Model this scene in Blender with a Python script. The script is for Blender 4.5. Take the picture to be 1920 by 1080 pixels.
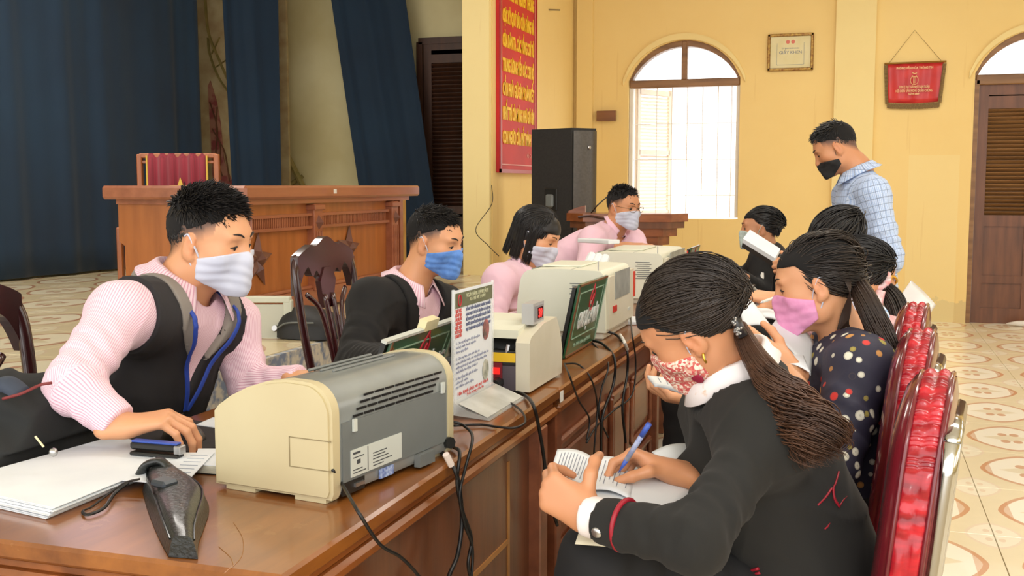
import bpy, math, random
import numpy as np
from mathutils import Vector, Matrix
random.seed(7); RNG = np.random.default_rng(7)
for o in list(bpy.data.objects): bpy.data.objects.remove(o)
SC = bpy.context.scene
COL = SC.collection
# ---------------------------------------------------------------- camera
YAW, PITCH, FPX, HC = 0.31382, 0.09620, 2000.0, 1.25
cam_d = bpy.data.cameras.new('camera'); cam_d.lens = 36 * FPX / 1920; cam_d.sensor_width = 36
cam_d.clip_start = 0.05; cam_d.clip_end = 200
cam = bpy.data.objects.new('camera', cam_d); COL.objects.link(cam)
cam.location = (0, 0, HC); cam.rotation_euler = (math.pi / 2 - PITCH, 0, YAW)
SC.camera = cam
# ---------------------------------------------------------------- exposure, sky, lights
SC.view_settings.view_transform = 'Standard'; SC.view_settings.look = 'None'
SC.view_settings.gamma = 1.0; SC.view_settings.use_curve_mapping = False
SC.view_settings.exposure = 0.0
W = bpy.data.worlds.new('overcast_sky'); SC.world = W; W.use_nodes = True
W.node_tree.nodes['Background'].inputs[0].default_value = (1.0, 0.98, 0.95, 1)
W.node_tree.nodes['Background'].inputs[1].default_value = 2.5
def area(name, loc, rot, sx, sy, power, color=(1, 1, 1)):
    l = bpy.data.lights.new(name, 'AREA'); l.shape = 'RECTANGLE'; l.size = sx; l.size_y = sy
    l.energy = power; l.color = color
    o = bpy.data.objects.new(name, l); COL.objects.link(o); o.location = loc; o.rotation_euler = rot
    return o
area('ceiling_fill_light', (1.0, 3.2, 3.55), (0, 0, 0), 2.4, 0.5, 60, (1, 0.97, 0.92))  # added overhead fill panels for the hall, not known ceiling fittings
area('ceiling_fill_light', (0.2, 7.4, 3.55), (0, 0, 0), 2.4,  0.5, 54, (1, 0.97, 0.92))
area('ceiling_fill_light', (-4.3, 5.2, 3.75), (0, 0, 0), 1.6, 0.5, 72, (1, 0.95, 0.88))  # added fill that brightens the stage
area('camera_lamp', (0.9, -1.3, 2.6), (math.radians(62), 0, math.radians(22)), 0.9, 0.9, 34, (1, 0.98, 0.95))

# ---------------------------------------------------------------- helpers
F_ = np.array([-math.sin(YAW) * math.cos(PITCH), math.cos(YAW) * math.cos(PITCH), -math.sin(PITCH)])
R_ = np.array([math.cos(YAW), math.sin(YAW), 0.0]); U_ = np.cross(R_, F_); C_ = np.array([0, 0, HC])
def at(x, y, D):
    """point at depth D metres whose sight line passes photo pixel (x, y)"""
    return C_ + D * (F_ + R_ * (x - 960) / FPX - U_ * (y - 540) / FPX)
def lin(c):
    c = [v / 255 for v in c]
    return tuple(v / 12.92 if v <= 0.04045 else ((v + 0.055) / 1.055) ** 2.4 for v in c) + (1.0,)
def nd(nt, t, **kw):
    n = nt.nodes.new(t)
    for k, v in kw.items(): setattr(n, k, v)
    return n
def sock(nt, s, v):
    if hasattr(v, 'is_output') or isinstance(v, bpy.types.NodeSocket): nt.links.new(v, s)
    else: s.default_value = v
def mth(nt, op, a, b=0.0, c=0.0):
    n = nd(nt, 'ShaderNodeMath', operation=op)
    sock(nt, n.inputs[0], a); sock(nt, n.inputs[1], b); sock(nt, n.inputs[2], c)
    return n.outputs[0]
def mixc(nt, f, a, b):
    n = nd(nt, 'ShaderNodeMix', data_type='RGBA')
    sock(nt, n.inputs[0], f); sock(nt, n.inputs[6], a); sock(nt, n.inputs[7], b)
    return n.outputs[2]
def base(name):
    m = bpy.data.materials.new(name); m.use_nodes = True
    return m, m.node_tree, m.node_tree.nodes['Principled BSDF']
def coords(nt, scale=(1, 1, 1), which='Object'):
    tc = nd(nt, 'ShaderNodeTexCoord'); mp = nd(nt, 'ShaderNodeMapping')
    nt.links.new(tc.outputs[which], mp.inputs[0]); mp.inputs[3].default_value = scale
    return mp.outputs[0]
def noise(nt, vec, scale, detail=3, rough=0.5):
    n = nd(nt, 'ShaderNodeTexNoise'); nt.links.new(vec, n.inputs['Vector'])
    n.inputs['Scale'].default_value = scale; n.inputs['Detail'].default_value = detail
    n.inputs['Roughness'].default_value = rough
    return n.outputs['Fac']
def ramp(nt, fac, stops):
    n = nd(nt, 'ShaderNodeValToRGB'); nt.links.new(fac, n.inputs[0])
    e = n.color_ramp.elements
    while len(e) < len(stops): e.new(0.5)
    for i, (p, c) in enumerate(stops): e[i].position = p; e[i].color = c
    return n.outputs[0]
def bump(nt, b, h, strength=0.3, dist=0.01):
    n = nd(nt, 'ShaderNodeBump'); n.inputs['Strength'].default_value = strength
    n.inputs['Distance'].default_value = dist
    nt.links.new(h, n.inputs['Height']); nt.links.new(n.outputs[0], b.inputs['Normal'])
_mats = {}
def mat(name, c1, rough=0.5, metal=0.0, c2=None, scale=8, stretch=(1, 1, 1), bmp=0.0, coat=0.0, lo=0.35, hi=0.65, emit=0.0, sheen=0.0, detail=4):
    if name in _mats: return _mats[name]
    m, nt, b = base(name)
    col = lin(c1); b.inputs['Base Color'].default_value = col
    b.inputs['Roughness'].default_value = rough; b.inputs['Metallic'].default_value = metal
    b.inputs['Coat Weight'].default_value = coat; b.inputs['Coat Roughness'].default_value = 0.12
    b.inputs['Sheen Weight'].default_value = sheen
    v = coords(nt, stretch)
    f = noise(nt, v, scale, detail)
    c = ramp(nt, f, [(lo, col), (hi, lin(c2 if c2 else [max(0, q - 7) for q in c1]))])
    nt.links.new(c, b.inputs['Base Color'])
    if bmp: bump(nt, b, noise(nt, v, scale * 5, 4), bmp, 0.004)
    if emit:
        b.inputs['Emission Color'].default_value = col; b.inputs['Emission Strength'].default_value = emit
    _mats[name] = m
    return m
def wood(name, dark, light, axis='z', rough=0.3, coat=0.35, scale=6):
    st = {'x': (0.12, 1, 1), 'y': (1, 0.12, 1), 'z': (1, 1, 0.12)}[axis]
    return mat(name, light, rough, 0, dark, scale * 3, st, 0.08, coat, 0.3, 0.75, detail=6)

class MB:
    def __init__(s): s.v = []; s.f = []; s.m = []; s.n = 0
    def add(s, v, f, mi=0):
        v = np.asarray(v, float).reshape(-1, 3); n = s.n
        s.v.append(v); s.f += [tuple(int(i) + n for i in q) for q in f]; s.m += [mi] * len(f); s.n += len(v)
        return s
    def box(s, c, d, rz=0, mi=0, bev=0.0, M=None):
        x, y, z = [q / 2 for q in d]
        if bev <= 0:
            v = [(a, b, e) for a in (-x, x) for b in (-y, y) for e in (-z, z)]
            f = [(0, 1, 3, 2), (4, 6, 7, 5), (0, 4, 5, 1), (2, 3, 7, 6), (0, 2, 6, 4), (1, 5, 7, 3)]
        else:
            b = min(bev, x * .95, y * .95, z * .95)
            v = []; f = []
            # chamfered box: 24 verts
            idx = {}
            for sx in (-1, 1):
                for sy in (-1, 1):
                    for sz in (-1, 1):
                        for k in range(3):
                            p = [sx * (x - b), sy * (y - b), sz * (z - b)]; p[k] = (sx * x, sy * y, sz * z)[k]
                            idx[(sx, sy, sz, k)] = len(v); v.append(p)
            def q(l): f.append(tuple(idx[i] for i in l))
            for k in range(3):
                o = [a for a in range(3) if a != k]
                for sg in (-1, 1):
                    l = []
                    for (a, b2) in ((-1, -1), (1, -1), (1, 1), (-1, 1)):
                        t = [0, 0, 0]; t[k] = sg; t[o[0]] = a; t[o[1]] = b2; l.append((t[0], t[1], t[2], k))
                    q(l if (sg > 0) == (k != 1) else l[::-1])
            for k in range(3):   # edges along axis k
                o = [a for a in range(3) if a != k]
                for a in (-1, 1):
                    for b2 in (-1, 1):
                        def I(sg, kk):
                            t = [0, 0, 0]; t[k] = sg; t[o[0]] = a; t[o[1]] = b2; return (t[0], t[1], t[2], kk)
                        q([I(-1, o[0]), I(1, o[0]), I(1, o[1]), I(-1, o[1])])
            for sx in (-1, 1):
                for sy in (-1, 1):
                    for sz in (-1, 1): q([(sx, sy, sz, k) for k in range(3)])
        v = np.array(v, float)
        if M is not None: v = v @ np.array(M).T
        if rz: ca, sa = math.cos(rz), math.sin(rz); v = v @ np.array([[ca, -sa, 0], [sa, ca, 0], [0, 0, 1]]).T
        return s.add(v + np.array(c, float), f, mi)
    def prism(s, pts, O, U, V, N, h, mi=0):
        """polygon pts (u, v) in plane O,U,V extruded along N by h"""
        O, U, V, N = [np.array(q, float) for q in (O, U, V, N)]
        a = np.array([O + U * p[0] + V * p[1] for p in pts]); n = len(pts)
        f = [tuple(range(n))[::-1], tuple(range(n, 2 * n))] + [(i, (i + 1) % n, n + (i + 1) % n, n + i) for i in range(n)]
        return s.add(np.vstack([a, a + N * h]), f, mi)
    def tube(s, path, r, seg=8, mi=0, cap=True, flat=1.0):
        P = np.array(path, float); n = len(P); r = np.broadcast_to(np.asarray(r, float), (n,))
        T = np.gradient(P, axis=0); T /= np.linalg.norm(T, axis=1, keepdims=True) + 1e-12
        ref = np.array([0, 0, 1.0]) if abs(T[0][2]) < 0.9 else np.array([1.0, 0, 0])
        vs = []; A = np.cross(T[0], ref); A /= np.linalg.norm(A)
        for i in range(n):
            A = A - T[i] * (A @ T[i]); A /= np.linalg.norm(A) + 1e-12; B = np.cross(T[i], A)
            for k in range(seg):
                t = 2 * math.pi * k / seg
                vs.append(P[i] + r[i] * (A * math.cos(t) + B * math.sin(t) * flat))
        f = [(i * seg + k, i * seg + (k + 1) % seg, (i + 1) * seg + (k + 1) % seg, (i + 1) * seg + k) for i in range(n - 1) for k in range(seg)]
        if cap: f += [tuple(range(seg))[::-1], tuple((n - 1) * seg + k for k in range(seg))]
        return s.add(vs, f, mi)
    def grid(s, G, mi=0, close=False):
        G = np.asarray(G, float); a, b = G.shape[:2]
        f = [(i * b + j, i * b + j + 1, (i + 1) * b + j + 1, (i + 1) * b + j) for i in range(a - 1) for j in range(b - 1)]
        if close: f += [(i * b + b - 1, i * b, (i + 1) * b, (i + 1) * b + b - 1) for i in range(a - 1)]
        return s.add(G.reshape(-1, 3), f, mi)
    def lathe(s, prof, c, seg=16, mi=0, axis=None):
        c = np.array(c, float)
        G = []
        for r, z in prof:
            G.append([(r * math.cos(2 * math.pi * k / seg), r * math.sin(2 * math.pi * k / seg), z) for k in range(seg)])
        G = np.array(G)
        if axis is not None:
            q = Vector((0, 0, 1)).rotation_difference(Vector(axis)).to_matrix(); G = G @ np.array(q).T
        G = G + c
        n0 = s.n; s.grid(G, mi, True)
        s.f += [tuple(n0 + k for k in range(seg))[::-1], tuple(n0 + (len(prof) - 1) * seg + k for k in range(seg))]; s.m += [mi, mi]
        return s
    def build(s, name, mats, parent=None, smooth=False, fix=True):
        me = bpy.data.meshes.new(name)
        v = np.vstack(s.v)
        if parent is not None:
            o0 = getattr(parent, '_o', None)
            v = v - np.array(ORG.get(parent.name, (0, 0, 0)))
        me.from_pydata(v.tolist(), [], s.f)
        if not isinstance(mats, (list, tuple)): mats = [mats]
        for m in mats: me.materials.append(m)
        if len(mats) > 1: me.polygons.foreach_set('material_index', s.m)
        if smooth: me.polygons.foreach_set('use_smooth', [True] * len(me.polygons))
        me.update()
        if fix:
            import bmesh
            bm = bmesh.new(); bm.from_mesh(me); bmesh.ops.recalc_face_normals(bm, faces=bm.faces[:]); bm.to_mesh(me); bm.free()
        if smooth == 'auto':
            me.set_sharp_from_angle(angle=math.radians(40))
        o = bpy.data.objects.new(name, me); COL.objects.link(o)
        if parent is not None: o.parent = parent; ORG[o.name] = ORG.get(parent.name, (0, 0, 0))
        return o
ORG = {}
def thing(name, label, cat, loc=(0, 0, 0), group=None):
    """Empty at the base of a thing; parts are modelled in world metres and stored relative to it"""
    o = bpy.data.objects.new(name, None); COL.objects.link(o); o.location = tuple(float(q) for q in loc)
    o.empty_display_size = 0.05
    ORG[o.name] = tuple(float(q) for q in loc); o['label'] = label; o['category'] = cat
    if group: o['group'] = group
    return o
def tag(o, label, cat, group=None):
    o['label'] = label; o['category'] = cat
    if group: o['group'] = group
    return o
def recenter(o):
    """put a one-mesh thing's origin at its base"""
    me = o.data; n = len(me.vertices); a = np.empty(n * 3); me.vertices.foreach_get('co', a); a = a.reshape(-1, 3)
    c = np.array([(a[:, 0].min() + a[:, 0].max()) / 2, (a[:, 1].min() + a[:, 1].max()) / 2, a[:, 2].min()])
    me.vertices.foreach_set('co', (a - c).ravel()); me.update(); o.location = c
    return o
def single(mb, name, m, label, cat, group=None, smooth=False):
    return tag(recenter(mb.build(name, m, None, smooth)), label, cat, group)
def struct(mb, name, m, parent=None, smooth=False):
    o = mb.build(name, m, parent, smooth)
    if parent is None: o['kind'] = 'structure'
    return o
def text(s, size, O, U, V, m, parent, name='lettering', ext=0.0006, align='CENTER', squash=None, bold=0.0):
    cu = bpy.data.curves.new(name, 'FONT'); cu.body = s; cu.size = size; cu.align_x = align; cu.extrude = ext; cu.offset = bold
    cu.resolution_u = 2
    t = bpy.data.objects.new(name, cu); COL.objects.link(t)
    bpy.context.view_layer.update()
    me = bpy.data.meshes.new_from_object(t.evaluated_get(bpy.context.evaluated_depsgraph_get()))
    bpy.data.objects.remove(t)
    n = len(me.vertices)
    if n == 0: return None
    a = np.empty(n * 3); me.vertices.foreach_get('co', a); a = a.reshape(-1, 3)
    if squash: 
        w = a[:, 0].max() - a[:, 0].min(); a[:, 0] *= squash / w
    U, V = np.array(U, float), np.array(V, float); N = np.cross(U, V)
    a = np.array(O, float) + a[:, :1] * U + a[:, 1:2] * V + a[:, 2:] * N - np.array(ORG.get(parent.name, (0, 0, 0)))
    me.vertices.foreach_set('co', a.ravel()); me.materials.clear(); me.materials.append(m); me.update()
    o = bpy.data.objects.new(name, me); COL.objects.link(o); o.parent = parent
    return o
X, Y, Z = (1, 0, 0), (0, 1, 0), (0, 0, 1)
def smooth_path(pts, n=8):
    P = [np.array(p, float) for p in pts]; P = [2 * P[0] - P[1]] + P + [2 * P[-1] - P[-2]]; out = []
    for i in range(1, len(P) - 2):
        for k in range(n):
            t = k / n
            out.append(0.5 * ((2 * P[i]) + (-P[i - 1] + P[i + 1]) * t + (2 * P[i - 1] - 5 * P[i] + 4 * P[i + 1] - P[i + 2]) * t * t + (-P[i - 1] + 3 * P[i] - 3 * P[i + 1] + P[i + 2]) * t ** 3))
    out.append(P[-2]); return np.array(out)
# ================================================================ the room
def wall_material(name, ca, cb, patch=False):
    m, nt, b = base(name); v = coords(nt)
    f = noise(nt, v, 0.8, 5, 0.6)
    c = ramp(nt, f, [(0.3, lin(ca)), (0.72, lin(cb))])
    s = nd(nt, 'ShaderNodeSeparateXYZ'); nt.links.new(v, s.inputs[0])
    # grime and peeling just above the skirting
    g = noise(nt, v, 6, 6, 0.7)
    low = mth(nt, 'MULTIPLY', mth(nt, 'LESS_THAN', s.outputs[2], mth(nt, 'MULTIPLY', g, 0.34)), 0.4)
    c = mixc(nt, low, c, lin((176, 164, 130)))
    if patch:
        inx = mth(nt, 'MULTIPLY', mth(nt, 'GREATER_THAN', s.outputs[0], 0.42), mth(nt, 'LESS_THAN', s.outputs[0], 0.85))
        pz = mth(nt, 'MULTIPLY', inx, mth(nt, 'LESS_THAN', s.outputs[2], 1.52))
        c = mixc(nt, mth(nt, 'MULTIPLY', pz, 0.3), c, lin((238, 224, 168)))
    dr = noise(nt, coords(nt, (6, 6, 0.25)), 3, 4)
    c = mixc(nt, mth(nt, 'MULTIPLY', mth(nt, 'GREATER_THAN', dr, 0.66), 0.12), c, lin((200, 150, 90)))
    nt.links.new(c, b.inputs['Base Color']); b.inputs['Roughness'].default_value = 0.75
    bump(nt, b, noise(nt, v, 60, 3), 0.15, 0.002)
    return m
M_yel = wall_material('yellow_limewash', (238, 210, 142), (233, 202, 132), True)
M_yel2 = wall_material('pale_yellow_limewash', (238, 218, 156), (232, 210, 146))
M_cream = mat('cream_plaster', (220, 210, 164), 0.8, c2=(198, 184, 134), scale=1.2, bmp=0.1)
M_brown = wood('brown_door_wood', (84, 48, 28), (118, 72, 44), 'z', 0.45, 0.15)
M_brown_d = wood('dark_door_wood', (52, 30, 20), (78, 47, 30), 'z', 0.5, 0.1)
M_frame = wood('window_frame_wood', (110, 76, 44), (148, 108, 66), 'x', 0.5, 0.1)
M_white = mat('white_paint', (226, 222, 214), 0.5)

def tile_material(name, bg, line, inner):
    m, nt, b = base(name); v = coords(nt); s = nd(nt, 'ShaderNodeSeparateXYZ'); nt.links.new(v, s.inputs[0])
    x = mth(nt, 'ABSOLUTE', s.outputs[0]); y = mth(nt, 'ABSOLUTE', s.outputs[1])
    def med(x, y, rx, ry, p):
        a = mth(nt, 'POWER', mth(nt, 'DIVIDE', x, rx), p); c = mth(nt, 'POWER', mth(nt, 'DIVIDE', y, ry), p)
        return mth(nt, 'POWER', mth(nt, 'ADD', a, c), 1 / p)
    def band(d, lo, hi): return mth(nt, 'MULTIPLY', mth(nt, 'GREATER_THAN', d, lo), mth(nt, 'LESS_THAN', d, hi))
    d = med(x, y, 0.2, 0.275, 1.55)
    nz = noise(nt, v, 14, 4)
    c = mixc(nt, mth(nt, 'MULTIPLY', nz, 0.5), lin(bg), lin([q - 22 for q in bg]))
    c = mixc(nt, mth(nt, 'LESS_THAN', d, 1.0), c, lin(inner))
    c = mixc(nt, mth(nt, 'MULTIPLY', band(d, 0.9, 1.0), 0.8), c, lin(line))
    tip = mth(nt, 'MULTIPLY', band(d, 0.62, 1.0), mth(nt, 'GREATER_THAN', x, 0.155))
    c = mixc(nt, mth(nt, 'MULTIPLY', tip, 0.55), c, lin(line))
    lens = med(x, y, 0.125, 0.07, 1.0)
    c = mixc(nt, mth(nt, 'MULTIPLY', mth(nt, 'LESS_THAN', lens, 1.0), 0.7), c, lin([q - 12 for q in bg]))
    p = med(mth(nt, 'ABSOLUTE', mth(nt, 'SUBTRACT', x, 0.028)), mth(nt, 'ABSOLUTE', mth(nt, 'SUBTRACT', y, 0.075)), 0.022, 0.032, 2)
    c = mixc(nt, mth(nt, 'MULTIPLY', mth(nt, 'LESS_THAN', p, 1.0), 0.75), c, lin(line))
    xs = mth(nt, 'SUBTRACT', 0.25, x); ys = mth(nt, 'SUBTRACT', 0.326, y)
    d2 = med(xs, ys, 0.10, 0.15, 1.6)
    c = mixc(nt, mth(nt, 'MULTIPLY', mth(nt, 'LESS_THAN', d2, 1.0), 0.6), c, lin(inner))
    c = mixc(nt, mth(nt, 'MULTIPLY', band(d2, 0.88, 1.0), 0.25), c, lin(line))
    p2 = med(mth(nt, 'ABSOLUTE', mth(nt, 'SUBTRACT', xs, 0.022)), mth(nt, 'ABSOLUTE', mth(nt, 'SUBTRACT', ys, 0.05)), 0.012, 0.02, 2)
    c = mixc(nt, mth(nt, 'MULTIPLY', mth(nt, 'LESS_THAN', p2, 1.0), 0.3), c, lin(line))
    nt.links.new(c, b.inputs['Base Color']); b.inputs['Roughness'].default_value = 0.28
    b.inputs['Coat Weight'].default_value = 0.1
    return m
M_tile = tile_material('patterned_ceramic_tile', (238, 224, 188), (204, 142, 92), (246, 240, 220))
M_tile2 = tile_material('stage_ceramic_tile', (214, 198, 160), (170, 104, 66), (226, 216, 186))
M_grout = mat('grout', (186, 168, 134), 0.8)
floor = struct(MB().box((0.2, 4.6, -0.04), (8.2, 11.9, 0.06)), 'floor', M_grout)
def tiles(parent, x0, x1, y0, y1, z, m, top, cy, cx):
    me = None; tx, ty = 0.5, 0.652
    i0 = math.floor((x0 - cx) / tx); i1 = math.ceil((x1 - cx) / tx); j0 = math.floor((y0 - cy) / ty); j1 = math.ceil((y1 - cy) / ty)
    for i in range(i0, i1 + 1):
        for j in range(j0, j1 + 1):
            px, py = cx + tx * i, cy + ty * j
            if px - tx / 2 < x0 - 0.26 or px + tx / 2 > x1 + 0.26 or py < y0 or py > y1: continue
            if me is None:
                o = MB().box((0, 0, 0), (tx - 0.003, ty - 0.003, 0.01), bev=0.0012).build('floor_tile', m); me = o.data
            else:
                o = bpy.data.objects.new('floor_tile', me); COL.objects.link(o)
            o.parent = parent; o.location = (px, py, z + 0.0 + random.uniform(-0.0003, 0.0003))
tiles(floor, -2.2, 3.2, 1.0, 10.4, -0.005, M_tile, 0, 5.05, 0.745)
# stage platform
M_riser = mat('blue_grey_mosaic', (206, 200, 184), 0.4, c2=(120, 134, 158), scale=22, lo=0.45, hi=0.6)
stage = struct(MB().box((-4.75, 4.3, 0.265), (4.85, 11.0, 0.53)), 'floor_stage', M_grout)
tiles(stage, -6.7, -2.32, 2.4, 9.5, 0.537, M_tile2, 0, 5.2, -2.585)
struct(MB().box((-2.315, 4.3, 0.27), (0.03, 11.0, 0.54)), 'trim_1', M_riser)

# far wall with the arched window and door
YW = 10.45; TH = 0.22
def arch(x, cx, hw, zs, rise):
    t = max(-1, min(1, (x - cx) / hw))
    R = (hw * hw + rise * rise) / (2 * rise)
    return zs + math.sqrt(max(0, R * R - (x - cx) ** 2)) - (R - rise)
WX0, WX1, WZ0, WZS = -2.19, -1.11, 0.92, 2.27
DX0, DX1, DZS = 0.95, 2.03, 2.24
wb = MB()
def strip(x0, x1, zb0, zb1, zt0, zt1):
    wb.prism([(x0, zb0), (x1, zb1), (x1, zt1), (x0, zt0)], (0, YW, 0), X, Z, Y, TH)
strip(-2.9, WX0, 0, 0, 3.9, 3.9); strip(WX1, DX0, 0, 0, 3.9, 3.9); strip(DX1, 4.3, 0, 0, 3.9, 3.9)
strip(WX0, WX1, 0, 0, WZ0, WZ0)
N = 18
for (a, b_, zs) in ((WX0, WX1, WZS), (DX0, DX1, DZS)):
    cx, hw = (a + b_) / 2, (b_ - a) / 2
    for k in range(N):
        xa, xb = a + (b_ - a) * k / N, a + (b_ - a) * (k + 1) / N
        strip(xa, xb, arch(xa, cx, hw, zs, 0.37), arch(xb, cx, hw, zs, 0.37), 3.9, 3.9)
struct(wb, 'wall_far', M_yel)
struct(MB().box((-0.075, YW - 0.03, 1.95), (0.35, 0.06, 3.9)), 'trim_2', M_yel2)          # shallow pilaster
struct(MB().box((-2.62, YW - 0.03, 1.95), (0.16, 0.06, 3.9)), 'trim_3', M_yel)
struct(MB().box((-2.86, 9.2, 1.95), (0.24, 2.5, 3.9)), 'wall_left', M_yel)               # side wall with the banner
struct(MB().box((-2.86, 7.93, 1.95), (0.22, 0.06, 3.9)), 'trim_4', M_yel2)
struct(MB().box((-4.95, 9.7, 1.95), (4.0, 0.2, 3.9)), 'wall_stage_back', M_cream)
struct(MB().box((-7.0, 4.6, 1.95), (0.2, 10.4, 3.9)), 'wall_stage_left', M_cream)
struct(MB().box((-1.5, 4.6, 4.0), (11.4, 12.2, 0.15)), 'ceiling', mat('ceiling_white', (226, 220, 204), 0.8))
# right wall: piers between big openings
rb = MB()
rb.box((4.2, 4.6, 0.45), (0.2, 12.0, 0.9)).box((4.2, 4.6, 3.3), (0.2, 12.0, 1.3))
for yy in (-1.0, 1.6, 4.2, 6.8, 9.4): rb.box((4.2, yy, 1.8), (0.2, 0.7, 1.8))
struct(rb, 'wall_right', M_yel2)

# window 1: timber arch, transom, mullion, bars, open louvre leaf
win = MB(); cx, hw = -1.65, 0.54
for (off, dep) in ((0.0, 0.0),):
    for k in range(N):
        xa, xb = WX0 + 1.08 * k / N, WX0 + 1.08 * (k + 1) / N
        za, zb = arch(xa, cx, hw, WZS, 0.37), arch(xb, cx, hw, WZS, 0.37)
        win.prism([(xa, za - 0.055), (xb, zb - 0.055), (xb, zb + 0.005), (xa, za + 0.005)], (0, YW + 0.04, 0), X, Z, Y, 0.1)
w1 = struct(win, 'window_1', M_frame)
struct(MB().box((cx, YW + 0.08, 2.235), (1.07, 0.1, 0.075), bev=0.008), 'transom_bar', M_frame, w1)
struct(MB().box((cx, YW + 0.08, 2.45), (0.055, 0.09, 0.37), bev=0.008), 'mullion', M_frame, w1)
for sx in (WX0 + 0.02, WX1 - 0.02):
    struct(MB().box((sx, YW + 0.09, 1.58), (0.035, 0.09, 1.29)), 'side_frame', M_white, w1)
mo = MB()                                                     # raised plaster band round the arch
for k in range(N + 2):
    xa, xb = WX0 - 0.05 + 1.18 * k / (N + 2), WX0 - 0.05 + 1.18 * (k + 1) / (N + 2)
    za, zb = arch(xa, cx, hw + 0.05, WZS, 0.42), arch(xb, cx, hw + 0.05, WZS, 0.42)
    mo.prism([(xa, za - 0.045), (xb, zb - 0.045), (xb, zb + 0.012), (xa, za + 0.012)], (0, YW - 0.025, 0), X, Z, Y, 0.03)
struct(mo, 'trim_5', M_yel2)
M_iron = mat('pale_iron', (246, 242, 238), 0.5)
for bx in (-1.93, -1.78, -1.63, -1.48, -1.33, -1.2):
    struct(MB().tube([(bx, YW + 0.14, 0.93), (bx, YW + 0.14, 2.2)], 0.005, 6), 'window_bar', M_iron, w1)
for bz in (1.15, 1.5, 1.85):
    struct(MB().tube([(WX0 + 0.03, YW + 0.14, bz), (WX1 - 0.03, YW + 0.14, bz)], 0.004, 6), 'window_bar', M_iron, w1)
# glass panes in the arch
M_glass, nt, b = base('window_glass'); b.inputs['Transmission Weight'].default_value = 1.0; b.inputs['Roughness'].default_value = 0.02
b.inputs['IOR'].default_value = 1.03; b.inputs['Base Color'].default_value = (1, 1, 1, 1)
for (xa, xb) in ((WX0 + 0.05, cx - 0.03), (cx + 0.03, WX1 - 0.05)):
    pts = [(xa, 2.28)] + [(xb, 2.28)] + [(xb + (xa - xb) * k / 8, arch(xb + (xa - xb) * k / 8, cx, hw, WZS, 0.37) - 0.05) for k in range(9)]
    struct(MB().prism(pts, (0, YW + 0.08, 0), X, Z, Y, 0.004), 'pane', M_glass, w1)
# louvre leaf folded back outside the opening at its left side
M_shut = mat('sunlit_shutter', (238, 226, 214), 0.6)
lf = struct(MB().box((-2.15, YW + 0.2, 1.58), (0.02, 0.02, 1.26)), 'shutter_leaf', mat('sunlit_shutter', (238, 226, 214), 0.6), w1)
ang = math.radians(32); du = np.array([math.sin(ang), math.cos(ang), 0]); dn = np.array([math.cos(ang), -math.sin(ang), 0])
def leafpt(u, z): return np.array([-2.14, YW + 0.2, 0]) + du * u + np.array([0, 0, z])
for u in (0.02, 0.48):
    MB().box(leafpt(u, 1.58), (0.03, 0.04, 1.26), -ang).build('stile', M_shut, lf)
for z in (0.97, 1.58, 2.18): MB().box(leafpt(0.25, z), (0.03, 0.46, 0.05), -ang).build('rail', M_shut, lf)
MR = Matrix.Rotation(math.radians(35), 3, 'Y')
for k in range(34):
    z = 1.02 + k * 0.0345
    if abs(z - 1.58) < 0.03: continue
    MB().box(leafpt(0.25, z), (0.034, 0.43, 0.005), -ang, M=MR).build('slat', M_shut, lf)

# door 1 (right, brown, louvred, arched fanlight above)
dn_ = MB(); cx, hw = 1.49, 0.54
for k in range(N):
    xa, xb = DX0 + 1.08 * k / N, DX0 + 1.08 * (k + 1) / N
    za, zb = arch(xa, cx, hw, DZS, 0.37), arch(xb, cx, hw, DZS, 0.37)
    dn_.prism([(xa, za - 0.06), (xb, zb - 0.06), (xb, zb + 0.005), (xa, za + 0.005)], (0, YW + 0.02, 0), X, Z, Y, 0.1)
dn_.box((DX0 + 0.02, YW + 0.06, 1.09), (0.04, 0.1, 2.18)).box((DX1 - 0.02, YW + 0.06, 1.09), (0.04, 0.1, 2.18))
d1 = struct(dn_, 'door_1', M_frame)
struct(MB().box((cx, YW + 0.06, 2.185), (1.06, 0.1, 0.09), bev=0.008), 'transom_bar', M_frame, d1)
mo = MB()
for k in range(N + 2):
    xa, xb = DX0 - 0.05 + 1.18 * k / (N + 2), DX0 - 0.05 + 1.18 * (k + 1) / (N + 2)
    za, zb = arch(xa, cx, hw + 0.05, DZS, 0.42), arch(xb, cx, hw + 0.05, DZS, 0.42)
    mo.prism([(xa, za - 0.045), (xb, zb - 0.045), (xb, zb + 0.012), (xa, za + 0.012)], (0, YW - 0.025, 0), X, Z, Y, 0.03)
struct(mo, 'trim_6', M_yel2)
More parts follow.
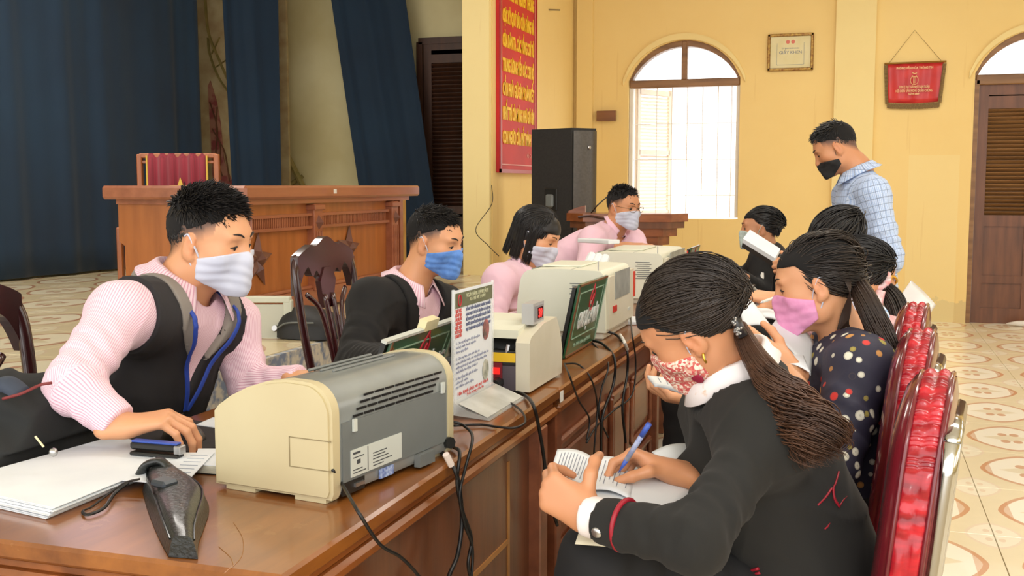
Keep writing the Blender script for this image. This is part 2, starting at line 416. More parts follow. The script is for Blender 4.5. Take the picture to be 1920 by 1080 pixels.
def door_leaf(parent, x0, w, y, z0, ztop, m, md, louv, nsl):
    f = MB()
    f.box((x0 + 0.04, y, (z0 + ztop) / 2), (0.08, 0.045, ztop - z0)).box((x0 + w - 0.04, y, (z0 + ztop) / 2), (0.08, 0.045, ztop - z0))
    for z, h in ((z0 + 0.07, 0.14), (louv[0] - 0.05, 0.1), (louv[1] + 0.06, 0.12), (ztop - 0.05, 0.1), (z0 + 0.4, 0.07)):
        f.box((x0 + w / 2, y, z), (w - 0.16, 0.045, h))
    f.build('door_leaf', m, parent)
    MB().box((x0 + w / 2, y + 0.005, (z0 + louv[0]) / 2), (w - 0.12, 0.022, louv[0] - z0), bev=0.01).build('door_panel', m, parent)
    MB().box((x0 + w / 2, y + 0.02, (louv[1] + ztop) / 2), (w - 0.12, 0.012, ztop - louv[1])).build('door_panel', m, parent)
    MS = Matrix.Rotation(math.radians(-38), 3, 'X')
    for k in range(nsl):
        z = louv[0] + (louv[1] - louv[0]) * (k + 0.5) / nsl
        MB().box((x0 + w / 2, y, z), (w - 0.15, 0.042, 0.007), M=MS).build('slat', md, parent)
    MB().box((x0 + w / 2, y + 0.03, (louv[0] + louv[1]) / 2), (w - 0.1, 0.006, louv[1] - louv[0] + 0.1)).build('backing', md, parent)
door_leaf(d1, DX0 + 0.045, 0.495, YW + 0.07, 0.0, 2.14, M_brown, M_frame, (0.98, 1.93), 27)
door_leaf(d1, DX0 + 0.545, 0.495, YW + 0.07, 0.0, 2.14, M_brown, M_frame, (0.98, 1.93), 27)
# door 2 (dark, on the stage)
d2 = struct(MB().box((-4.02, 9.57, 1.57), (0.06, 0.08, 2.06)).box((-3.0, 9.57, 1.57), (0.06, 0.08, 2.06)).box((-3.5, 9.57, 2.61), (1.06, 0.08, 0.06)), 'door_2', M_brown_d)
door_leaf(d2, -3.98, 0.5, 9.56, 0.54, 2.58, M_brown_d, M_brown_d, (1.05, 2.4), 34)
door_leaf(d2, -3.47, 0.5, 9.56, 0.54, 2.58, M_brown_d, M_brown_d, (1.05, 2.4), 34)

# ---------------------------------------------------------------- curtains and painted backdrop
def curtain(name, label, base_pts, z0, z1, amp, wl, seed, top_pts=None, m=None):
    rng = np.random.default_rng(seed)
    bp = smooth_path([(p[0], p[1], 0) for p in base_pts], 60); tp = smooth_path([(p[0], p[1], 0) for p in (top_pts or base_pts)], 60)
    d = np.r_[0, np.cumsum(np.linalg.norm(np.diff(bp, axis=0), axis=1))]
    ph = 2 * math.pi * d / wl + 1.3 * np.sin(d * 2.1 + seed) + 0.6 * np.sin(d * 5.3)
    T = np.gradient(bp, axis=0); T /= np.linalg.norm(T, axis=1, keepdims=True); Nn = np.c_[-T[:, 1], T[:, 0], 0 * T[:, 0]]
    G = []
    for k in range(15):
        t = k / 14; a = amp * (1.1 - 0.5 * t)
        P = bp * (1 - t) + tp * t
        off = a * (np.sin(ph + 0.5 * t) + 0.35 * np.sin(2.3 * ph + 1.7 * t + seed))
        P = P + Nn * off[:, None]; P[:, 2] = z0 + (z1 - z0) * t
        G.append(P)
    mb = MB(); mb.grid(G)
    o = mb.build(name, m, None, True, fix=False); mod = o.modifiers.new('thick', 'SOLIDIFY'); mod.thickness = 0.006
    return tag(recenter(o), label, 'curtain')
def curtain_mat():
    m, nt, b = base('navy_curtain_cloth'); v = coords(nt)
    c = ramp(nt, noise(nt, v, 1.2, 3), [(0.3, lin((22, 48, 70))), (0.7, lin((18, 38, 58)))])
    nt.links.new(c, b.inputs['Base Color']); b.inputs['Roughness'].default_value = 0.85; b.inputs['Sheen Weight'].default_value = 0.1
    bump(nt, b, noise(nt, coords(nt, (40, 40, 1)), 6, 2), 0.15, 0.003)
    return m
M_cur = curtain_mat()
curtain('stage_curtain', 'widest dark navy stage curtain, filling the left of the stage', [(-6.25, 3.6), (-6.05, 5.5), (-5.86, 7.2), (-5.8, 8.55)], 0.56, 3.85, 0.022, 0.5, 1, m=M_cur)
curtain('stage_curtain', 'narrow navy curtain hanging straight between painted backdrop and cream wall', [(-5.62, 8.8), (-5.3, 8.82), (-5.1, 8.8)], 0.56, 3.85, 0.02, 0.3, 2, [(-5.72, 8.8), (-5.4, 8.82), (-5.09, 8.8)], M_cur)
curtain('stage_curtain', 'navy curtain slanting down beside the dark louvred door', [(-4.46, 9.3), (-4.1, 9.34), (-3.72, 9.3)], 0.56, 3.85, 0.022, 0.3, 3, [(-4.95, 9.3), (-4.6, 9.34), (-4.19, 9.3)], M_cur)
# painted backdrop seen in the gap: cream cloth with bamboo bands and red folds
bd = thing('painted_backdrop', 'painted scenery panel with olive bamboo and red drapery behind the curtains', 'backdrop', (-5.95, 9.3, 0.54))
MB().box((-5.95, 9.3, 2.15), (1.3, 0.03, 3.2)).build('panel', mat('backdrop_cream', (196, 178, 134), 0.8, c2=(168, 140, 96), scale=5), bd)
M_olive = mat('olive_paint', (122, 112, 58), 0.8, c2=(150, 132, 76), scale=12)
M_redp = mat('dusty_red_paint', (140, 66, 62), 0.8, c2=(168, 116, 92), scale=9, lo=0.42, hi=0.55)
def stroke(pts, w, m, y=9.28): MB().tube([(p[0], y, p[1]) for p in smooth_path([(q[0], q[1], 0) for q in pts], 6)], w, 6, flat=0.25).build('painted_band', m, bd)
P9 = lambda x, y: (at(x, y, 10.5)[0], at(x, y, 10.5)[2])
stroke([P9(384, -10), P9(388, 60), P9(408, 110), P9(436, 170)], 0.035, M_olive)
stroke([P9(386, 70), P9(388, 100), P9(404, 142), P9(428, 175)], 0.03, M_olive)
stroke([P9(400, 125), P9(425, 112)], 0.02, M_olive); stroke([P9(392, 100), P9(412, 70)], 0.018, M_olive)
rs = MB()
for a in ([(386, 150), (398, 190), (404, 230), (408, 300), (425, 345), (380, 350), (380, 160)],):
    rs.prism([P9(*q) for q in a], (0, 9.27, 0), X, Z, Y, 0.012)
rs.build('painted_drapery', M_redp, bd)
for a in ([(384, 190), (398, 240), (392, 290), (404, 330)], [(400, 200), (396, 250), (412, 285), (420, 340)], [(386, 240), (402, 270), (400, 310)]):
    stroke([P9(*q) for q in a], 0.014, mat('brown_fold_paint', (112, 74, 50), 0.8), 9.262)
# leaning painted bamboo stick at the cream wall
bs = MB()
bs.tube([at(536, 285, 10.55), at(568, 350, 10.55), at(633, 484, 10.55)], 0.03, 8).tube([at(568, 330, 10.6), at(545, 345, 10.6)], 0.02, 8)
single(bs, 'bamboo_pole', M_olive, 'olive bamboo pole leaning on the cream wall behind the stage desk', 'pole')

# ---------------------------------------------------------------- stage desk
M_dk = wood('orange_brown_veneer', (150, 84, 34), (176, 104, 48), 'z', 0.35, 0.4)
M_dk2 = wood('reddish_brown_wood', (136, 76, 48), (164, 98, 66), 'y', 0.35, 0.4)
M_dkd = wood('dark_red_carving', (92, 52, 42), (116, 68, 54), 'z', 0.35, 0.3)
dk = thing('stage_desk', 'long carved wooden presidium desk with star reliefs standing on the stage', 'desk', (-3.3, 5.8, 0.545))
FX, Y0, Y1 = -2.95, 4.72, 6.62
MB().box((-3.31, (Y0 + Y1) / 2 + 0.05, 1.212), (0.86, Y1 - Y0 + 0.3, 0.07), bev=0.012).build('desk_top', M_dk2, dk)
MB().box((-3.31, (Y0 + Y1) / 2 + 0.03, 1.165), (0.8, Y1 - Y0 + 0.1, 0.03)).build('cornice', M_dk2, dk)
ep = [(-3.68, 0.56), (-3.68, 0.93), (-3.715, 0.955), (-3.715, 1.15), (FX - 0.01, 1.15), (FX - 0.01, 0.56)]
MB().prism(ep, (0, Y0, 0), X, Z, Y, 0.03).build('end_panel', M_dk, dk)
MB().prism(ep, (0, Y1 - 0.03, 0), X, Z, Y, 0.03).build('end_panel', M_dk, dk)
MB().box((FX - 0.02, (Y0 + Y1) / 2, 0.86), (0.03, Y1 - Y0 - 0.06, 0.6)).build('front_panel', M_dk, dk)
MB().box((FX - 0.005, (Y0 + Y1) / 2, 0.61), (0.07, Y1 - Y0 + 0.02, 0.11), bev=0.008).build('plinth', M_dk2, dk)
MB().box((FX, (Y0 + Y1) / 2, 0.675), (0.05, Y1 - Y0 + 0.01, 0.02), bev=0.006).build('plinth_moulding', M_dk2, dk)
bays = [(4.72, 5.37), (5.46, 6.4)]
for py_ in (5.415, 6.47):
    pil = MB().box((FX + 0.012, py_, 0.9), (0.06, 0.1, 0.49), bev=0.004).build('pilaster', M_dk2, dk)
    for k in (-1, 0, 1): MB().box((FX + 0.045, py_ + k * 0.025, 0.84), (0.012, 0.013, 0.3), bev=0.003).build('flute', M_dk2, pil)
    MB().add([(FX + 0.04, py_ - 0.035, 1.04), (FX + 0.04, py_, 1.085), (FX + 0.04, py_ + 0.035, 1.04), (FX + 0.04, py_, 0.995), (FX + 0.075, py_, 1.04)], [(0, 1, 4), (1, 2, 4), (2, 3, 4), (3, 0, 4), (0, 3, 2, 1)]).build('diamond', M_dkd, pil)
    MB().box((FX + 0.02, py_, 1.125), (0.07, 0.12, 0.03), bev=0.004).build('capital', M_dk2, dk)
MB().box((FX + 0.01, 6.585, 0.9), (0.05, 0.05, 0.5)).build('pilaster', M_dk2, dk)
for (a, b_) in bays:
    MB().box((FX + 0.01, (a + b_) / 2, 1.015), (0.04, b_ - a, 0.016)).box((FX + 0.01, (a + b_) / 2, 1.085), (0.04, b_ - a, 0.016)).build('frieze_rail', M_dk2, dk)
    n = int((b_ - a - 0.04) / 0.019)
    for k in range(n): MB().box((FX + 0.008, a + 0.03 + (k + 0.5) * (b_ - a - 0.06) / n, 1.05), (0.022, 0.01, 0.056)).build('dentil', M_dk2, dk)
for cy_, r, dz in ((4.82, 0.155, 0.86), (5.86, 0.155, 0.86)):
    s_ = MB()
    for k in range(5):
        a = math.pi / 2 + 2 * math.pi * k / 5 + 0.12
        pt = lambda rr, an: (FX + 0.002, cy_ - rr * math.cos(an), dz + rr * math.sin(an))
        tip = pt(r, a); l = pt(r * 0.42, a + math.pi / 5); rr_ = pt(r * 0.42, a - math.pi / 5)
        c0 = (FX + 0.002, cy_, dz); ridge = (FX + 0.03, cy_ - r * .3 * math.cos(a), dz + r * .3 * math.sin(a))
        s_.add([c0, l, tip, rr_, ridge], [(0, 1, 4), (1, 2, 4), (2, 3, 4), (3, 0, 4), (0, 3, 2, 1)])
    s_.build('star_relief', M_dkd, dk)
# small white sticker on the desk edge
MB().box((FX + 0.105, 5.5, 1.215), (0.004, 0.03, 0.025)).build('sticker', M_white, dk)
# gilded carved box behind the desk
gb = thing('gilded_box', 'small gilded carved altar box behind the right end of the stage desk', 'box', (-3.45, 7.45, 0.54))
M_gilt = mat('gilt_and_ochre', (206, 168, 92), 0.35, 0.2, c2=(166, 98, 48), scale=16, lo=0.45, hi=0.6)
MB().box((-3.42, 7.45, 0.86), (0.22, 0.24, 0.64), bev=0.01).build('body', mat('gilt_plain', (198, 156, 84), 0.5, c2=(172, 126, 66)), gb)
MB().box((-3.42, 7.45, 1.195), (0.25, 0.27, 0.03), bev=0.008).build('top', M_gilt, gb)
for z in (0.7, 0.9, 1.08):
    for dx in (-0.06, 0.04): MB().lathe([(0.001, 0), (0.035, 0.0), (0.025, 0.012), (0.001, 0.016)], (-3.42 + dx, 7.33, z), 10, axis=(0, -1, 0)).build('carving', M_gilt, gb)
# wooden seat with maroon cloth and yellow star
M_maroon = mat('maroon_velvet', (142, 26, 48), 0.75, c2=(116, 16, 36), scale=4, stretch=(30, 30, 0.5), sheen=0.4)
M_chair_o = wood('orange_frame_wood', (136, 72, 30), (176, 100, 44), 'z', 0.4, 0.3)
tn = thing('draped_chair', 'high backed wooden chair draped with maroon cloth behind the stage desk', 'chair', (-4.2, 6.0, 0.545))
aL, aR = at(262, 290, 6.95), at(406, 290, 6.95); du = (aR - aL); du[2] = 0; wN = np.linalg.norm(du); du /= wN
rzT = math.atan2(du[1], du[0])
def tp(u, v, z): return aL * np.array([1, 1, 0]) + du * u + np.array([-du[1], du[0], 0]) * v + np.array([0, 0, z])
for u in (0.0, wN):
    MB().box(tp(u, 0, 1.0), (0.035, 0.04, 0.9), rzT, bev=0.005).build('back_post', M_chair_o, tn)
    MB().box(tp(u, -0.4 + 0.0, 0.77), (0.035, 0.04, 0.44), rzT, bev=0.005).build('leg', M_chair_o, tn)
MB().box(tp(wN / 2, 0, 1.44), (wN, 0.035, 0.03), rzT, bev=0.004).build('top_rail', M_chair_o, tn)
MB().box(tp(wN / 2, 0, 1.40), (wN, 0.02, 0.02), rzT, bev=0.004).build('back_rail', M_chair_o, tn)
MB().box(tp(wN / 2, -0.2, 0.99), (wN, 0.44, 0.04), rzT, bev=0.008).build('seat', M_chair_o, tn)
g = []
for k in range(60):
    u = 0.06 + (wN - 0.12) * k / 59
    g.append([tp(u, -0.028 - 0.008 * math.sin(u * 95) - 0.005 * math.sin(u * 41) - (0.0 if z < 1.43 else -0.02), z) for z in (1.02, 1.15, 1.3, 1.42, 1.452, 1.455)])
cl = MB(); cl.grid(g); o = cl.build('maroon_cloth', M_maroon, tn, True, fix=False); o.modifiers.new('t', 'SOLIDIFY').thickness = 0.006
M_gold = mat('gold_yellow_cloth', (216, 182, 70), 0.5)
s_ = MB()
cc = tp(wN * 0.55, -0.05, 1.225); pts = []
for k in range(10):
    a = math.pi / 2 + math.pi * k / 5; r = 0.075 if k % 2 == 0 else 0.03; pts.append((r * math.cos(a), r * math.sin(a)))
s_.prism(pts, cc, du, Z, np.array([du[1], -du[0], 0]), 0.004); s_.build('yellow_star', M_gold, tn)
for u in (0.055, wN - 0.055): MB().tube([tp(u, -0.035, 1.02), tp(u, -0.035, 1.44)], 0.006, 6).build('gold_fringe', M_gold, tn)

# ---------------------------------------------------------------- banner, certificate, pennant
BX = -2.74
bn = thing('slogan_banner', 'tall red framed slogan board with yellow Vietnamese capitals', 'sign', (BX, 8.25, 1.36))
M_red = mat('banner_red', (206, 30, 30), 0.55, c2=(182, 20, 26), scale=2)
M_redd = mat('banner_edge_red', (170, 24, 32), 0.35)
M_ylw = mat('banner_yellow', (248, 206, 44), 0.5, c2=(240, 190, 36))
by0, by1 = 8.03, 9.03
MB().box((BX + 0.015, (by0 + by1) / 2, 2.34), (0.03, by1 - by0, 1.98), bev=0.004).build('board', M_red, bn)
fm = MB()
for (cy_, cz, dy, dz) in ((by0 + 0.012, 2.34, 0.024, 1.98), (by1 - 0.012, 2.34, 0.024, 1.98), ((by0 + by1) / 2, 1.362, by1 - by0, 0.03), ((by0 + by1) / 2, 3.318, by1 - by0, 0.03)):
    fm.box((BX + 0.035, cy_, cz), (0.012, dy, dz))
fm.build('frame', M_redd, bn)
MB().box((BX + 0.034, (by0 + by1) / 2, 1.415), (0.004, by1 - by0 - 0.09, 0.008)).box((BX + 0.034, by0 + 0.045, 2.3), (0.004, 0.008, 1.78)).box((BX + 0.034, by1 - 0.045, 2.3), (0.004, 0.008, 1.78)).build('inner_line', mat('pale_pink_line', (226, 150, 140), 0.4), bn)
lines = ['ĐOÀN KẾT LÀ TRUYỀN THỐNG', 'CỰC KỲ QUÝ BÁU CỦA ĐẢNG VÀ', 'CỦA DÂN TA. CÁC ĐỒNG CHÍ TỪ', 'TRUNG ƯƠNG ĐẾN CÁC CHI BỘ', 'CẦN PHẢI GIỮ GÌN ĐOÀN KẾT', 'NHẤT TRÍ CỦA ĐẢNG NHƯ GIỮ GÌN', 'CON NGƯƠI CỦA MẮT MÌNH']
for i, s in enumerate(lines):
    z = 2.725 - i * 0.19
    w = (by1 - by0 - 0.15) * (0.9 if i == 6 else 1)
    text(s, 0.138, (BX + 0.033, by0 + 0.075, z), Y, Z, M_ylw, bn, align='LEFT', squash=w, ext=0.002, bold=0.0055)
text('Hồ Chí Minh', 0.05, (BX + 0.033, by1 - 0.28, 1.48), Y, Z, mat('banner_pink', (226, 150, 140), 0.5), bn, align='LEFT', ext=0.001)
# certificate
ct = thing('framed_certificate', 'gilt framed certificate hanging right of the arched window', 'picture', (-0.655, YW - 0.03, 2.31))
M_giltf = mat('gilt_frame', (168, 134, 60), 0.3, 0.5, c2=(118, 74, 30), scale=40)
x0, x1, z0, z1 = -0.86, -0.445, 2.315, 2.655
for (c, d) in (((x0 + .012, z0 / 2 + z1 / 2), (.026, z1 - z0)), ((x1 - .012, z0 / 2 + z1 / 2), (.026, z1 - z0)), (((x0 + x1) / 2, z0 + .012), (x1 - x0, .026)), (((x0 + x1) / 2, z1 - .012), (x1 - x0, .026))):
    MB().box((c[0], YW - 0.018, c[1]), (d[0], 0.03, d[1]), bev=0.005).build('frame_side', M_giltf, ct)
MB().box(((x0 + x1) / 2, YW - 0.012, (z0 + z1) / 2), (x1 - x0 - .03, 0.01, z1 - z0 - .03)).build('certificate_sheet', mat('certificate_paper', (222, 212, 166), 0.5, c2=(216, 204, 152)), ct)
M_blu = mat('blue_grey_print', (96, 112, 140), 0.6); M_pnk = mat('pink_flag_print', (214, 120, 104), 0.6)
dd = MB()
for k in range(26): dd.box((x0 + .09 + .235 * k / 25, YW - 0.018, z0 + .055), (.005, .002, .004))
for k in range(16):
    for sx in (x0 + .085, x1 - .085): dd.box((sx, YW - 0.018, z0 + .06 + .19 * k / 15), (.004, .002, .006))
dd.build('printed_border', M_blu, ct)
for sx in (-.025, .022): MB().lathe([(0.001, 0), (0.018, 0), (0.001, .001)], ((x0 + x1) / 2 + sx, YW - 0.018, z1 - .075), 10, axis=(0, -1, 0)).build('printed_flag', M_pnk, ct)
text('GIẤY KHEN', 0.04, ((x0 + x1) / 2, YW - 0.0178, (z0 + z1) / 2 - .015), X, Z, M_blu, ct, ext=0.0003)
text('ỦY BAN NHÂN DÂN', 0.017, ((x0 + x1) / 2, YW - 0.0178, (z0 + z1) / 2 + .03), X, Z, M_blu, ct, ext=0.0003)
# pennant
pn = thing('red_pennant', 'red satin award pennant with lyre emblem and fringe near the right door', 'pennant', (0.44, YW - 0.03, 1.98))
M_satin = mat('red_satin', (204, 40, 38), 0.35, c2=(180, 20, 30), scale=5, sheen=0.3)
px0, px1, pz0, pz1 = 0.2, 0.685, 2.0, 2.345
g = []
for k in range(31):
    t = k / 30; u = px0 + (px1 - px0) * t
    row = []
    for j in range(9):
        s = j / 8; z = pz1 - (pz1 - pz0) * s
        row.append((u + (0.5 - t) * 0.05 * s, YW - 0.02 - 0.012 * s * math.cos(t * 9) - 0.004 * math.sin(t * 26), z - 0.012 * s * math.sin(math.pi * t)))
    g.append(row)
p_ = MB(); p_.grid(g); o = p_.build('cloth', M_satin, pn, True, fix=False); o.modifiers.new('t', 'SOLIDIFY').thickness = 0.004
M_fr = mat('old_gold_fringe', (134, 108, 60), 0.7, c2=(96, 72, 38), scale=60, stretch=(3, 1, 1))
fr = MB()
for k in range(70):
    t = k / 69; x = px0 + 0.018 + (px1 - px0 - 0.045) * t
    fr.box((x, YW - 0.026, pz0 - 0.03 - 0.012 * math.sin(math.pi * t) + random.uniform(-.002, .002)), (0.006, 0.006, 0.045))
for k in range(44):
    t = k / 43; z = pz1 - 0.01 - (pz1 - pz0) * t
    fr.box((px0 - 0.006 + 0.02 * t, YW - 0.024, z), (0.032, 0.006, 0.006)).box((px1 + 0.006 - 0.03 * t, YW - 0.024, z), (0.032, 0.006, 0.006))
o = fr.build('fringe', M_fr, pn); o['kind'] = 'stuff'
MB().tube([(px0 - 0.02, YW - 0.022, pz1 + 0.004), (px1 + 0.02, YW - 0.022, pz1 + 0.008)], 0.008, 8).build('rod', mat('brass_rod', (150, 112, 48), 0.35, 0.6), pn)
MB().tube([(px0 + 0.02, YW - 0.012, pz1 + 0.01), (0.43, YW - 0.012, 2.64), (px1 - 0.02, YW - 0.012, pz1 + 0.012)], 0.0018, 5).build('cord', M_fr, pn)
M_emb = mat('cream_embroidery', (238, 200, 150), 0.6)
em = MB(); ex, ez, ey = 0.44, 2.19, YW - 0.047
em.tube(smooth_path([(ex - 0.014, ey, ez + 0.045), (ex - 0.032, ey, ez + 0.01), (ex - 0.026, ey, ez - 0.025), (ex, ey, ez - 0.038), (ex + 0.026, ey, ez - 0.025), (ex + 0.032, ey, ez + 0.01), (ex + 0.014, ey, ez + 0.045)], 5), 0.0055, 6, flat=0.5)
for q in (-.008, 0, .008): em.tube([(ex + q, ey, ez - .028), (ex + q, ey, ez + .03)], .0014, 5)
em.tube([(ex - .02, ey, ez + .032), (ex + .02, ey, ez + .032)], .003, 5)
em.tube(smooth_path([(ex - .02, ey, ez + .07), (ex, ey, ez + .06), (ex + .02, ey, ez + .066)], 4), .004, 5)
em.build('lyre_emblem', M_emb, pn)
for s, z, w, sz in (('PHÒNG VĂN HÓA THÔNG TIN', 2.292, 0.31, 0.028), ('ĐƠN VỊ ĐẠT GIẢI NHÌ TOÀN ĐOÀN', 2.123, 0.26, 0.03), ('HỘI DIỄN VĂN NGHỆ QUẦN CHÚNG', 2.088, 0.31, 0.03), ('NĂM 2009', 2.062, 0.09, 0.02)):
    text(s, sz, (ex, YW - 0.046, z), X, Z, M_emb, pn, squash=w, ext=0.0008, bold=0.0006)
# bits on the walls
single(MB().box((-2.4, YW - 0.03, 1.93), (0.0 + 0.19, 0.05, 0.1)), 'wall_box', wood('small_box_wood', (104, 62, 34), (130, 84, 48), 'x'), 'small brown wooden box on the wall above the loudspeaker', 'box')
bk = thing('wall_bracket', 'thin grey bracket fixed to the wall right of the slogan board', 'bracket', (-2.62, YW - 0.1, 2.84))
b0, b1 = at(1012, 18, 9.7), at(1050, 19, 9.72)
MB().tube([b0, b1], 0.008, 6).build('arm', mat('old_steel', (150, 132, 96), 0.5, 0.3), bk)
MB().box(b0, (0.03, 0.03, 0.05)).build('plate', mat('old_steel', (150, 132, 96)), bk)
wb_ = thing('white_rag', 'white rag lying on the floor at the foot of the brown door', 'rag', (1.4, 10.3, 0))
MB().tube([(1.28, 10.33, 0.02), (1.36, 10.31, 0.03), (1.44, 10.3, 0.03), (1.5, 10.31, 0.012)], [0.008, 0.022, 0.03, 0.01], 10).build('folded_cloth', M_white, wb_, True)
# ================================================================ tables
def onz(x, y, z=0.75):
    d = F_ + R_ * (x - 960) / FPX - U_ * (y - 540) / FPX
    return C_ + d * (z - HC) / d[2]
def onx(x, y, X0):
    d = F_ + R_ * (x - 960) / FPX - U_ * (y - 540) / FPX
    return C_ + d * X0 / d[0]
def table_top_mat():
    m, nt, b = base('glossy_brown_table_top'); v = coords(nt, (1, 0.14, 1))
    c = ramp(nt, noise(nt, v, 16, 6, 0.6), [(0.3, lin((108, 60, 22))), (0.75, lin((154, 94, 38)))])
    v2 = coords(nt); w = noise(nt, v2, 5, 6, 0.7)
    c = mixc(nt, mth(nt, 'MULTIPLY', mth(nt, 'GREATER_THAN', w, 0.6), 0.25), c, lin((156, 112, 66)))
    nt.links.new(c, b.inputs['Base Color']); b.inputs['Roughness'].default_value = 0.3; b.inputs['Coat Weight'].default_value = 0.5
    b.inputs['Coat Roughness'].default_value = 0.12
    # curved hairline scratches
    return m
M_tt = table_top_mat()
M_tedge = wood('table_edge_wood', (98, 50, 20), (146, 84, 38), 'y', 0.28, 0.5)
M_tpan = wood('table_panel_veneer', (78, 40, 20), (112, 62, 32), 'z', 0.35, 0.4)
M_tpan2 = wood('carved_table_panel', (104, 54, 32), (142, 82, 52), 'y', 0.35, 0.4)
M_inlay = wood('pale_inlay', (150, 98, 44), (172, 118, 58), 'y', 0.4, 0.3)
M_dark = mat('dark_red_wood', (74, 32, 18), 0.4, c2=(58, 24, 14), coat=0.3)
TX0, TX1 = -1.37, -0.69
def edge_profile(x0, x1, y0, y1, name, parent, ztop=0.75):
    mb = MB()
    for (o, za, zb) in ((0.0, ztop - 0.028, ztop), (-0.012, ztop - 0.045, ztop - 0.028), (-0.004, ztop - 0.068, ztop - 0.045)):
        mb.box(((x0 + x1) / 2, (y0 + y1) / 2, (za + zb) / 2), (x1 - x0 + 2 * o, y1 - y0 + 2 * o, zb - za), bev=0.005)
    return mb
t1 = thing('office_table', 'nearest glossy brown wooden table holding the small printer and paper stack', 'table', (-1.03, 1.85, 0))
MB().box((-1.03, 1.84, 0.736), (0.68, 1.335, 0.028), bev=0.005).build('tabletop', M_tt, t1)
MB().box((-1.03, 1.84, 0.7135), (0.656, 1.31, 0.017), bev=0.004).box((-1.03, 1.84, 0.693), (0.675, 1.33, 0.024), bev=0.007).build('edge_moulding', M_tedge, t1)
MB().box((-0.735, 1.82, 0.345), (0.022, 1.16, 0.672)).build('front_panel', M_tpan, t1)
MB().box((-0.722, 2.39, 0.345), (0.055, 0.06, 0.67), bev=0.004).build('corner_post', M_tpan2, t1)
MB().box((-0.722, 1.22, 0.345), (0.055, 0.05, 0.67), bev=0.004).build('corner_post', M_tpan2, t1)
MB().box((-1.03, 1.215, 0.34), (0.6, 0.022, 0.67)).build('end_panel', M_tpan, t1)
MB().box((-1.03, 2.40, 0.34), (0.6, 0.022, 0.67)).build('end_panel', M_dark, t1)
for (c, d) in (((-0.7225, 2.2, 0.33), (0.003, 0.012, 0.62)), ((-0.7225, 1.72, 0.46), (0.003, 0.95, 0.012)), ((-0.7225, 1.72, 0.36), (0.003, 0.95, 0.012)), ((-0.7225, 1.33, 0.33), (0.003, 0.012, 0.62))):
    MB().box(c, d).build('inlay_line', M_inlay, t1)
# long scratches in the varnish
for pts in ([(438, 980), (455, 1010), (452, 1045), (420, 1075)], [(410, 1025), (432, 1045), (438, 1062)]):
    MB().tube(smooth_path([onz(*p, 0.7503) for p in pts], 5), 0.0005, 4).build('scratch', M_inlay, t1)
for pts in ([(95, 998), (170, 1010)], [(200, 1018), (280, 1040)], [(285, 1041), (320, 1049)]):
    MB().tube([onz(*p, 0.7475) for p in pts], 0.0022, 5).build('chipped_edge', mat('chipped_edge', (196, 160, 120), 0.4), t1)
t2 = thing('office_table', 'second reddish brown table with raised carved front panels, under the note counter', 'table', (-1.03, 3.27, 0))
MB().box((-1.03, 3.265, 0.736), (0.68, 1.5, 0.028), bev=0.005).build('tabletop', M_tt, t2)
MB().box((-1.03, 3.265, 0.7135), (0.656, 1.48, 0.017), bev=0.004).box((-1.03, 3.265, 0.693), (0.675, 1.49, 0.024), bev=0.007).build('edge_moulding', M_tedge, t2)
MB().box((-0.745, 3.265, 0.345), (0.02, 1.44, 0.672)).build('front_panel', M_tpan2, t2)
for y in (2.545, 3.985): MB().box((-1.03, y, 0.34), (0.58, 0.03, 0.67)).build('end_panel', M_dark, t2)
for y in (2.56, 3.97): MB().box((-0.73, y, 0.345), (0.05, 0.05, 0.67), bev=0.004).build('corner_post', M_tpan2, t2)
for a, b_ in ((2.64, 3.16), (3.26, 3.5), (3.58, 3.93)):
    for z0, z1 in ((0.12, 0.3), (0.36, 0.58)):
        if (a, z0) == (3.26, 0.12): z0, z1 = 0.12, 0.58
        elif a == 3.26: continue
        r_ = MB()
        for (cy_, cz, dy, dz) in ((a, (z0 + z1) / 2, 0.022, z1 - z0), (b_, (z0 + z1) / 2, 0.022, z1 - z0), ((a + b_) / 2, z0, b_ - a, 0.022), ((a + b_) / 2, z1, b_ - a, 0.022)):
            r_.box((-0.728, cy_, cz), (0.016, dy, dz), bev=0.006)
        r_.build('panel_moulding', M_tpan2, t2)
        MB().box((-0.732, (a + b_) / 2, (z0 + z1) / 2), (0.012, b_ - a - 0.09, z1 - z0 - 0.07), bev=0.005).build('raised_panel', M_tpan2, t2)
MB().box((-0.6895, 2.525, 0.727), (0.002, 0.026, 0.026)).build('paper_label', M_white, t2)
t3 = thing('office_table', 'far end table with open slab legs under the farthest cream printer', 'table', (-1.03, 4.95, 0))
MB().box((-1.03, 4.96, 0.736), (0.68, 1.87, 0.028), bev=0.005).build('tabletop', M_tt, t3)
MB().box((-1.03, 4.96, 0.7135), (0.656, 1.85, 0.017), bev=0.004).box((-1.03, 4.96, 0.693), (0.675, 1.86, 0.024), bev=0.007).build('edge_moulding', M_tedge, t3)
for (x, y) in ((-0.93, 5.3), (-1.3, 5.3), (-0.93, 4.15), (-1.3, 4.15)): MB().box((x, y, 0.34), (0.05, 0.07, 0.68), bev=0.004).build('leg', M_tpan2, t3)
MB().box((-1.115, 5.3, 0.64), (0.32, 0.04, 0.08)).box((-1.115, 4.15, 0.64), (0.32, 0.04, 0.08)).build('apron', M_tpan2, t3)

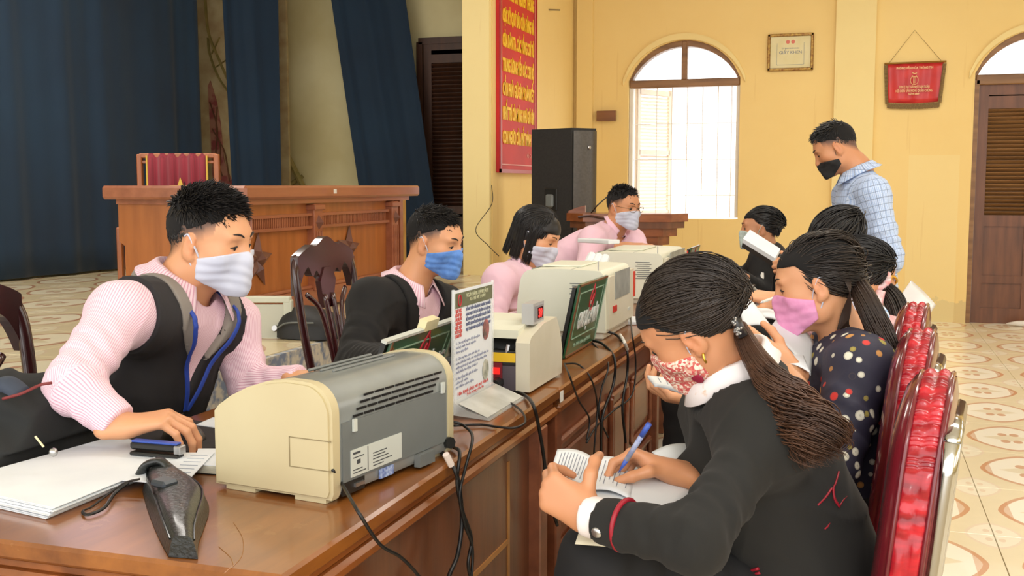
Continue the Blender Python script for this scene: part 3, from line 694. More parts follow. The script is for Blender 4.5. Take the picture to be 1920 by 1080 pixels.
# ================================================================ machines on the tables
M_cr = mat('aged_cream_plastic', (198, 186, 148), 0.55, c2=(190, 176, 138), scale=4, bmp=0.05)
M_cr2 = mat('pale_cream_plastic', (222, 222, 204), 0.5, c2=(214, 214, 194), scale=3)
M_cr3 = mat('warm_white_plastic', (212, 206, 186), 0.45, c2=(204, 198, 176))
M_gr = mat('grey_plastic', (138, 142, 138), 0.3, c2=(126, 130, 128), coat=0.4)
M_gr2 = mat('mid_grey_plastic', (112, 116, 114), 0.4)
M_blk = mat('black_plastic', (22, 22, 22), 0.4, c2=(30, 30, 28))
M_blkc = mat('black_cable', (20, 20, 20), 0.45)
M_lab = mat('pale_grey_label', (196, 200, 192), 0.5)
M_ink = mat('label_ink', (70, 72, 74), 0.6)
M_paper = mat('white_paper', (226, 230, 232), 0.7, c2=(218, 222, 226))
M_metal = mat('brushed_metal', (190, 190, 190), 0.3, 0.9)
M_redl = mat('glowing_red_switch', (235, 40, 34), 0.3, emit=0.8)
# --- printer: local frame rotated a little
pr_ = thing('laser_printer', 'small grey and cream laser printer with ventilation slots at the corner of the near table', 'printer', (-0.9, 1.67, 0.75))
ar = math.radians(-8); PU = np.array([math.cos(ar), math.sin(ar), 0]); PV = np.array([-math.sin(ar) + 0.03, math.cos(ar), 0]); PV /= np.linalg.norm(PV)
PO = np.array([-1.003, 1.493, 0.7575])
def pp(u, v, z): return PO + PU * u + PV * v + np.array([0, 0, z])
prof = [(0.0, 0.0), (0.232, 0.0), (0.236, 0.01), (0.236, 0.135)] + [(0.236 - 0.05 + 0.05 * math.cos(t), 0.135 + 0.05 * math.sin(t)) for t in np.linspace(0.2, math.pi / 2, 7)] + [(0.15, 0.186), (0.11, 0.18), (0.07, 0.167), (0.035, 0.15), (0.01, 0.133), (0.0, 0.122)]
def inset(p, d):
    c = np.array([0.118, 0.09]); return [tuple(c + (np.array(q) - c) * (1 - d / 0.118)) for q in p]
def pprism(pts, v0, v1, z=0): return MB().prism(pts, pp(0, v0, z), PU, Z, PV, v1 - v0)
pprism(prof, 0.004, 0.022).build('side_cover', M_cr, pr_, 'auto')
pprism(inset(prof, 0.006), 0.0, 0.004).build('side_cover_rim', M_cr, pr_)
pprism(prof, 0.352, 0.37).build('side_cover', M_cr, pr_, 'auto')
pprism(inset(prof, 0.003), 0.022, 0.352).build('body', M_gr, pr_, 'auto')
def rface(u_off, v0, v1, z0, z1, name, m, th=0.002, par=None):
    return MB().prism([(v0, z0), (v1, z0), (v1, z1), (v0, z1)], pp(0.233 + u_off, 0, 0), PV, Z, PU, th).build(name, m, par or pr_)
rface(0, 0.03, 0.345, 0.022, 0.118, 'rear_lower_panel', M_gr2, 0.0025)
for k, z in enumerate((0.122, 0.132, 0.142, 0.152)):
    for j in range(8):
        v = 0.06 + 0.245 * j / 8 + 0.01 * k
        if v > 0.31: continue
        rface(0.0008, v, v + 0.026, z, z + 0.0035, 'vent_slot', M_blk, 0.002)
for k, (uu, zz) in enumerate(((0.16, 0.1845), (0.135, 0.1835), (0.11, 0.182))):
    MB().box(pp(uu, 0.2, zz), (0.006, 0.19, 0.005), ar, bev=0.002).build('top_rib', M_gr2, pr_)
rl_ = rface(0.001, 0.05, 0.195, 0.026, 0.07, 'rating_label', M_lab, 0.003)
for (v0, v1, z0, z1) in ((0.055, 0.075, 0.062, 0.0655), (0.055, 0.085, 0.056, 0.0575), (0.065, 0.075, 0.045, 0.052), (0.055, 0.08, 0.036, 0.0375), (0.055, 0.09, 0.031, 0.0325), (0.11, 0.15, 0.052, 0.0535), (0.11, 0.145, 0.047, 0.0485), (0.11, 0.155, 0.042, 0.0435), (0.11, 0.165, 0.036, 0.0375), (0.11, 0.14, 0.031, 0.0325), (0.095, 0.0965, 0.028, 0.068)):
    rface(0.004, v0, v1, z0, z1, 'label_print', M_ink, 0.0004, rl_)
rface(0.001, 0.13, 0.17, 0.004, 0.02, 'serial_label', mat('blue_white_label', (170, 186, 214), 0.5, c2=(90, 110, 170), scale=150), 0.003)
rface(-0.002, 0.03, 0.09, 0.0, 0.02, 'port_recess', M_blk, 0.003); rface(0.001, 0.06, 0.085, 0.008, 0.014, 'usb_port', M_metal, 0.004)
for v, z in ((0.055, 0.1), (0.325, 0.115)): rface(0.003, v, v + 0.009, z, z + 0.02, 'latch', M_lab, 0.004)
rface(0.0, 0.24, 0.29, -0.002, 0.02, 'foot_block', M_gr2, 0.012)
# outline of the small flap on the cream side
fl = MB()
for (u0, u1, z0, z1) in ((0.155, 0.236, 0.0945, 0.096), (0.155, 0.236, 0.047, 0.0485), (0.155, 0.1565, 0.047, 0.096)):
    fl.prism([(u0, z0), (u1, z0), (u1, z1), (u0, z1)], pp(0, -0.0008, 0), PU, Z, PV, 0.001)
fl.build('flap_outline', mat('seam_shadow', (140, 126, 92), 0.6), pr_)
for u in (0.03, 0.17):
    for v in (0.02, 0.34): MB().box(pp(u + 0.02, v, -0.0035), (0.06, 0.03, 0.007), ar).build('foot', M_cr, pr_)
# --- paper stack and loose sheets
def sheet(corners, z0, h, name='sheet', m=None, parent=None, wav=0.0):
    mb = MB(); c = [np.array([q[0], q[1]]) for q in corners]
    return mb.prism([tuple(q) for q in c], (0, 0, z0), X, Y, Z, h).build(name, m or M_paper, parent)
ps = thing('paper_stack', 'thick stack of blank white paper sheets at the left end of the near table', 'paper stack', (-1.22, 1.5, 0.75))
cs = [onz(78, 970, 0.752), onz(205, 838, 0.752), onz(-30, 905, 0.752), onz(-170, 935, 0.752)]
A, B = onz(85, 972, .752), onz(230, 838, .752)
base4 = [onz(88, 972, .752), onz(340, 868, .752), onz(205, 832, .752), onz(-120, 925, .752)]
for k in range(16):
    off = np.array([random.uniform(-.002, .002), random.uniform(-.002, .002), 0]) + np.array([0.0006 * k, 0.0003 * k, 0])
    if k in (6, 11): off = off + np.array([0.004, -0.003, 0])
    sheet([q + off for q in base4], 0.7505 + k * 0.0011, 0.001, 'sheet', M_paper, ps)
sheet([onz(300, 890, .757), onz(372, 852, .757), onz(330, 846, .757), onz(250, 876, .757)], 0.7505, 0.0012, 'printed_sheet', M_paper, ps)
lp = thing('printed_page', 'printed page sticking out of the paper stack beside the black pouch', 'paper', onz(330, 880))
q4 = [onz(345, 908, .77), onz(402, 848, .77), onz(300, 848, .77), onz(230, 900, .77)]
sheet(q4, 0.7685, 0.0012, 'page', M_paper, lp)
for k in range(9):
    t = k / 9; a = np.array(q4[0]) * (1 - t) + np.array(q4[1]) * t; b2 = np.array(q4[3]) * (1 - t) + np.array(q4[2]) * t
    p0, p1 = a * 0.93 + b2 * 0.07, a * 0.62 + b2 * 0.38; p0[2] = p1[2] = 0.7702
    MB().tube([p0, p1], 0.0006, 4).build('text_line', mat('faint_print', (150, 156, 166), 0.7), lp)
bkk = thing('closed_book', 'white closed booklet between the paper stack and the small printer', 'book', onz(395, 885))
c4 = [onz(362, 888), onz(425, 893), onz(425, 858), onz(372, 858)]
sheet(c4, 0.752, 0.014, 'page_block', mat('page_edges', (206, 204, 186), 0.7, c2=(176, 172, 150), scale=60, stretch=(1, 1, 12)), bkk)
sheet(c4, 0.7505, 0.002, 'cover', M_blk, bkk); sheet(c4, 0.766, 0.0012, 'cover', M_paper, bkk)
single(MB().prism([(q[0], q[1]) for q in (onz(368, 800), onz(425, 808), onz(425, 792), onz(400, 786))], (0, 0, 0.7505), X, Y, Z, 0.004), 'note_paper', M_paper, 'white slip of paper behind the mouse pad', 'paper')
# --- mouse pad, mouse, stapler
M_pad = mat('charcoal_mouse_pad', (46, 42, 42), 0.8, c2=(38, 34, 36), scale=40)
pc = [onz(232, 842, .752), onz(370, 848, .752), onz(425, 834, .752), onz(430, 800, .752), onz(345, 785, .752), onz(250, 800, .752)]
single(MB().prism([(q[0], q[1]) for q in pc], (0, 0, 0.7505), X, Y, Z, 0.0025), 'mouse_pad', M_pad, 'dark charcoal mouse pad under the black mouse', 'mouse pad')
ms = thing('computer_mouse', 'black computer mouse under the hand of the man in the vest', 'mouse', onz(340, 822, .753))
c0 = onz(345, 822, .753); ma = math.radians(-18)
mu = np.array([math.cos(ma), math.sin(ma), 0]); mv = np.array([-math.sin(ma), math.cos(ma), 0])
G = []
for i in range(13):
    t = i / 12; u = -0.052 + 0.104 * t; w = 0.029 * (1 - abs(2 * t - 1) ** 3) ** 0.5 + 0.001; h = 0.034 * (math.sin(math.pi * min(1, t * 0.85 + 0.1))) ** 0.7 * (1 - abs(2 * t - 1) ** 6) + 0.001
    G.append([c0 + mu * u + mv * w * math.cos(a) + np.array([0, 0, max(0, h * math.sin(a))]) for a in np.linspace(0, math.pi, 11)])
mb = MB(); mb.grid(G); mb.build('shell', M_blk, ms, True)
MB().tube([c0 + mu * 0.012 + np.array([0, 0, .0335]), c0 + mu * 0.048 + np.array([0, 0, .012])], 0.0012, 5).build('button_gap', M_gr2, ms)
MB().tube([c0 + mu * 0.026 + mv * .003 + np.array([0, 0, .031]), c0 + mu * 0.026 - mv * .003 + np.array([0, 0, .031])], 0.005, 8).build('scroll_wheel', M_gr2, ms)
st = thing('stapler', 'black stapler with blue edge lying on the paper stack', 'stapler', onz(290, 850, .77))
sa, sb = onz(248, 848, .772), onz(340, 856, .772); su = (sb - sa) / np.linalg.norm(sb - sa); rz = math.atan2(su[1], su[0]); L = np.linalg.norm(sb - sa); sc = (sa + sb) / 2; sc[2] = 0
M_blue = mat('blue_plastic', (56, 84, 170), 0.4)
MB().box(sc + (0, 0, .7725), (L * .98, .022, .006), rz, bev=.002).build('base_plate', M_blk, st)
MB().box(sc + (0, 0, .786), (L, .018, .014), rz, bev=.004).build('magazine', M_blk, st)
MB().box(sc + (0, 0, .7945), (L * .93, .016, .004), rz, bev=.0015).build('top_cap', M_blue, st)
MB().box(sc + su * (L * .47) + (0, 0, .784), (.014, .02, .016), rz, bev=.002).build('steel_jaw', M_metal, st)
# --- black leather pouch with strap
M_lea = mat('black_leather', (24, 26, 25), 0.35, c2=(34, 38, 36), scale=30, bmp=0.5, coat=0.2)
po = thing('leather_pouch', 'black leather holster pouch with wrist strap lying at the front of the near table', 'pouch', (-0.98, 1.33, 0.75))
cpx = [((285, 885), (320, 880), 0.030), ((268, 915), (352, 900), 0.034), ((272, 940), (384, 922), 0.036), ((280, 965), (392, 945), 0.038), ((294, 1000), (380, 985), 0.040), ((306, 1025), (372, 1008), 0.036), ((316, 1043), (371, 1035), 0.03)]
G = []
for (l, r, h) in cpx:
    a, b2 = onz(l[0], l[1], .752), onz(r[0], r[1] + 12, .752)
    row = []
    for t in np.linspace(0, 1, 11):
        row.append(a * (1 - t) + b2 * t + np.array([0, 0, h * (1 - abs(2 * t - 1) ** 4.5)]))
    G.append(row)
Gs = []
G = np.array(G)
for j in range(G.shape[1]): Gs.append(smooth_path(G[:, j], 5))
G = np.stack(Gs, 1)
mb = MB(); mb.grid(G); nrow = G.shape[0]
Gb = G.copy(); Gb[:, :, 2] = 0.751; mb.grid(Gb); mb.grid(np.stack([G[0], Gb[0]])); mb.grid(np.stack([G[-1], Gb[-1]]))
mb.build('body', M_lea, po, 'auto')
for j in (1, 9):
    MB().tube(G[2:-1, j] + np.array([0, 0, .002]), 0.0016, 6).build('seam', mat('glossy_black', (12, 14, 13), 0.2), po)
hd = [onz(262, 892, .765), onz(275, 872, .785), onz(300, 866, .79), onz(318, 880, .78), onz(322, 905, .765)]
MB().tube(smooth_path(hd, 5), 0.011, 10, flat=0.6).build('flap_loop', M_lea, po, True)
MB().box(onz(308, 905, .79), (.034, .03, .012), math.radians(-15), bev=.004).build('buckle_tab', mat('slate_leather', (48, 54, 60), 0.4), po)
stp = [onz(262, 898, .775), onz(235, 905, .77), onz(205, 925, .76), onz(172, 950, .756), onz(155, 958, .7545), onz(165, 965, .7545), onz(195, 952, .756), onz(215, 925, .76), onz(240, 905, .77)]
MB().tube(smooth_path(stp, 6), 0.0028, 6, flat=0.6).build('wrist_strap', M_blkc, po)
# --- laptops with green placards
M_green = mat('dark_green_board', (24, 74, 44), 0.35, c2=(30, 88, 52), scale=3, coat=0.3)
M_tan = mat('tan_edge', (128, 84, 50), 0.5)
M_cl = mat('pale_green_line', (150, 176, 150), 0.5)
M_lbl = mat('lettering_white', (214, 216, 210), 0.5)
M_emr = mat('emblem_red', (186, 40, 52), 0.5)
def placard(label, A, V2, H, word, lapn, edge_tab, lab_lap, letters_v):
    """A bottom near corner, V2 unit vector along the edge, H vector up the leaning plate"""
    V2 = V2 / np.linalg.norm(V2); w, Hh = lapn[0], np.linalg.norm(H); Hu = H / Hh; Nn = np.cross(V2, Hu)
    lt = thing('laptop', lab_lap, 'laptop', (A + V2 * w / 2) * np.array([1, 1, 0]) + np.array([0, 0, .75]))
    def bx(o, v0, v1, h0, h1, n0, n1, name, m, th):
        return MB().prism([(v0, h0), (v1, h0), (v1, h1), (v0, h1)], A + Nn * n0, V2, Hu, Nn, n1 - n0).build(name, m, o)
    bx(lt, -.01, w + .01, .005, Hh - .01, -.016, -.006, 'lid', M_blk, 0)
    bx(lt, .01, w - .01, .02, Hh - .02, -.018, -.016, 'screen', mat('dim_screen', (30, 34, 44), 0.2), 0)
    V3 = np.array([-V2[1], V2[0], 0])
    if V3[0] > 0: V3 = -V3
    P0 = A + V3 * 0.02; P0[2] = .753
    pts = [(0, 0), (w, 0), (w, .22), (0, .22)]
    MB().prism(pts, P0 - (V2 * .0), V2, V3, Z, .016).build('keyboard_base', M_blk if lapn[1] else mat('silver_plastic', (186, 184, 178), 0.4), lt)
    MB().prism([(.02, .03), (w - .02, .03), (w - .02, .12), (.02, .12)], P0 + np.array([0, 0, .016]), V2, V3, Z, .002).build('keys', M_gr2, lt)
    p = thing('green_placard', label, 'sign', A + V2 * w / 2)
    pb = bx(p, 0, w, 0, Hh, -.004, .002, 'board', M_green, 0)
    for (a, b2, c, d) in ((0, w, 0, .006), (0, w, Hh - .006, Hh), (0, .006, 0, Hh), (w - .006, w, 0, Hh)): bx(p, a, b2, c, d, .002, .004, 'rim', M_tan if a == 0 else M_cl, 0)
    m_ = .03
    for (a, b2, c, d) in ((m_, w - m_, .05, .053), (m_, w - m_, Hh - m_, Hh - m_ + .003), (m_, m_ + .003, .05, Hh - m_), (w - m_ - .003, w - m_, .05, Hh - m_)): bx(p, a, b2, c, d, .002, .0035, 'border_line', M_cl, 0)
    bx(p, .012, .017, .02, Hh - .02, .002, .0035, 'border_line', M_tan, 0)
    ec = A + V2 * w * .55 + Hu * Hh * .72 + Nn * .003
    k = [ec + V2 * .024 * math.cos(t) + Hu * (.034 * math.sin(t) + (.014 if abs(t - math.pi / 2) < .3 else 0)) for t in np.linspace(0, 2 * math.pi, 21)]
    MB().tube(k, .0034, 6, flat=.5).build('emblem_ring', M_emr, pb)
    MB().tube([ec - V2 * .01 - Hu * .014, ec + V2 * .004 + Hu * .016, ec + V2 * .014 - Hu * .004], .004, 6, flat=.5).build('emblem_flame', M_emr, pb)
    MB().tube([ec - V2 * .02 - Hu * .028, ec - V2 * .012 - Hu * .002], .003, 6, flat=.5).build('emblem_leaf', M_cl, pb)
    text(word, .07, A + V2 * letters_v[0] + Hu * Hh * .36 + Nn * .003, V2, Hu, M_lbl, pb, squash=letters_v[1], ext=.001, bold=.0015)
    if letters_v[2]: text(letters_v[2], .018, A + V2 * w * .5 + Hu * .022 + Nn * .003, V2, Hu, M_cl, pb, squash=w * .6, ext=.0006)
    if edge_tab:
        bx(p, w * .42, w * .62, Hh - .004, Hh + .02, -.012, .006, 'paper_tab', mat('cream_card', (226, 214, 170), 0.6), 0)
        bx(p, -.04, w * .42, Hh - .003, Hh + .003, -.006, .006, 'pale_top_edge', M_lab, 0); bx(p, w * .62, w, Hh - .003, Hh + .003, -.006, .006, 'pale_top_edge', M_lab, 0)
    return lt
A2 = onz(1057, 672, .754)
placard('green placard lettered GIAO DỊCH VIÊN hung beside the note counter', A2, np.array([0.0, 1, 0]), np.array([0.045, 0, 0.213]), 'GIAO DỊCH VIÊN', (.355, 1), 0, 'black laptop opened behind the placard beside the note counter', (.19, .24, 'Xin kính chào quý khách'))
A1 = np.array([-0.945, 1.93, .762])
placard('green placard with red emblem standing behind the small grey printer', A1, np.array([0.0, 1, 0]), np.array([0.068, 0, 0.182]), 'KHÁCH HÀNG', (.36, 0), 1, 'silver laptop in front of the man in the black suit', (.2, .3, ''))
A3 = np.array([-0.80, 5.06, .754])
placard('small dark green placard at the far end of the tables beyond the printers', A3, np.array([0.0, 1, 0]), np.array([0.05, 0, 0.2]), 'GIAO DỊCH', (.28, 1), 0, 'black laptop behind the far green placard', (.14, .2, ''))
# --- acrylic notice stand
an = thing('notice_stand', 'white rate notice sheet in a clear acrylic stand between printer and note counter', 'notice', (-0.83, 2.28, 0.75))
NB = onz(850, 778, .757); NE = onz(921, 739, .757); NV = (NE - NB); nw = np.linalg.norm(NV); NV /= nw; NV[2] = 0
NN = np.array([NV[1], -NV[0], 0]); NH = .268; lean = np.array([0.012, 0, 1.0]); lean /= np.linalg.norm(lean)
def nbx(v0, v1, h0, h1, n0, n1, name, m): return MB().prism([(v0, h0), (v1, h0), (v1, h1), (v0, h1)], NB + NN * n0, NV, lean, NN, n1 - n0).build(name, m, an)
nsh = nbx(0, nw, 0, NH, -.001, .0, 'sheet', M_paper)
M_acr, nt, b = base('clear_acrylic'); b.inputs['Base Color'].default_value = (.9, .93, .9, 1); b.inputs['Roughness'].default_value = .08; b.inputs['Alpha'].default_value = .35; b.inputs['Coat Weight'].default_value = 1
nbx(-.008, nw + .008, 0, NH + .004, .0035, .005, 'acrylic_front', M_acr) if False else None
nbx(-.007, 0, 0, NH + .003, -.003, .003, 'acrylic_edge', M_acr); nbx(nw, nw + .005, 0, NH + .003, -.003, .003, 'acrylic_edge', M_acr)
foot = [(0, 0.0), (.085, -.006), (.085, -.003), (.03, .012), (0.0, .03)]
MB().prism(foot, NB - NV * .004, NN, Z, NV, nw + .008).build('acrylic_foot', M_acr, an)
MB().prism([(.012, .0245), (.078, -.001), (.078, .0), (.012, .0255)], NB, NN, Z, NV, nw).build('foot_card', mat('silver_card', (206, 206, 200), 0.3, c2=(176, 176, 168), scale=14), an)
nbx(.002, nw - .002, NH * .855, NH * .975, .0, .0012, 'header_band', mat('olive_header', (108, 112, 84), 0.5, c2=(92, 96, 70)))
M_r = mat('red_print', (214, 92, 84), 0.6); M_k = mat('slate_print', (104, 112, 142), 0.6); M_g = mat('grey_print', (150, 154, 176), 0.6)
tO = lambda v, h: NB + NV * v + lean * h + NN * .0008
for (s, h, sz, w) in (('NGÂN HÀNG CHÍNH SÁCH', .935, .013, .14), ('XÃ HỘI VIỆT NAM', .9, .011, .1)):
    text(s, sz, tO(nw * .58, NH * h - .003) + NN * .0008, NV, lean, mat('pale_print', (206, 206, 170), .6), nsh, squash=w, ext=.0003)
ring = [tO(nw * .12 + .009 * math.cos(t), NH * .915 + .012 * math.sin(t)) + NN * .001 for t in np.linspace(0, 2 * math.pi, 13)]
MB().tube(ring, .0016, 5).build('emblem', M_emr, nsh)
for k, s in enumerate(('THỦ TỤC', 'HỒ SƠ VAY', 'LÃI SUẤT', 'THỜI HẠN', 'MỨC VAY', 'TIẾT KIỆM', 'HOÀN TRẢ')):
    text(s, .0095, tO(.026, NH * (.82 - .034 * k)), NV, lean, M_r, nsh, ext=.0003, bold=.0003, squash=.036 + .004 * (k % 3))
for k, s in enumerate(('SỔ VAY VỐN CỦA KHÁCH HÀNG TẠI ĐIỂM', 'GIAO DỊCH XÃ LÀ TÀI SẢN CÓ GIÁ TRỊ', 'ĐỀ NGHỊ QUÝ KHÁCH KIỂM TRA KỸ SỐ TIỀN', 'TRƯỚC KHI RỜI KHỎI BÀN GIAO DỊCH NÀY', 'MỌI Ý KIẾN XIN GỌI SỐ ĐIỆN THOẠI SAU')):
    text(s, .0085, tO(nw * .62, NH * (.815 - .042 * k)), NV, lean, M_k, nsh, ext=.0003, bold=.0003, squash=nw * .66)
for k, (s, w) in enumerate((('1. Cho vay hộ nghèo, hộ cận nghèo', .6), ('và hộ mới thoát nghèo', .5), ('theo quy định', .3), ('2. Cho vay học sinh sinh viên có', .6), ('hoàn cảnh khó khăn, cho vay giải quyết việc làm', .85), ('nước sạch và vệ sinh môi trường nông thôn', .8), ('xuất khẩu lao động và nhà ở', .55), ('3. Huy động tiền gửi tiết kiệm', .55), ('của tổ viên', .3), ('tại điểm giao dịch', .45))):
    text(s, .0082, tO(.012, NH * (.56 - .036 * k - (.02 if k > 2 else 0) - (.015 if k > 6 else 0))), NV, lean, M_g, nsh, ext=.0003, align='LEFT', squash=nw * w)
text('Hân hạnh phục vụ quý khách', .012, tO(nw / 2, NH * .135), NV, lean, M_r, nsh, ext=.0003, squash=nw * .8)
text('Trân trọng cảm ơn', .01, tO(nw * .55, NH * .1), NV, lean, M_r, nsh, ext=.0003, squash=nw * .45)
for (h, m1, m2) in ((.6, (86, 66, 60), (196, 110, 110)), (.25, (120, 126, 110), (206, 204, 190))):
    pts = [(.021 * math.cos(t), .024 * math.sin(t)) for t in np.linspace(0, 2 * math.pi, 21)[:-1]]
    MB().prism(pts, tO(nw * .82, NH * h), NV, lean, NN, .0008).build('photo_disc', mat('photo_%d' % m1[0], m1, .5, c2=m2, scale=40), nsh)
# --- note counting machine
nc = thing('note_counter', 'cream banknote counting machine with red numeral display and open mechanism', 'machine', (-0.85, 2.6, 0.75))
n0 = onz(993, 736, .757); n1 = onz(1053, 699, .757); cv = n1 - n0; cl_ = np.linalg.norm(cv); cv /= cl_; cn = np.array([cv[1], -cv[0], 0])
def cprism(pts, off, th, name, m, sm=False, z=0.0): return MB().prism(pts, n0 + cn * off + np.array([0, 0, z]), cv, Z, cn, th).build(name, m, nc, sm)
sp_ = [(0, 0), (cl_, .0), (cl_ + .004, .02), (cl_ + .006, .06), (cl_ - .01, .1), (cl_ - .025, .125), (cl_ - .05, .155), (.12, .152), (.04, .137), (.012, .13), (.0, .118)]
cprism(sp_, -.035, .035, 'side_cover', M_cr3, 'auto'); cprism(sp_, -.26, .035, 'side_cover', M_cr3, 'auto')
cprism([(.03, .0), (cl_ - .02, .0), (cl_ - .02, .07), (.03, .07)], -.225, .19, 'chassis', M_gr2)
cprism([(.005, .001), (.03, .001), (.03, .06), (.005, .06)], -.225, .19, 'rear_panel', mat('violet_grey_steel', (98, 90, 98), .45, .3))
cprism([(.02, .125), (cl_ - .06, .148), (cl_ - .05, .16), (.10, .158), (.02, .145)], -.225, .19, 'hopper_lid', M_cr2)
cprism([(.06, .07), (cl_ - .04, .07), (cl_ - .05, .13), (.08, .12)], -.225, .19, 'inner_rollers', M_blk)
for o_ in (-.05, -.075, -.12, -.15, -.19): MB().tube([n0 + cn * o_ + cv * .045 + np.array([0, 0, .075]), n0 + cn * (o_ + .006) + cv * .05 + np.array([0, 0, .105])], .006, 8).build('roller_arm', M_metal if o_ in (-.075, -.15) else M_gr2, nc)
MB().tube([n0 + cn * -.22 + cv * .05 + np.array([0, 0, .085]), n0 + cn * -.04 + cv * .05 + np.array([0, 0, .085])], .009, 10).build('roller', M_blk, nc)
cprism([(.0, .07), (.004, .07), (.004, .092), (.0, .092)], -.11, .074, 'yellow_label', mat('yellow_label', (232, 190, 40), .5))
cprism([(.0, .03), (.005, .03), (.005, .068), (.0, .068)], -.1, .03, 'switch_plate', mat('dark_red_plate', (120, 30, 40), .5))
cprism([(-.004, .04), (.0, .04), (.0, .056), (-.004, .056)], -.093, .018, 'red_switch', M_redl)
MB().tube([n0 + cn * -.08 + cv * .01 + np.array([0, 0, .02]), n0 + cn * -.08 + cv * -.03 + np.array([0, 0, .018])], .014, 10).build('power_plug', M_blk, nc)
for (o_, z) in ((-.2, .045), (-.15, .02)): MB().tube([n0 + cn * o_ + cv * .006 + np.array([0, 0, z]), n0 + cn * o_ + cv * .0 + np.array([0, 0, z])], .005, 8).build('screw', M_blk, nc)
ld = thing('led_display', 'small grey box display with glowing red digits 39 on the note counter', 'display', onz(1008, 610, .9))
lc = at(1008, 587, 2.64); la = math.atan2(cv[1], cv[0])
def lb(v0, v1, z0, z1, n_0, n_1, name, m): return MB().prism([(v0, z0), (v1, z0), (v1, z1), (v0, z1)], lc + cn * n_0, cv, Z, cn, n_1 - n_0).build(name, m, ld)
lb(-.035, .055, -.026, .026, -.03, .0, 'case', mat('light_grey_case', (178, 178, 176), .4)); lb(-.026, .046, -.019, .019, .0, .0015, 'bezel', mat('bezel_grey', (150, 148, 150), .4)); dw_ = lb(-.004, .04, -.014, .014, .0015, .002, 'display_window', mat('dark_red_window', (70, 20, 24), .2))
M_led = mat('lit_red_digit', (255, 40, 36), .5, emit=3.0)
text('39', .03, lc + cv * .018 + cn * .0022 + np.array([0, 0, -.011]), cv, Z, M_led, dw_, ext=.0004, squash=.03, bold=.0008)
MB().tube(smooth_path([lc + cv * .055 - cn * .01, lc + cv * .09 - cn * .02 + np.array([0, 0, .004]), lc + cv * .13 - cn * .04 + np.array([0, 0, -.03])], 6), .0016, 6).build('lead', M_blkc, ld)
# --- two big cream printers
def big_printer(label, x0, x1, y0, y1, h, detail):
    p = thing('passbook_printer', label, 'printer', ((x0 + x1) / 2, (y0 + y1) / 2, .75))
    w = x1 - x0; r = .03
    pf = [(0, 0), (w, 0), (w - .006, h - .02)] + [(w - .03 + .022 * math.cos(t), h - .02 + .02 * math.sin(t)) for t in np.linspace(.3, math.pi / 2, 4)] + [(w * .5, h + .004)] + [(.055 - .04 * math.cos(t), h - .05 + .05 * math.sin(t)) for t in np.linspace(math.pi / 2, .2, 5)] + [(.008, h - .09)]
    MB().prism(pf, (x0, y0 + .004, .775), X, Z, Y, y1 - y0 - .03).build('body', M_cr2, p, 'auto')
    MB().box(((x0 + x1) / 2, (y0 + y1) / 2, .763), (w - .02, y1 - y0 - .04, .025), bev=.004).build('base', M_cr3, p)
    # control end facing the clients
    MB().prism([(y0 + .02, .03), (y1 - .02, .03), (y1 - .02, h), (y0 + .02, h)], (x1 - .004, 0, .775 - .02), Y, Z, X, .012).build('front_cover', M_cr3, p)
    MB().prism([(y0 + .1, .12), (y1 - .1, .12), (y1 - .1, .21), (y0 + .1, .21)], (x1 + .008, 0, .755), Y, Z, X, .002).build('screen', mat('grey_lcd', (136, 140, 136), .3, c2=(164, 168, 162), scale=20), p)
    MB().prism([(y0 + .07, .1), (y0 + .12, .1), (y0 + .12, .12), (y0 + .07, .12)], (x1 + .008, 0, .735), Y, Z, X, .004).build('red_button', mat('red_button', (198, 48, 40), .4), p)
    MB().prism([(y1 - .12, .07), (y1 - .08, .07), (y1 - .08, .08), (y1 - .12, .08)], (x1 + .008, 0, .745), Y, Z, X, .002).build('badge', M_lab, p)
    MB().prism([(y1 - .03, .1), (y1 - .01, .1), (y1 - .01, .19), (y1 - .03, .19)], (x1 + .004, 0, .755), Y, Z, X, .008).build('red_side_strip', mat('red_strip', (206, 62, 44), .4), p)
    for k in range(9):
        MB().box((x1 - .09 + .008 * (k % 2), y0 + .004, .775 + h * .45 + k * .0085), (.06, .003, .003)).build('vent_slot', M_gr2, p)
    for k, xx in enumerate((x0 + w * .18, x0 + w * .62)):
        MB().box((xx, y0 + .08, .777 + h - .001), (.003, .14, .004)).build('lid_seam', M_gr2, p)
    MB().box(((x0 + x1) / 2 - .02, (y0 + y1) / 2, .775 + h + .006), (w * .45, (y1 - y0) * .55, .006), bev=.003).build('paper_guide', M_cr2, p)
    MB().tube([(x1 - .03, y0 + .02, .775 + h), (x1 - .03, y0 + .02, .775 + h + .03)], .002, 5).build('pin', M_metal, p)
    return p
big_printer('large cream counter printer with grey screen and red button beside the middle laptop', -1.07, -.765, 3.33, 3.76, .2, 1)
big_printer('farthest large cream printer in front of the bespectacled man', -1.11, -.765, 4.4, 5.0, .19, 1)
# things between / behind the printers
ph = at(1122, 452, 4.75)
single(MB().box(ph, (.2, .07, .018), math.radians(-32), bev=.003), 'paper_tray', M_paper, 'white paper support leaning on the farthest printer', 'paper tray')
mb = MB()
for k in range(3): mb.lathe([(.006, -.05), (.016, -.05), (.016, .05), (.006, .05)], at(1106 + 13 * k, 487 + 2 * k, 3.86), 10, axis=(0.1, -.9, -.2))
single(mb, 'paper_roll', M_paper, 'three small rolls of white paper on the near cream printer', 'paper rolls', smooth=False)
single(MB().box(at(1187, 592, 3.9) * np.array([1, 1, 0]) + np.array([0, 0, .757]), (.1, .16, .012), .1, bev=.002), 'document_pad', M_paper, 'white pad of documents on the table just beyond the near cream printer', 'paper')
cu_ = thing('paper_cup', 'white cup with round lid behind the far green placard', 'cup', at(1322, 470, 5.35) * np.array([1, 1, 0]) + np.array([0, 0, .75]))
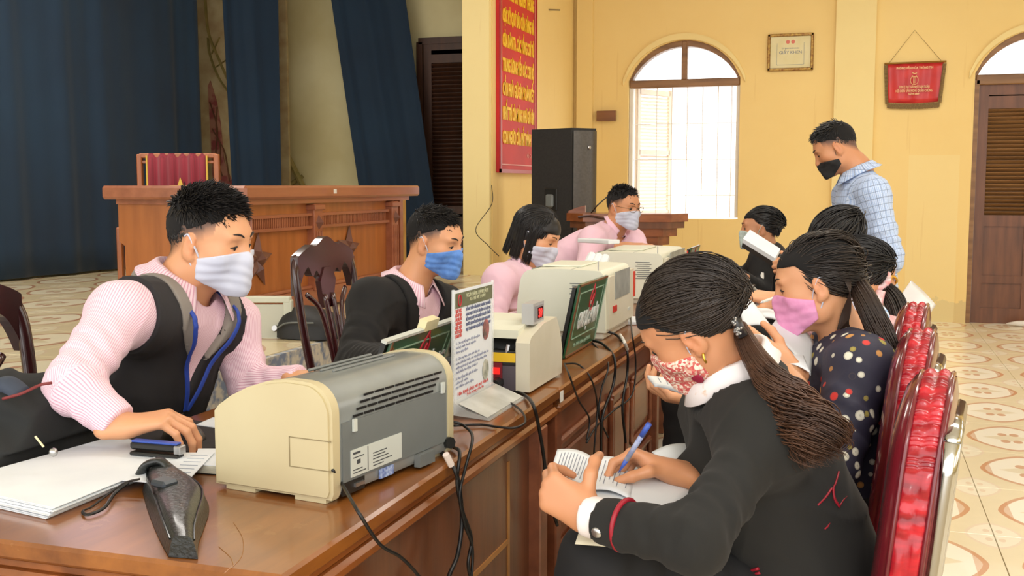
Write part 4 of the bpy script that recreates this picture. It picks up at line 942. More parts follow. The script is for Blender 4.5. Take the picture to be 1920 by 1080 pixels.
cc = at(1322, 470, 5.35) * np.array([1, 1, 0]) + np.array([0, 0, .75])
MB().lathe([(.03, 0), (.038, .12), (.038, .125)], cc, 16).build('cup', M_white, cu_, True); MB().lathe([(.04, .125), (.034, .14), (.012, .15), (.012, .165), (.004, .168)], cc, 16).build('lid', M_white, cu_, True)
# --- adapter, power cable ends
ad = thing('power_adapter', 'black power adapter brick behind the small printer', 'adapter', onz(805, 805))
a0, a1 = onz(788, 792, .765), onz(828, 822, .765); az = math.atan2((a1 - a0)[1], (a1 - a0)[0])
MB().box((a0 + a1) / 2, (.11, .05, .03), az + .0, bev=.005).build('brick', mat('green_black_plastic', (26, 38, 34), .4), ad)
cab = lambda lab, pts, r=.003, m=None, n=8: single(MB().tube(smooth_path(pts, n), r, 7), 'power_cable', m or M_blkc, lab, 'cable', smooth=True)
cab('thin black cable running from the small printer over the near table edge to the floor', [pp(.236, .003, .05), onz(640, 905, .78), onx(672, 960, -.678), onx(712, 1020, -.675), onx(752, 1045, -.672), onx(785, 1080, -.67), onx(800, 1110, -.67)], .0028)
plug = MB().tube([pp(.245, .345, .02), onz(800, 828, .765)], [.011, .006], 8)
single(plug, 'cable_plug', M_blk, 'black plug pushed into the back of the small printer', 'plug')
cab('black cable from the printer plug bending down the near table front', [onz(800, 828, .765), onz(830, 850, .757), onx(852, 880, -.676), onx(862, 920, -.676), onx(866, 980, -.676), onx(858, 1040, -.676), onx(842, 1080, -.676), onx(840, 1110, -.676)], .0042)
cab('thick black adapter cable hanging down left of the taped cable', [onz(832, 822, .765), onz(850, 838, .757), onx(862, 850, -.676), onx(857, 905, -.674), onx(868, 960, -.672), onx(884, 1010, -.672), onx(878, 1060, -.672), onx(890, 1110, -.672)], .0034)
cab('looped black cable rising from the adapter and dropping down the table front', [onz(826, 800, .765), onz(850, 792, .775), onz(872, 800, .77), onx(886, 822, -.672), onx(872, 880, -.67), onx(862, 930, -.67), onx(872, 985, -.67), onx(886, 1030, -.67), onx(882, 1110, -.67)], .003)
cab('grey black cable curling off the table edge below the acrylic stand', [onz(945, 748, .755), onz(975, 768, .757), onz(985, 790, .755), onz(965, 802, .755), onz(930, 800, .755), onz(900, 796, .755), onz(850, 798, .757)], .0026)
cab('cable coming out of the back of the note counter and falling to the floor', [n0 + cn * -.08 + cv * -.03 + np.array([0, 0, .018]), onz(948, 715, .765), onz(965, 732, .757), onz(985, 742, .757), onx(1000, 760, -.678), onx(1010, 800, -.676), onx(1020, 860, -.676), onx(1026, 920, -.674), onx(1045, 985, -.67)], .0042)
cab('thin cable drooping under the middle table edge, near one', [onz(1058, 682, .756), onx(1066, 700, -.68), onx(1085, 750, -.68), onx(1105, 785, -.68), onx(1100, 825, -.68)], .0026)
cab('thin cable drooping under the middle table edge, beside the label', [onz(1058, 682, .756), onz(1085, 684, .757), onx(1108, 710, -.68), onx(1120, 760, -.68), onx(1115, 830, -.68), onx(1112, 880, -.69)], .0026)
cab('cable from the laptop placard hanging in a long S', [onz(1106, 638, .758), onz(1130, 645, .757), onx(1152, 672, -.68), onx(1150, 720, -.68), onx(1130, 780, -.68), onx(1127, 840, -.69), onx(1130, 900, -.69)], .0042)
cab('crossing cable from the laptop placard to the panel', [onz(1106, 638, .758), onx(1140, 680, -.69), onx(1128, 730, -.69), onx(1123, 780, -.69), onx(1140, 820, -.69)], .0028)
cab('black cable with white end hanging beside the near cream printer', [onz(1140, 622, .77), onz(1158, 630, .758), onx(1175, 655, -.68), onx(1176, 700, -.68), onx(1167, 760, -.68), onx(1173, 830, -.68)], .0042)
single(MB().tube(smooth_path([onz(1163, 628, .766), onx(1170, 640, -.675), onx(1176, 655, -.674)], 5), .005, 8), 'cable_sleeve', M_white, 'white sleeve on the cable beside the near cream printer', 'cable sleeve')
cab('cable hanging at the edge behind the near cream printer', [onz(1182, 590, .77), onx(1185, 625, -.68), onx(1192, 680, -.68), onx(1185, 740, -.68), onx(1150, 770, -.69), onx(1118, 800, -.69), onx(1100, 830, -.69)], .0028)
single(MB().tube([onx(836, 852, -.672), onx(846, 872, -.668)], .0062, 8), 'cable_tape', mat('white_tape', (220, 206, 196), .5), 'white tape wound round a black cable at the table edge', 'tape')
cab('black cable lying on the hall floor under the tables', [onz(1222, 870, .008), onz(1250, 868, .008), onz(1275, 855, .008), onz(1300, 840, .008)], .006)
cab('thin dark cable running down the pale wall corner to the stage', [np.array([-2.742, 7.92, z_]) + np.array([0.004, 0, 0]) for z_ in (1.25, 1.1)] + [at(892, 430, 8.1), at(915, 460, 7.9), at(935, 480, 7.6)], .003)

# ================================================================ speakers, lectern, back furniture
M_sp = mat('black_speaker_carpet', (36, 34, 32), .7, c2=(28, 26, 25), scale=60, bmp=.3)
M_grille = mat('dark_grille', (82, 77, 71), .35, .4, c2=(74, 69, 64), scale=60)
sp = thing('loudspeaker', 'tall black loudspeaker cabinet with metal grille and side handle under the slogan board', 'speaker', (-2.15, 7.95, .74))
sA, sB, sC = at(997, 240, 8.2), at(1072, 240, 7.95), at(1118, 245, 8.05)
v1, v2 = (sA - sB) * np.array([1, 1, 0]), (sC - sB) * np.array([1, 1, 0])
P0 = sB * np.array([1, 1, 0]); zt, zb = 1.675, .78
MB().prism([tuple((P0)[:2]), tuple((P0 + v2)[:2]), tuple((P0 + v2 * 1.0 + v1 * .96)[:2]), tuple((P0 + v1)[:2])], (0, 0, zb), X, Y, Z, zt - zb).build('cabinet', M_sp, sp)
u2 = v2 / np.linalg.norm(v2); u1 = v1 / np.linalg.norm(v1); w2 = np.linalg.norm(v2)
G = [[P0 + v2 * (.03 + .94 * t) - u1 * (.012 + .035 * math.sin(math.pi * t)) + np.array([0, 0, z]) for z in (zb + .02, zt - .02)] for t in np.linspace(0, 1, 9)]
mb = MB(); mb.grid(G); mb.grid([[g_ + u1 * .04 for g_ in r] for r in G]); mb.build('grille', M_grille, sp, True)
hc_ = P0 + v1 * .5 - u2 * .004
MB().box(hc_ + np.array([0, 0, 1.14]), (.12, .012, .17), math.atan2(u1[1], u1[0]), bev=.01).build('handle_recess', M_blk, sp)
MB().box(hc_ - u2 * .01 + np.array([0, 0, 1.13]), (.075, .03, .1), math.atan2(u1[1], u1[0]), bev=.012).build('handle', M_gr2, sp)
MB().lathe([(.001, 0), (.014, 0), (.012, .008)], P0 + v2 * .5 - u1 * .05 + np.array([0, 0, 1.53]), 10, axis=tuple(-u1)).build('badge', M_metal, sp)
sb_ = thing('subwoofer', 'black bass cabinet on the hall floor under the loudspeaker', 'speaker', (-2.1, 7.95, 0))
MB().prism([tuple((P0 - u1 * 0)[:2]), tuple((P0 + v2 * 1.2)[:2]), tuple((P0 + v2 * 1.2 + v1 * .98)[:2]), tuple((P0 + v1 * .98)[:2])], (0, 0, .02), X, Y, Z, .758).build('cabinet', M_sp, sb_)
for q in (P0 + v1 * .1 + v2 * .1, P0 + v1 * .85 + v2 * .1, P0 + v1 * .1 + v2 * 1.05, P0 + v1 * .85 + v2 * 1.05): MB().lathe([(.02, 0), (.02, .022)], q, 8).build('foot', M_blk, sb_)
M_lec = wood('lectern_wood', (104, 54, 26), (146, 82, 40), 'x', .35, .4)
le = thing('lectern', 'brown wooden lectern with wide curved carved top behind the bespectacled man', 'lectern', (-1.53, 7.3, 0))
lc_ = np.array([-1.53, 7.3, 0])
top = [(-.42, .0), (-.3, -.14), (0, -.19), (.3, -.14), (.42, .0), (.42, .22), (-.42, .22)]
for k, (s_c, z0, z1) in enumerate(((1, 1.0, 1.055), (.94, .955, 1.0), (.82, .9, .955), (.7, .84, .9))):
    MB().prism([(a * s_c, b2 * s_c) for a, b2 in top], lc_ + np.array([0, 0, z0]), (math.cos(.2), math.sin(.2), 0), (-math.sin(.2), math.cos(.2), 0), Z, z1 - z0).build('top_tier', M_lec if k != 1 else M_brown, le)
cb = MB()
R2 = lambda a, b2, z: lc_ + np.array([a * math.cos(.2) - b2 * math.sin(.2), a * math.sin(.2) + b2 * math.cos(.2), z])
cb.prism([(-.42, 0), (-.3, .0), (-.3, .05), (-.36, .035), (-.42, .01)], R2(0, .2, 1.055), (math.cos(.2), math.sin(.2), 0), Z, (0, 1, 0), .02)
cb.build('carved_corner', M_lec, le)
MB().tube(smooth_path([R2(-.33, -.125, 1.03), R2(-.25, -.16, 1.04), R2(-.15, -.178, 1.025), R2(-.05, -.192, 1.04), R2(.05, -.192, 1.025)], 5), .009, 6).build('carving', mat('dark_carving', (66, 32, 20), .4), le)
MB().box(R2(0, .03, .45), (.5, .3, .78), .2, bev=.01).build('column', M_lec, le); MB().box(R2(0, .03, .03), (.66, .42, .06), .2, bev=.01).build('plinth', M_lec, le)
MB().tube([R2(-.25, .05, 1.055), at(1120, 385, 7.35), at(1142, 366, 7.4)], .005, 6).build('microphone_stem', M_blk, le)
# marble board at the stage edge
mp = thing('marble_board', 'white framed marble board standing at the stage edge behind the man in the vest', 'board', (-2.2, 4.2, 0))
bl, br = at(436, 541, 4.95), at(545, 552, 4.95)
M_marble = mat('grey_white_marble', (192, 192, 176), .35, c2=(142, 144, 134), scale=5, lo=.45, hi=.68, detail=8)
bu = (br - bl) * np.array([1, 1, 0]); bwid = np.linalg.norm(bu); bu /= bwid; ba = math.atan2(bu[1], bu[0])
bm_ = (bl + br) / 2 * np.array([1, 1, 0]); zt = .735
MB().box(bm_ - bu * .1 + np.array([0, 0, .37]), (bwid + .18, .03, .66), ba).build('slab', M_marble, mp)
for sgn in (1,): MB().box(bm_ + bu * (bwid / 2 - .012) + np.array([0, 0, .36]), (.04, .045, .72), ba, bev=.004).build('frame_post', mat('pale_frame', (206, 208, 190), .5), mp)
MB().box(bm_ - bu * .1 + np.array([0, 0, .722]), (bwid + .2, .05, .028), ba, bev=.004).build('frame_top', mat('pale_frame', (206, 208, 190), .5), mp)
MB().box(bm_ - bu * .1 + np.array([0, 0, .02]), (bwid + .2, .12, .04), ba, bev=.004).build('frame_foot', mat('pale_frame', (206, 208, 190), .5), mp)
# black bag on the stage
bg = thing('black_bag', 'black zipped bag lying on the tiled stage edge behind the middle chair', 'bag', (-2.6, 4.7, .545))
bc = onz(584, 632, .545)
G = []
for i in range(13):
    t = i / 12; u = -.17 + .34 * t; e = (1 - abs(2 * t - 1) ** 5) ** .5
    G.append([bc + np.array([u, .03 + .13 * e * math.cos(a), max(0.002, (.125 + .02 * math.sin(t * 5)) * e * math.sin(a) ** .6 if math.sin(a) > 0 else .002)]) for a in np.linspace(0, math.pi, 13)])
mb = MB(); mb.grid(G); mb.build('body', mat('black_nylon', (22, 22, 24), .6, c2=(34, 34, 36), bmp=.3, scale=6), bg, True)
MB().tube(smooth_path([bc + np.array([-.12, -.1, .05]), bc + np.array([-.05, -.125, .08]), bc + np.array([.08, -.125, .085])], 6), .004, 6).build('zip', M_gr2, bg)
MB().lathe([(.001, 0), (.016, 0), (.014, .006)], bc + np.array([-.145, -.08, .045]), 10, axis=(0, -1, .3)).build('metal_ring', M_metal, bg)

# ================================================================ chairs
M_ros = mat('dark_rosewood', (62, 22, 24), .22, c2=(44, 14, 16), scale=8, stretch=(1, 1, .2), coat=.6)
def carved_chair(label, cx, cy, zt=1.05):
    c = thing('carved_chair', label, 'chair', (cx, cy, 0), 'carved rosewood chairs of the staff')
    def bar(pts, r, name, fl=.7): MB().tube(smooth_path([(cx + p[0], cy + p[1], p[2]) for p in pts], 6), r, 8, flat=fl).build(name, M_ros, c, True)
    for s in (-1, 1):
        bar([(0.05, .2 * s, .44), (.0, .215 * s, .7), (-.03, .22 * s, .92), (-.045, .19 * s, 1.0)], [.019] * 18 + [.017], 'back_post')
        bar([(0.06, .19 * s, .44), (.04, .19 * s, .2), (-.03, .2 * s, 0.0)], .02, 'leg')
        bar([(.46, .19 * s, .42), (.46, .19 * s, .2), (.45, .19 * s, 0.0)], .019, 'leg')
        bar([(.045, .045 * s, .47), (.015, .055 * s, .66), (-.01, .085 * s, .8), (-.028, .15 * s, .86)], .0115, 'splat_bar')
        bar([(.045, .02 * s, .47), (.01, .025 * s, .7), (-.02, .03 * s, .85)], .013, 'splat_bar')
    # scalloped crest rail
    yy = np.linspace(-.215, .215, 41); n = len(yy)
    topz = [zt - .055 + .055 * math.cos(math.pi * y / .43) ** .8 + (.012 * math.cos(math.pi * y / .09) if abs(y) < .1 else 0) for y in yy]
    botz = [zt - .105 - .05 * max(0, math.cos(math.pi * y / .16)) if abs(y) < .08 else zt - .1 - .028 * max(0, math.sin((abs(y) - .08) / .05 * math.pi)) if abs(y) < .13 else zt - .09 - .10 * ((abs(y) - .13) / .085) ** 2 for y in yy]
    pts = [(yy[i], topz[i]) for i in range(n)] + [(yy[i], botz[i]) for i in reversed(range(n))]
    MB().prism(pts, (cx - .055, cy, 0), Y, Z, (1, 0, 0), .03).build('crest_rail', M_ros, c)
    MB().prism([(-.04, .83), (-.06, .9), (-.03, zt - .1), (.03, zt - .1), (.06, .9), (.04, .83), (.03, .8), (-.03, .8)], (cx - .042, cy, 0), Y, Z, X, .022).build('splat_carving', M_ros, c)
    MB().box((cx + .26, cy, .43), (.46, .44, .045), bev=.014).build('seat', M_ros, c)
    MB().box((cx + .26, cy, .385), (.42, .4, .05), bev=.006).build('apron', M_ros, c)
    return c
carved_chair('carved dark rosewood chair at the left edge behind the man in the vest', -1.84, 1.80)
carved_chair('carved dark rosewood chair behind the man in the black suit', -1.84, 3.53)

M_vin = mat('maroon_vinyl', (112, 26, 36), .2, c2=(88, 18, 28), scale=5, coat=.6)
M_ruch = mat('ruched_red_vinyl', (196, 26, 42), .3, c2=(126, 8, 24), scale=12, stretch=(1, 1, 4), coat=.4)
M_chr = mat('chrome_tube', (200, 200, 196), .15, 1.0)
def rough_band(c, pts_edge, name):
    pass
def banquet_chair(label, cx, cy, rz=0.0, zt=.955):
    """back plane faces -x (towards the tables); cx is the back pad's rear face"""
    c = thing('banquet_chair', label, 'chair', (cx - .2, cy, 0), 'red banquet chairs of the clients')
    cz, sz = math.cos(rz), math.sin(rz)
    def L(x, y, z): return np.array([cx + x * cz - y * sz, cy + x * sz + y * cz, z])
    # back pad outline in (y, z): rounded arch
    out = [(-.15, .50), (-.155, .6), (-.155, .72), (-.15, .82)] + [(-.145 * math.cos(t), .84 + (zt - .84) * math.sin(t)) for t in np.linspace(.12, math.pi - .12, 13)] + [(.15, .82), (.155, .72), (.155, .6), (.15, .50)]
    def ring(off, x, tilt=True):
        c0 = np.array([0, .74]); r = []
        for (y, z) in out:
            d = np.array([y, z]) - c0; q = c0 + d * (1 - off / np.linalg.norm(d))
            r.append(L(x + .10 * (q[1] - .5) - .0, q[0], q[1]))
        return r
    mb = MB(); n = len(out)
    for (xs, nm) in (((-.066, -.05), 'back_cushion'),):
        G = np.array([ring(.13, -.067), ring(.05, -.069), ring(.02, -.062), ring(.004, -.052), ring(.0, -.042)])
        m_ = MB(); m_.grid(G.transpose(0, 1, 2), 0, True); m_.f.append(tuple(range(n))); m_.m.append(0); m_.build('back_cushion', M_vin, c, 'auto')
    G = np.array([ring(.0, 0.0), ring(.004, .008), ring(.03, .014), ring(.12, .014)]); m_ = MB(); m_.grid(G, 0, True); m_.f.append(tuple(3 * n + k for k in range(n))); m_.m.append(0); m_.build('back_shell', M_vin, c, 'auto')
    # ruched side band
    band = []; arr = ring(0, 0)
    P = smooth_path(arr, 14)
    rows = []
    for i, p in enumerate(P):
        row = []
        for k, t in enumerate(np.linspace(0, 1, 9)):
            b_ = (.004 * abs(math.sin(2 * math.pi * t)) + .0034 * math.sin(i * 1.25 + math.sin(i * .37) * 2.5 + (t > .5) * 1.5) * abs(math.sin(2 * math.pi * t)) ** .6)
            ctr = L(.1 * (p[2] - .5) - .027, 0, .74); o_ = p - ctr; o_[0] = 0; o_ /= np.linalg.norm(o_) + 1e-9
            row.append(p + (L(-.042, 0, 0) - L(0, 0, 0)) * t + o_ * b_)
        rows.append(row)
    m_ = MB(); m_.grid(rows); m_.build('ruched_band', M_ruch, c, True)
    for xo in (-.044, .002):
        MB().tube(smooth_path(ring(-.001, xo), 2), .0042, 6).build('piping', M_vin if xo > -.05 else M_vin, c, True)
    # seat
    G = []
    for (o_, z) in ((.0, .43), (.0, .475), (-.012, .495), (-.05, .505), (-.12, .508)):
        r = []
        for k in range(28):
            t = 2 * math.pi * k / 28; ex = .215 + o_; ey = .215 + o_
            sx, sy = math.cos(t), math.sin(t); r.append(L(-.27 + ex * math.copysign(abs(sx) ** .5, sx), ey * math.copysign(abs(sy) ** .5, sy), z))
        G.append(r)
    m_ = MB(); m_.grid(G, 0, True); m_.f.append(tuple(4 * 28 + k for k in range(28))); m_.m.append(0); m_.f.append(tuple(range(28))[::-1]); m_.m.append(0); m_.build('seat_cushion', M_vin, c, 'auto')
    for s in (-1, 1):
        MB().tube(smooth_path([L(.055, .14 * s, .88), L(.028, .14 * s, .6), L(.01, .165 * s, .44), L(.06, .19 * s, .2), L(.1, .2 * s, .0)], 6), .0125, 10).build('rear_leg', M_chr, c, True)
        MB().tube(smooth_path([L(-.42, .17 * s, .42), L(-.44, .19 * s, .2), L(-.46, .2 * s, .0)], 6), .0125, 10).build('front_leg', M_chr, c, True)
        MB().tube([L(.004, .165 * s, .42), L(-.42, .17 * s, .42)], .011, 8).build('side_rail', M_chr, c, True)
    MB().tube([L(.06, -.19, .2), L(.06, .19, .2)], .01, 8).build('stretcher', M_chr, c, True)
    MB().tube([L(.055, -.14, .88), L(.055, .14, .88)], .0125, 8).build('back_rail', M_chr, c, True)
    return c
banquet_chair('nearest red vinyl banquet chair with chrome posts behind the woman in the black blazer', .100, 1.78, -.12)
banquet_chair('second red vinyl banquet chair, behind the woman in the button print blouse', .105, 2.30, -.11)
banquet_chair('third red vinyl banquet chair from the camera, behind the woman with the pink hair tie', .12, 2.81, -.11)
banquet_chair('fourth red vinyl banquet chair, mostly hidden by the woman with the pink hair tie', .03, 3.45)
banquet_chair('red vinyl banquet chair under the woman beside the standing man', -.04, 5.02, 0, .93)
banquet_chair('red vinyl banquet chair at the far table end under the woman with the striped sleeve', -.3, 5.72, 0, .86)
banquet_chair('fifth red vinyl banquet chair, hidden behind the heads of the clients', .0, 4.05)
# ================================================================ people: implicit surfaces -> one continuous mesh each
def nrm(v): v = np.array(v, float); return v / (np.linalg.norm(v) + 1e-12)
class SDF:
    def __init__(s): s.p = []; s.cuts = []
    def ball(s, c, r, k=.02, rot=None, op='u', disp=None):
        r = np.broadcast_to(np.array(r, float), (3,)); s.p.append(('e', np.array(c, float), r.copy(), None if rot is None else np.array(rot, float), k, op, disp)); return s
    def cone(s, a, b, ra, rb, k=.02, flat=None, op='u', fold=None):
        """round cone a->b; flat=(axis, factor) squashes it along a unit axis; fold=(amp, wavelength, phase)"""
        s.p.append(('c', np.array(a, float), np.array(b, float), float(ra), float(rb), k, flat, op, fold)); return s
    def cut(s, fn): s.cuts.append(fn); return s
    def shift(s, d):
        """copy with every solid grown by d"""
        o = SDF(); o.cuts = list(s.cuts)
        for q in s.p:
            q = list(q)
            if q[0] == 'e': q[2] = q[2] + d
            else: q[3] += d; q[4] += d
            o.p.append(tuple(q))
        return o
    def one(s, q, P):
        if q[0] == 'e':
            _, c, r, rot, k, op, disp = q
            L = P - c
            if rot is not None: L = L @ rot
            k0 = np.sqrt(((L / r) ** 2).sum(-1)); k1 = np.sqrt(((L / (r * r)) ** 2).sum(-1)) + 1e-9
            return k0 * (k0 - 1) / k1
        _, a, b, ra, rb, k, flat, op, fold = q
        if flat is not None:
            ax, fc = np.array(flat[0], float), flat[1]
            g = lambda v: v + (v @ ax)[..., None] * ax * (1 / fc - 1)
            P = g(P); a = g(a[None])[0]; b = g(b[None])[0]
        ab = b - a; L2 = ab @ ab + 1e-12
        t = np.clip(((P - a) @ ab) / L2, 0, 1)
        d = np.linalg.norm(P - a - t[..., None] * ab, axis=-1) - (ra + (rb - ra) * t)
        if flat is not None: d = d * min(1, flat[1])
        if fold is not None:
            am, wl, ph = fold[:3]; L = math.sqrt(L2); u = nrm(ab); e1 = nrm(np.cross(u, [0.3, 0.5, 0.8])); e2 = np.cross(u, e1)
            rel = P - a; an = np.arctan2(rel @ e2, rel @ e1)
            tt = ((P - a) @ ab) / L2
            win = np.exp(-((tt - (fold[3] if len(fold) > 3 else .5)) / (fold[4] if len(fold) > 4 else .6)) ** 2)
            d = d + am * win * (np.sin(2 * math.pi * (tt * L + .018 * np.sin(an + ph) + .012 * np.sin(2 * an + 2 * ph)) / wl + ph) + .4 * np.sin(2 * math.pi * tt * L / wl * 2.1 + 2 * an))
        return d
    def bounds(s, q, m):
        if q[0] == 'e': R = max(q[2]) + m; return q[1] - R, q[1] + R
        ra, rb = q[3], q[4]; 
        f = 1 if q[6] is None else max(1, 1 / q[6][1] if q[6][1] > 1 else 1, q[6][1])
        R = max(ra, rb) * max(1, f) + m
        return np.minimum(q[1], q[2]) - R, np.maximum(q[1], q[2]) + R
    def mesh(s, h, lo=None, hi=None, disp=None):
        los, his = zip(*[s.bounds(q, .012) for q in s.p if q[-2 if q[0] == 'e' else -2] != 's'])
        l = np.min(los, 0); u = np.max(his, 0)
        if lo is not None: l = np.maximum(l, lo)
        if hi is not None: u = np.minimum(u, hi)
        n = np.maximum(2, np.ceil((u - l) / h).astype(int) + 1)
        ax = [l[i] + h * np.arange(n[i]) for i in range(3)]
        D = np.full(n, .08, np.float32)
        for q in s.p:
            k = q[4] if q[0] == 'e' else q[5]; op = q[5] if q[0] == 'e' else q[7]
            a, b = s.bounds(q, .02 + k)
            i0 = np.clip(np.floor((a - l) / h).astype(int), 0, n); i1 = np.clip(np.ceil((b - l) / h).astype(int) + 1, 0, n)
            if (i1 <= i0).any(): continue
            sl = tuple(slice(i0[i], i1[i]) for i in range(3))
            P = np.stack(np.meshgrid(*[ax[i][sl[i]] for i in range(3)], indexing='ij'), -1)
            d = s.one(q, P).astype(np.float32); cur = D[sl]
            if op == 'u':
                hh = np.maximum(k - np.abs(cur - d), 0) / k; D[sl] = np.minimum(cur, d) - hh * hh * k * .25
            elif op == 's':
                d = -d; hh = np.maximum(k - np.abs(cur - d), 0) / k; D[sl] = np.maximum(cur, d) + hh * hh * k * .25
        if s.cuts or disp:
            idx = np.nonzero(np.abs(D) < .07); P = np.stack([ax[i][idx[i]] for i in range(3)], -1); v = D[idx]
            if disp is not None: v = v + disp(P)
            for fn in s.cuts:
                v = np.maximum(v, fn(P))
            D[idx] = v
            if s.cuts:
                idx = np.nonzero(D < -.06); P = np.stack([ax[i][idx[i]] for i in range(3)], -1)
                if len(P):
                    v = D[idx]
                    for fn in s.cuts: v = np.maximum(v, fn(P))
                    D[idx] = v
        D[0] = D[-1] = .01; D[:, 0] = D[:, -1] = .01; D[:, :, 0] = D[:, :, -1] = .01
        return surfnet(D, l, h)
def surfnet(D, l, h):
    S = D < 0; n = np.array(D.shape) - 1
    c = [(i, j, k) for i in (0, 1) for j in (0, 1) for k in (0, 1)]
    cnt = sum(S[i:n[0] + i, j:n[1] + j, k:n[2] + k].astype(np.int8) for i, j, k in c)
    act = (cnt > 0) & (cnt < 8); A = np.argwhere(act)
    if len(A) == 0: return np.zeros((0, 3)), []
    acc = np.zeros((len(A), 3)); num = np.zeros(len(A))
    for a in range(3):
        o = [b for b in range(3) if b != a]
        for p in (0, 1):
            for q in (0, 1):
                o0 = np.zeros(3, int); o0[o[0]] = p; o0[o[1]] = q; o1 = o0.copy(); o1[a] = 1
                d0 = D[tuple((A + o0).T)]; d1 = D[tuple((A + o1).T)]; m = (d0 < 0) != (d1 < 0)
                t = np.where(m, d0 / np.where(m, d0 - d1, 1), 0)
                pt = o0[None] + np.zeros((len(A), 3)); pt[:, a] = t
                acc += pt * m[:, None]; num += m
    V = (A + acc / num[:, None]) * h + l
    id_ = np.full(act.shape, -1, np.int64); id_[tuple(A.T)] = np.arange(len(A))
    F = []
    for a in range(3):
        o = [(a + 1) % 3, (a + 2) % 3]
        sl0 = [slice(None)] * 3; sl1 = [slice(None)] * 3; sl0[a] = slice(0, -1); sl1[a] = slice(1, None)
        m = S[tuple(sl0)] != S[tuple(sl1)]; E = np.argwhere(m)
        E = E[(E[:, o[0]] > 0) & (E[:, o[1]] > 0) & (E[:, o[0]] < D.shape[o[0]] - 1) & (E[:, o[1]] < D.shape[o[1]] - 1)]
        sg = S[tuple(E.T)]
        def I(d0, d1):
            X_ = E.copy(); X_[:, o[0]] -= d0; X_[:, o[1]] -= d1; return id_[tuple(X_.T)]
        q = np.stack([I(1, 1), I(0, 1), I(0, 0), I(1, 0)], 1)
        q[~sg] = q[~sg][:, ::-1]; F.append(q)
    F = np.vstack(F); F = F[(F >= 0).all(1)]
    return V, F
def mesh_obj(name, pieces, mats, parent, cols=None, uvs=None, smooth=True):
    vs = []; fs = []; mi = []; n = 0; 
    for k, (V, F) in enumerate(pieces):
        vs.append(V); fs.append(np.asarray(F) + n); mi += [k if isinstance(mats, (list, tuple)) and len(mats) > 1 else 0] * len(F); n += len(V)
    V = np.vstack(vs) - np.array(ORG.get(parent.name, (0, 0, 0)) if parent is not None else (0, 0, 0))
    F = np.vstack(fs).astype(np.int32)
    me = bpy.data.meshes.new(name); me.vertices.add(len(V)); me.vertices.foreach_set('co', V.astype(np.float32).ravel())
    w = F.shape[1]; me.loops.add(F.size); me.loops.foreach_set('vertex_index', F.ravel()); me.polygons.add(len(F))
    me.polygons.foreach_set('loop_start', np.arange(0, F.size, w, dtype=np.int32)); me.polygons.foreach_set('loop_total', np.full(len(F), w, np.int32))
    for m in (mats if isinstance(mats, (list, tuple)) else [mats]): me.materials.append(m)
    if isinstance(mats, (list, tuple)) and len(mats) > 1: me.polygons.foreach_set('material_index', mi)
    me.polygons.foreach_set('use_smooth', [smooth] * len(F)); me.update(calc_edges=True); me.validate()
    if cols is not None:
        a = me.color_attributes.new('Col', 'FLOAT_COLOR', 'POINT'); c4 = np.c_[cols, np.ones(len(cols))].astype(np.float32); a.data.foreach_set('color', c4.ravel())
    if uvs is not None:
        a = me.attributes.new('limb', 'FLOAT_VECTOR', 'POINT'); a.data.foreach_set('vector', uvs.astype(np.float32).ravel())
    o = bpy.data.objects.new(name, me); COL.objects.link(o)
    if parent is not None: o.parent = parent; ORG[o.name] = ORG.get(parent.name, (0, 0, 0))
    return o
def frame(az, pitch, roll):
    """columns: right-hand side axis X (person's left), Y forward, Z up; az in degrees from +x, pitch down positive"""
    a, p, r = math.radians(az), math.radians(-pitch), math.radians(roll)
    f = np.array([math.cos(a) * math.cos(p), math.sin(a) * math.cos(p), math.sin(p)])
    l = np.array([-math.sin(a), math.cos(a), 0]); u = np.cross(f, l)       # l = person's left
    l, u = l * math.cos(r) + u * math.sin(r), u * math.cos(r) - l * math.sin(r)
    return np.stack([l, f, u], 1)
# ---- materials
def skin_mat(name):
    m, nt, b = base(name); a = nd(nt, 'ShaderNodeVertexColor'); a.layer_name = 'Col'
    nz = noise(nt, coords(nt), 60, 3); c = mixc(nt, mth(nt, 'MULTIPLY', nz, .12), a.outputs[0], lin((214, 130, 100)))
    nt.links.new(c, b.inputs['Base Color']); b.inputs['Roughness'].default_value = .5
    b.inputs['Subsurface Weight'].default_value = .12; b.inputs['Subsurface Radius'].default_value = (.012, .005, .003); b.inputs['Subsurface Scale'].default_value = 1
    b.inputs['Coat Weight'].default_value = .06; b.inputs['Coat Roughness'].default_value = .35
    return m
M_skin = skin_mat('skin')
def hair_mat(name, c1, c2):
    m, nt, b = base(name); v = coords(nt)
    c = ramp(nt, noise(nt, v, 14, 4), [(.3, lin(c1)), (.7, lin(c2))]); nt.links.new(c, b.inputs['Base Color'])
    b.inputs['Roughness'].default_value = .42; b.inputs['Specular IOR Level'].default_value = .45
    return m
M_hair = hair_mat('black_hair', (22, 20, 20), (36, 32, 30)); M_hairb = hair_mat('dark_brown_hair', (38, 26, 20), (62, 44, 34)); M_hairs = hair_mat('soft_black_hair', (38, 31, 27), (62, 51, 43))
M_cap = mat('hair_roots', (20, 18, 18), .95)
M_hairc = hair_mat('brown_curled_hair', (56, 36, 26), (98, 66, 46))
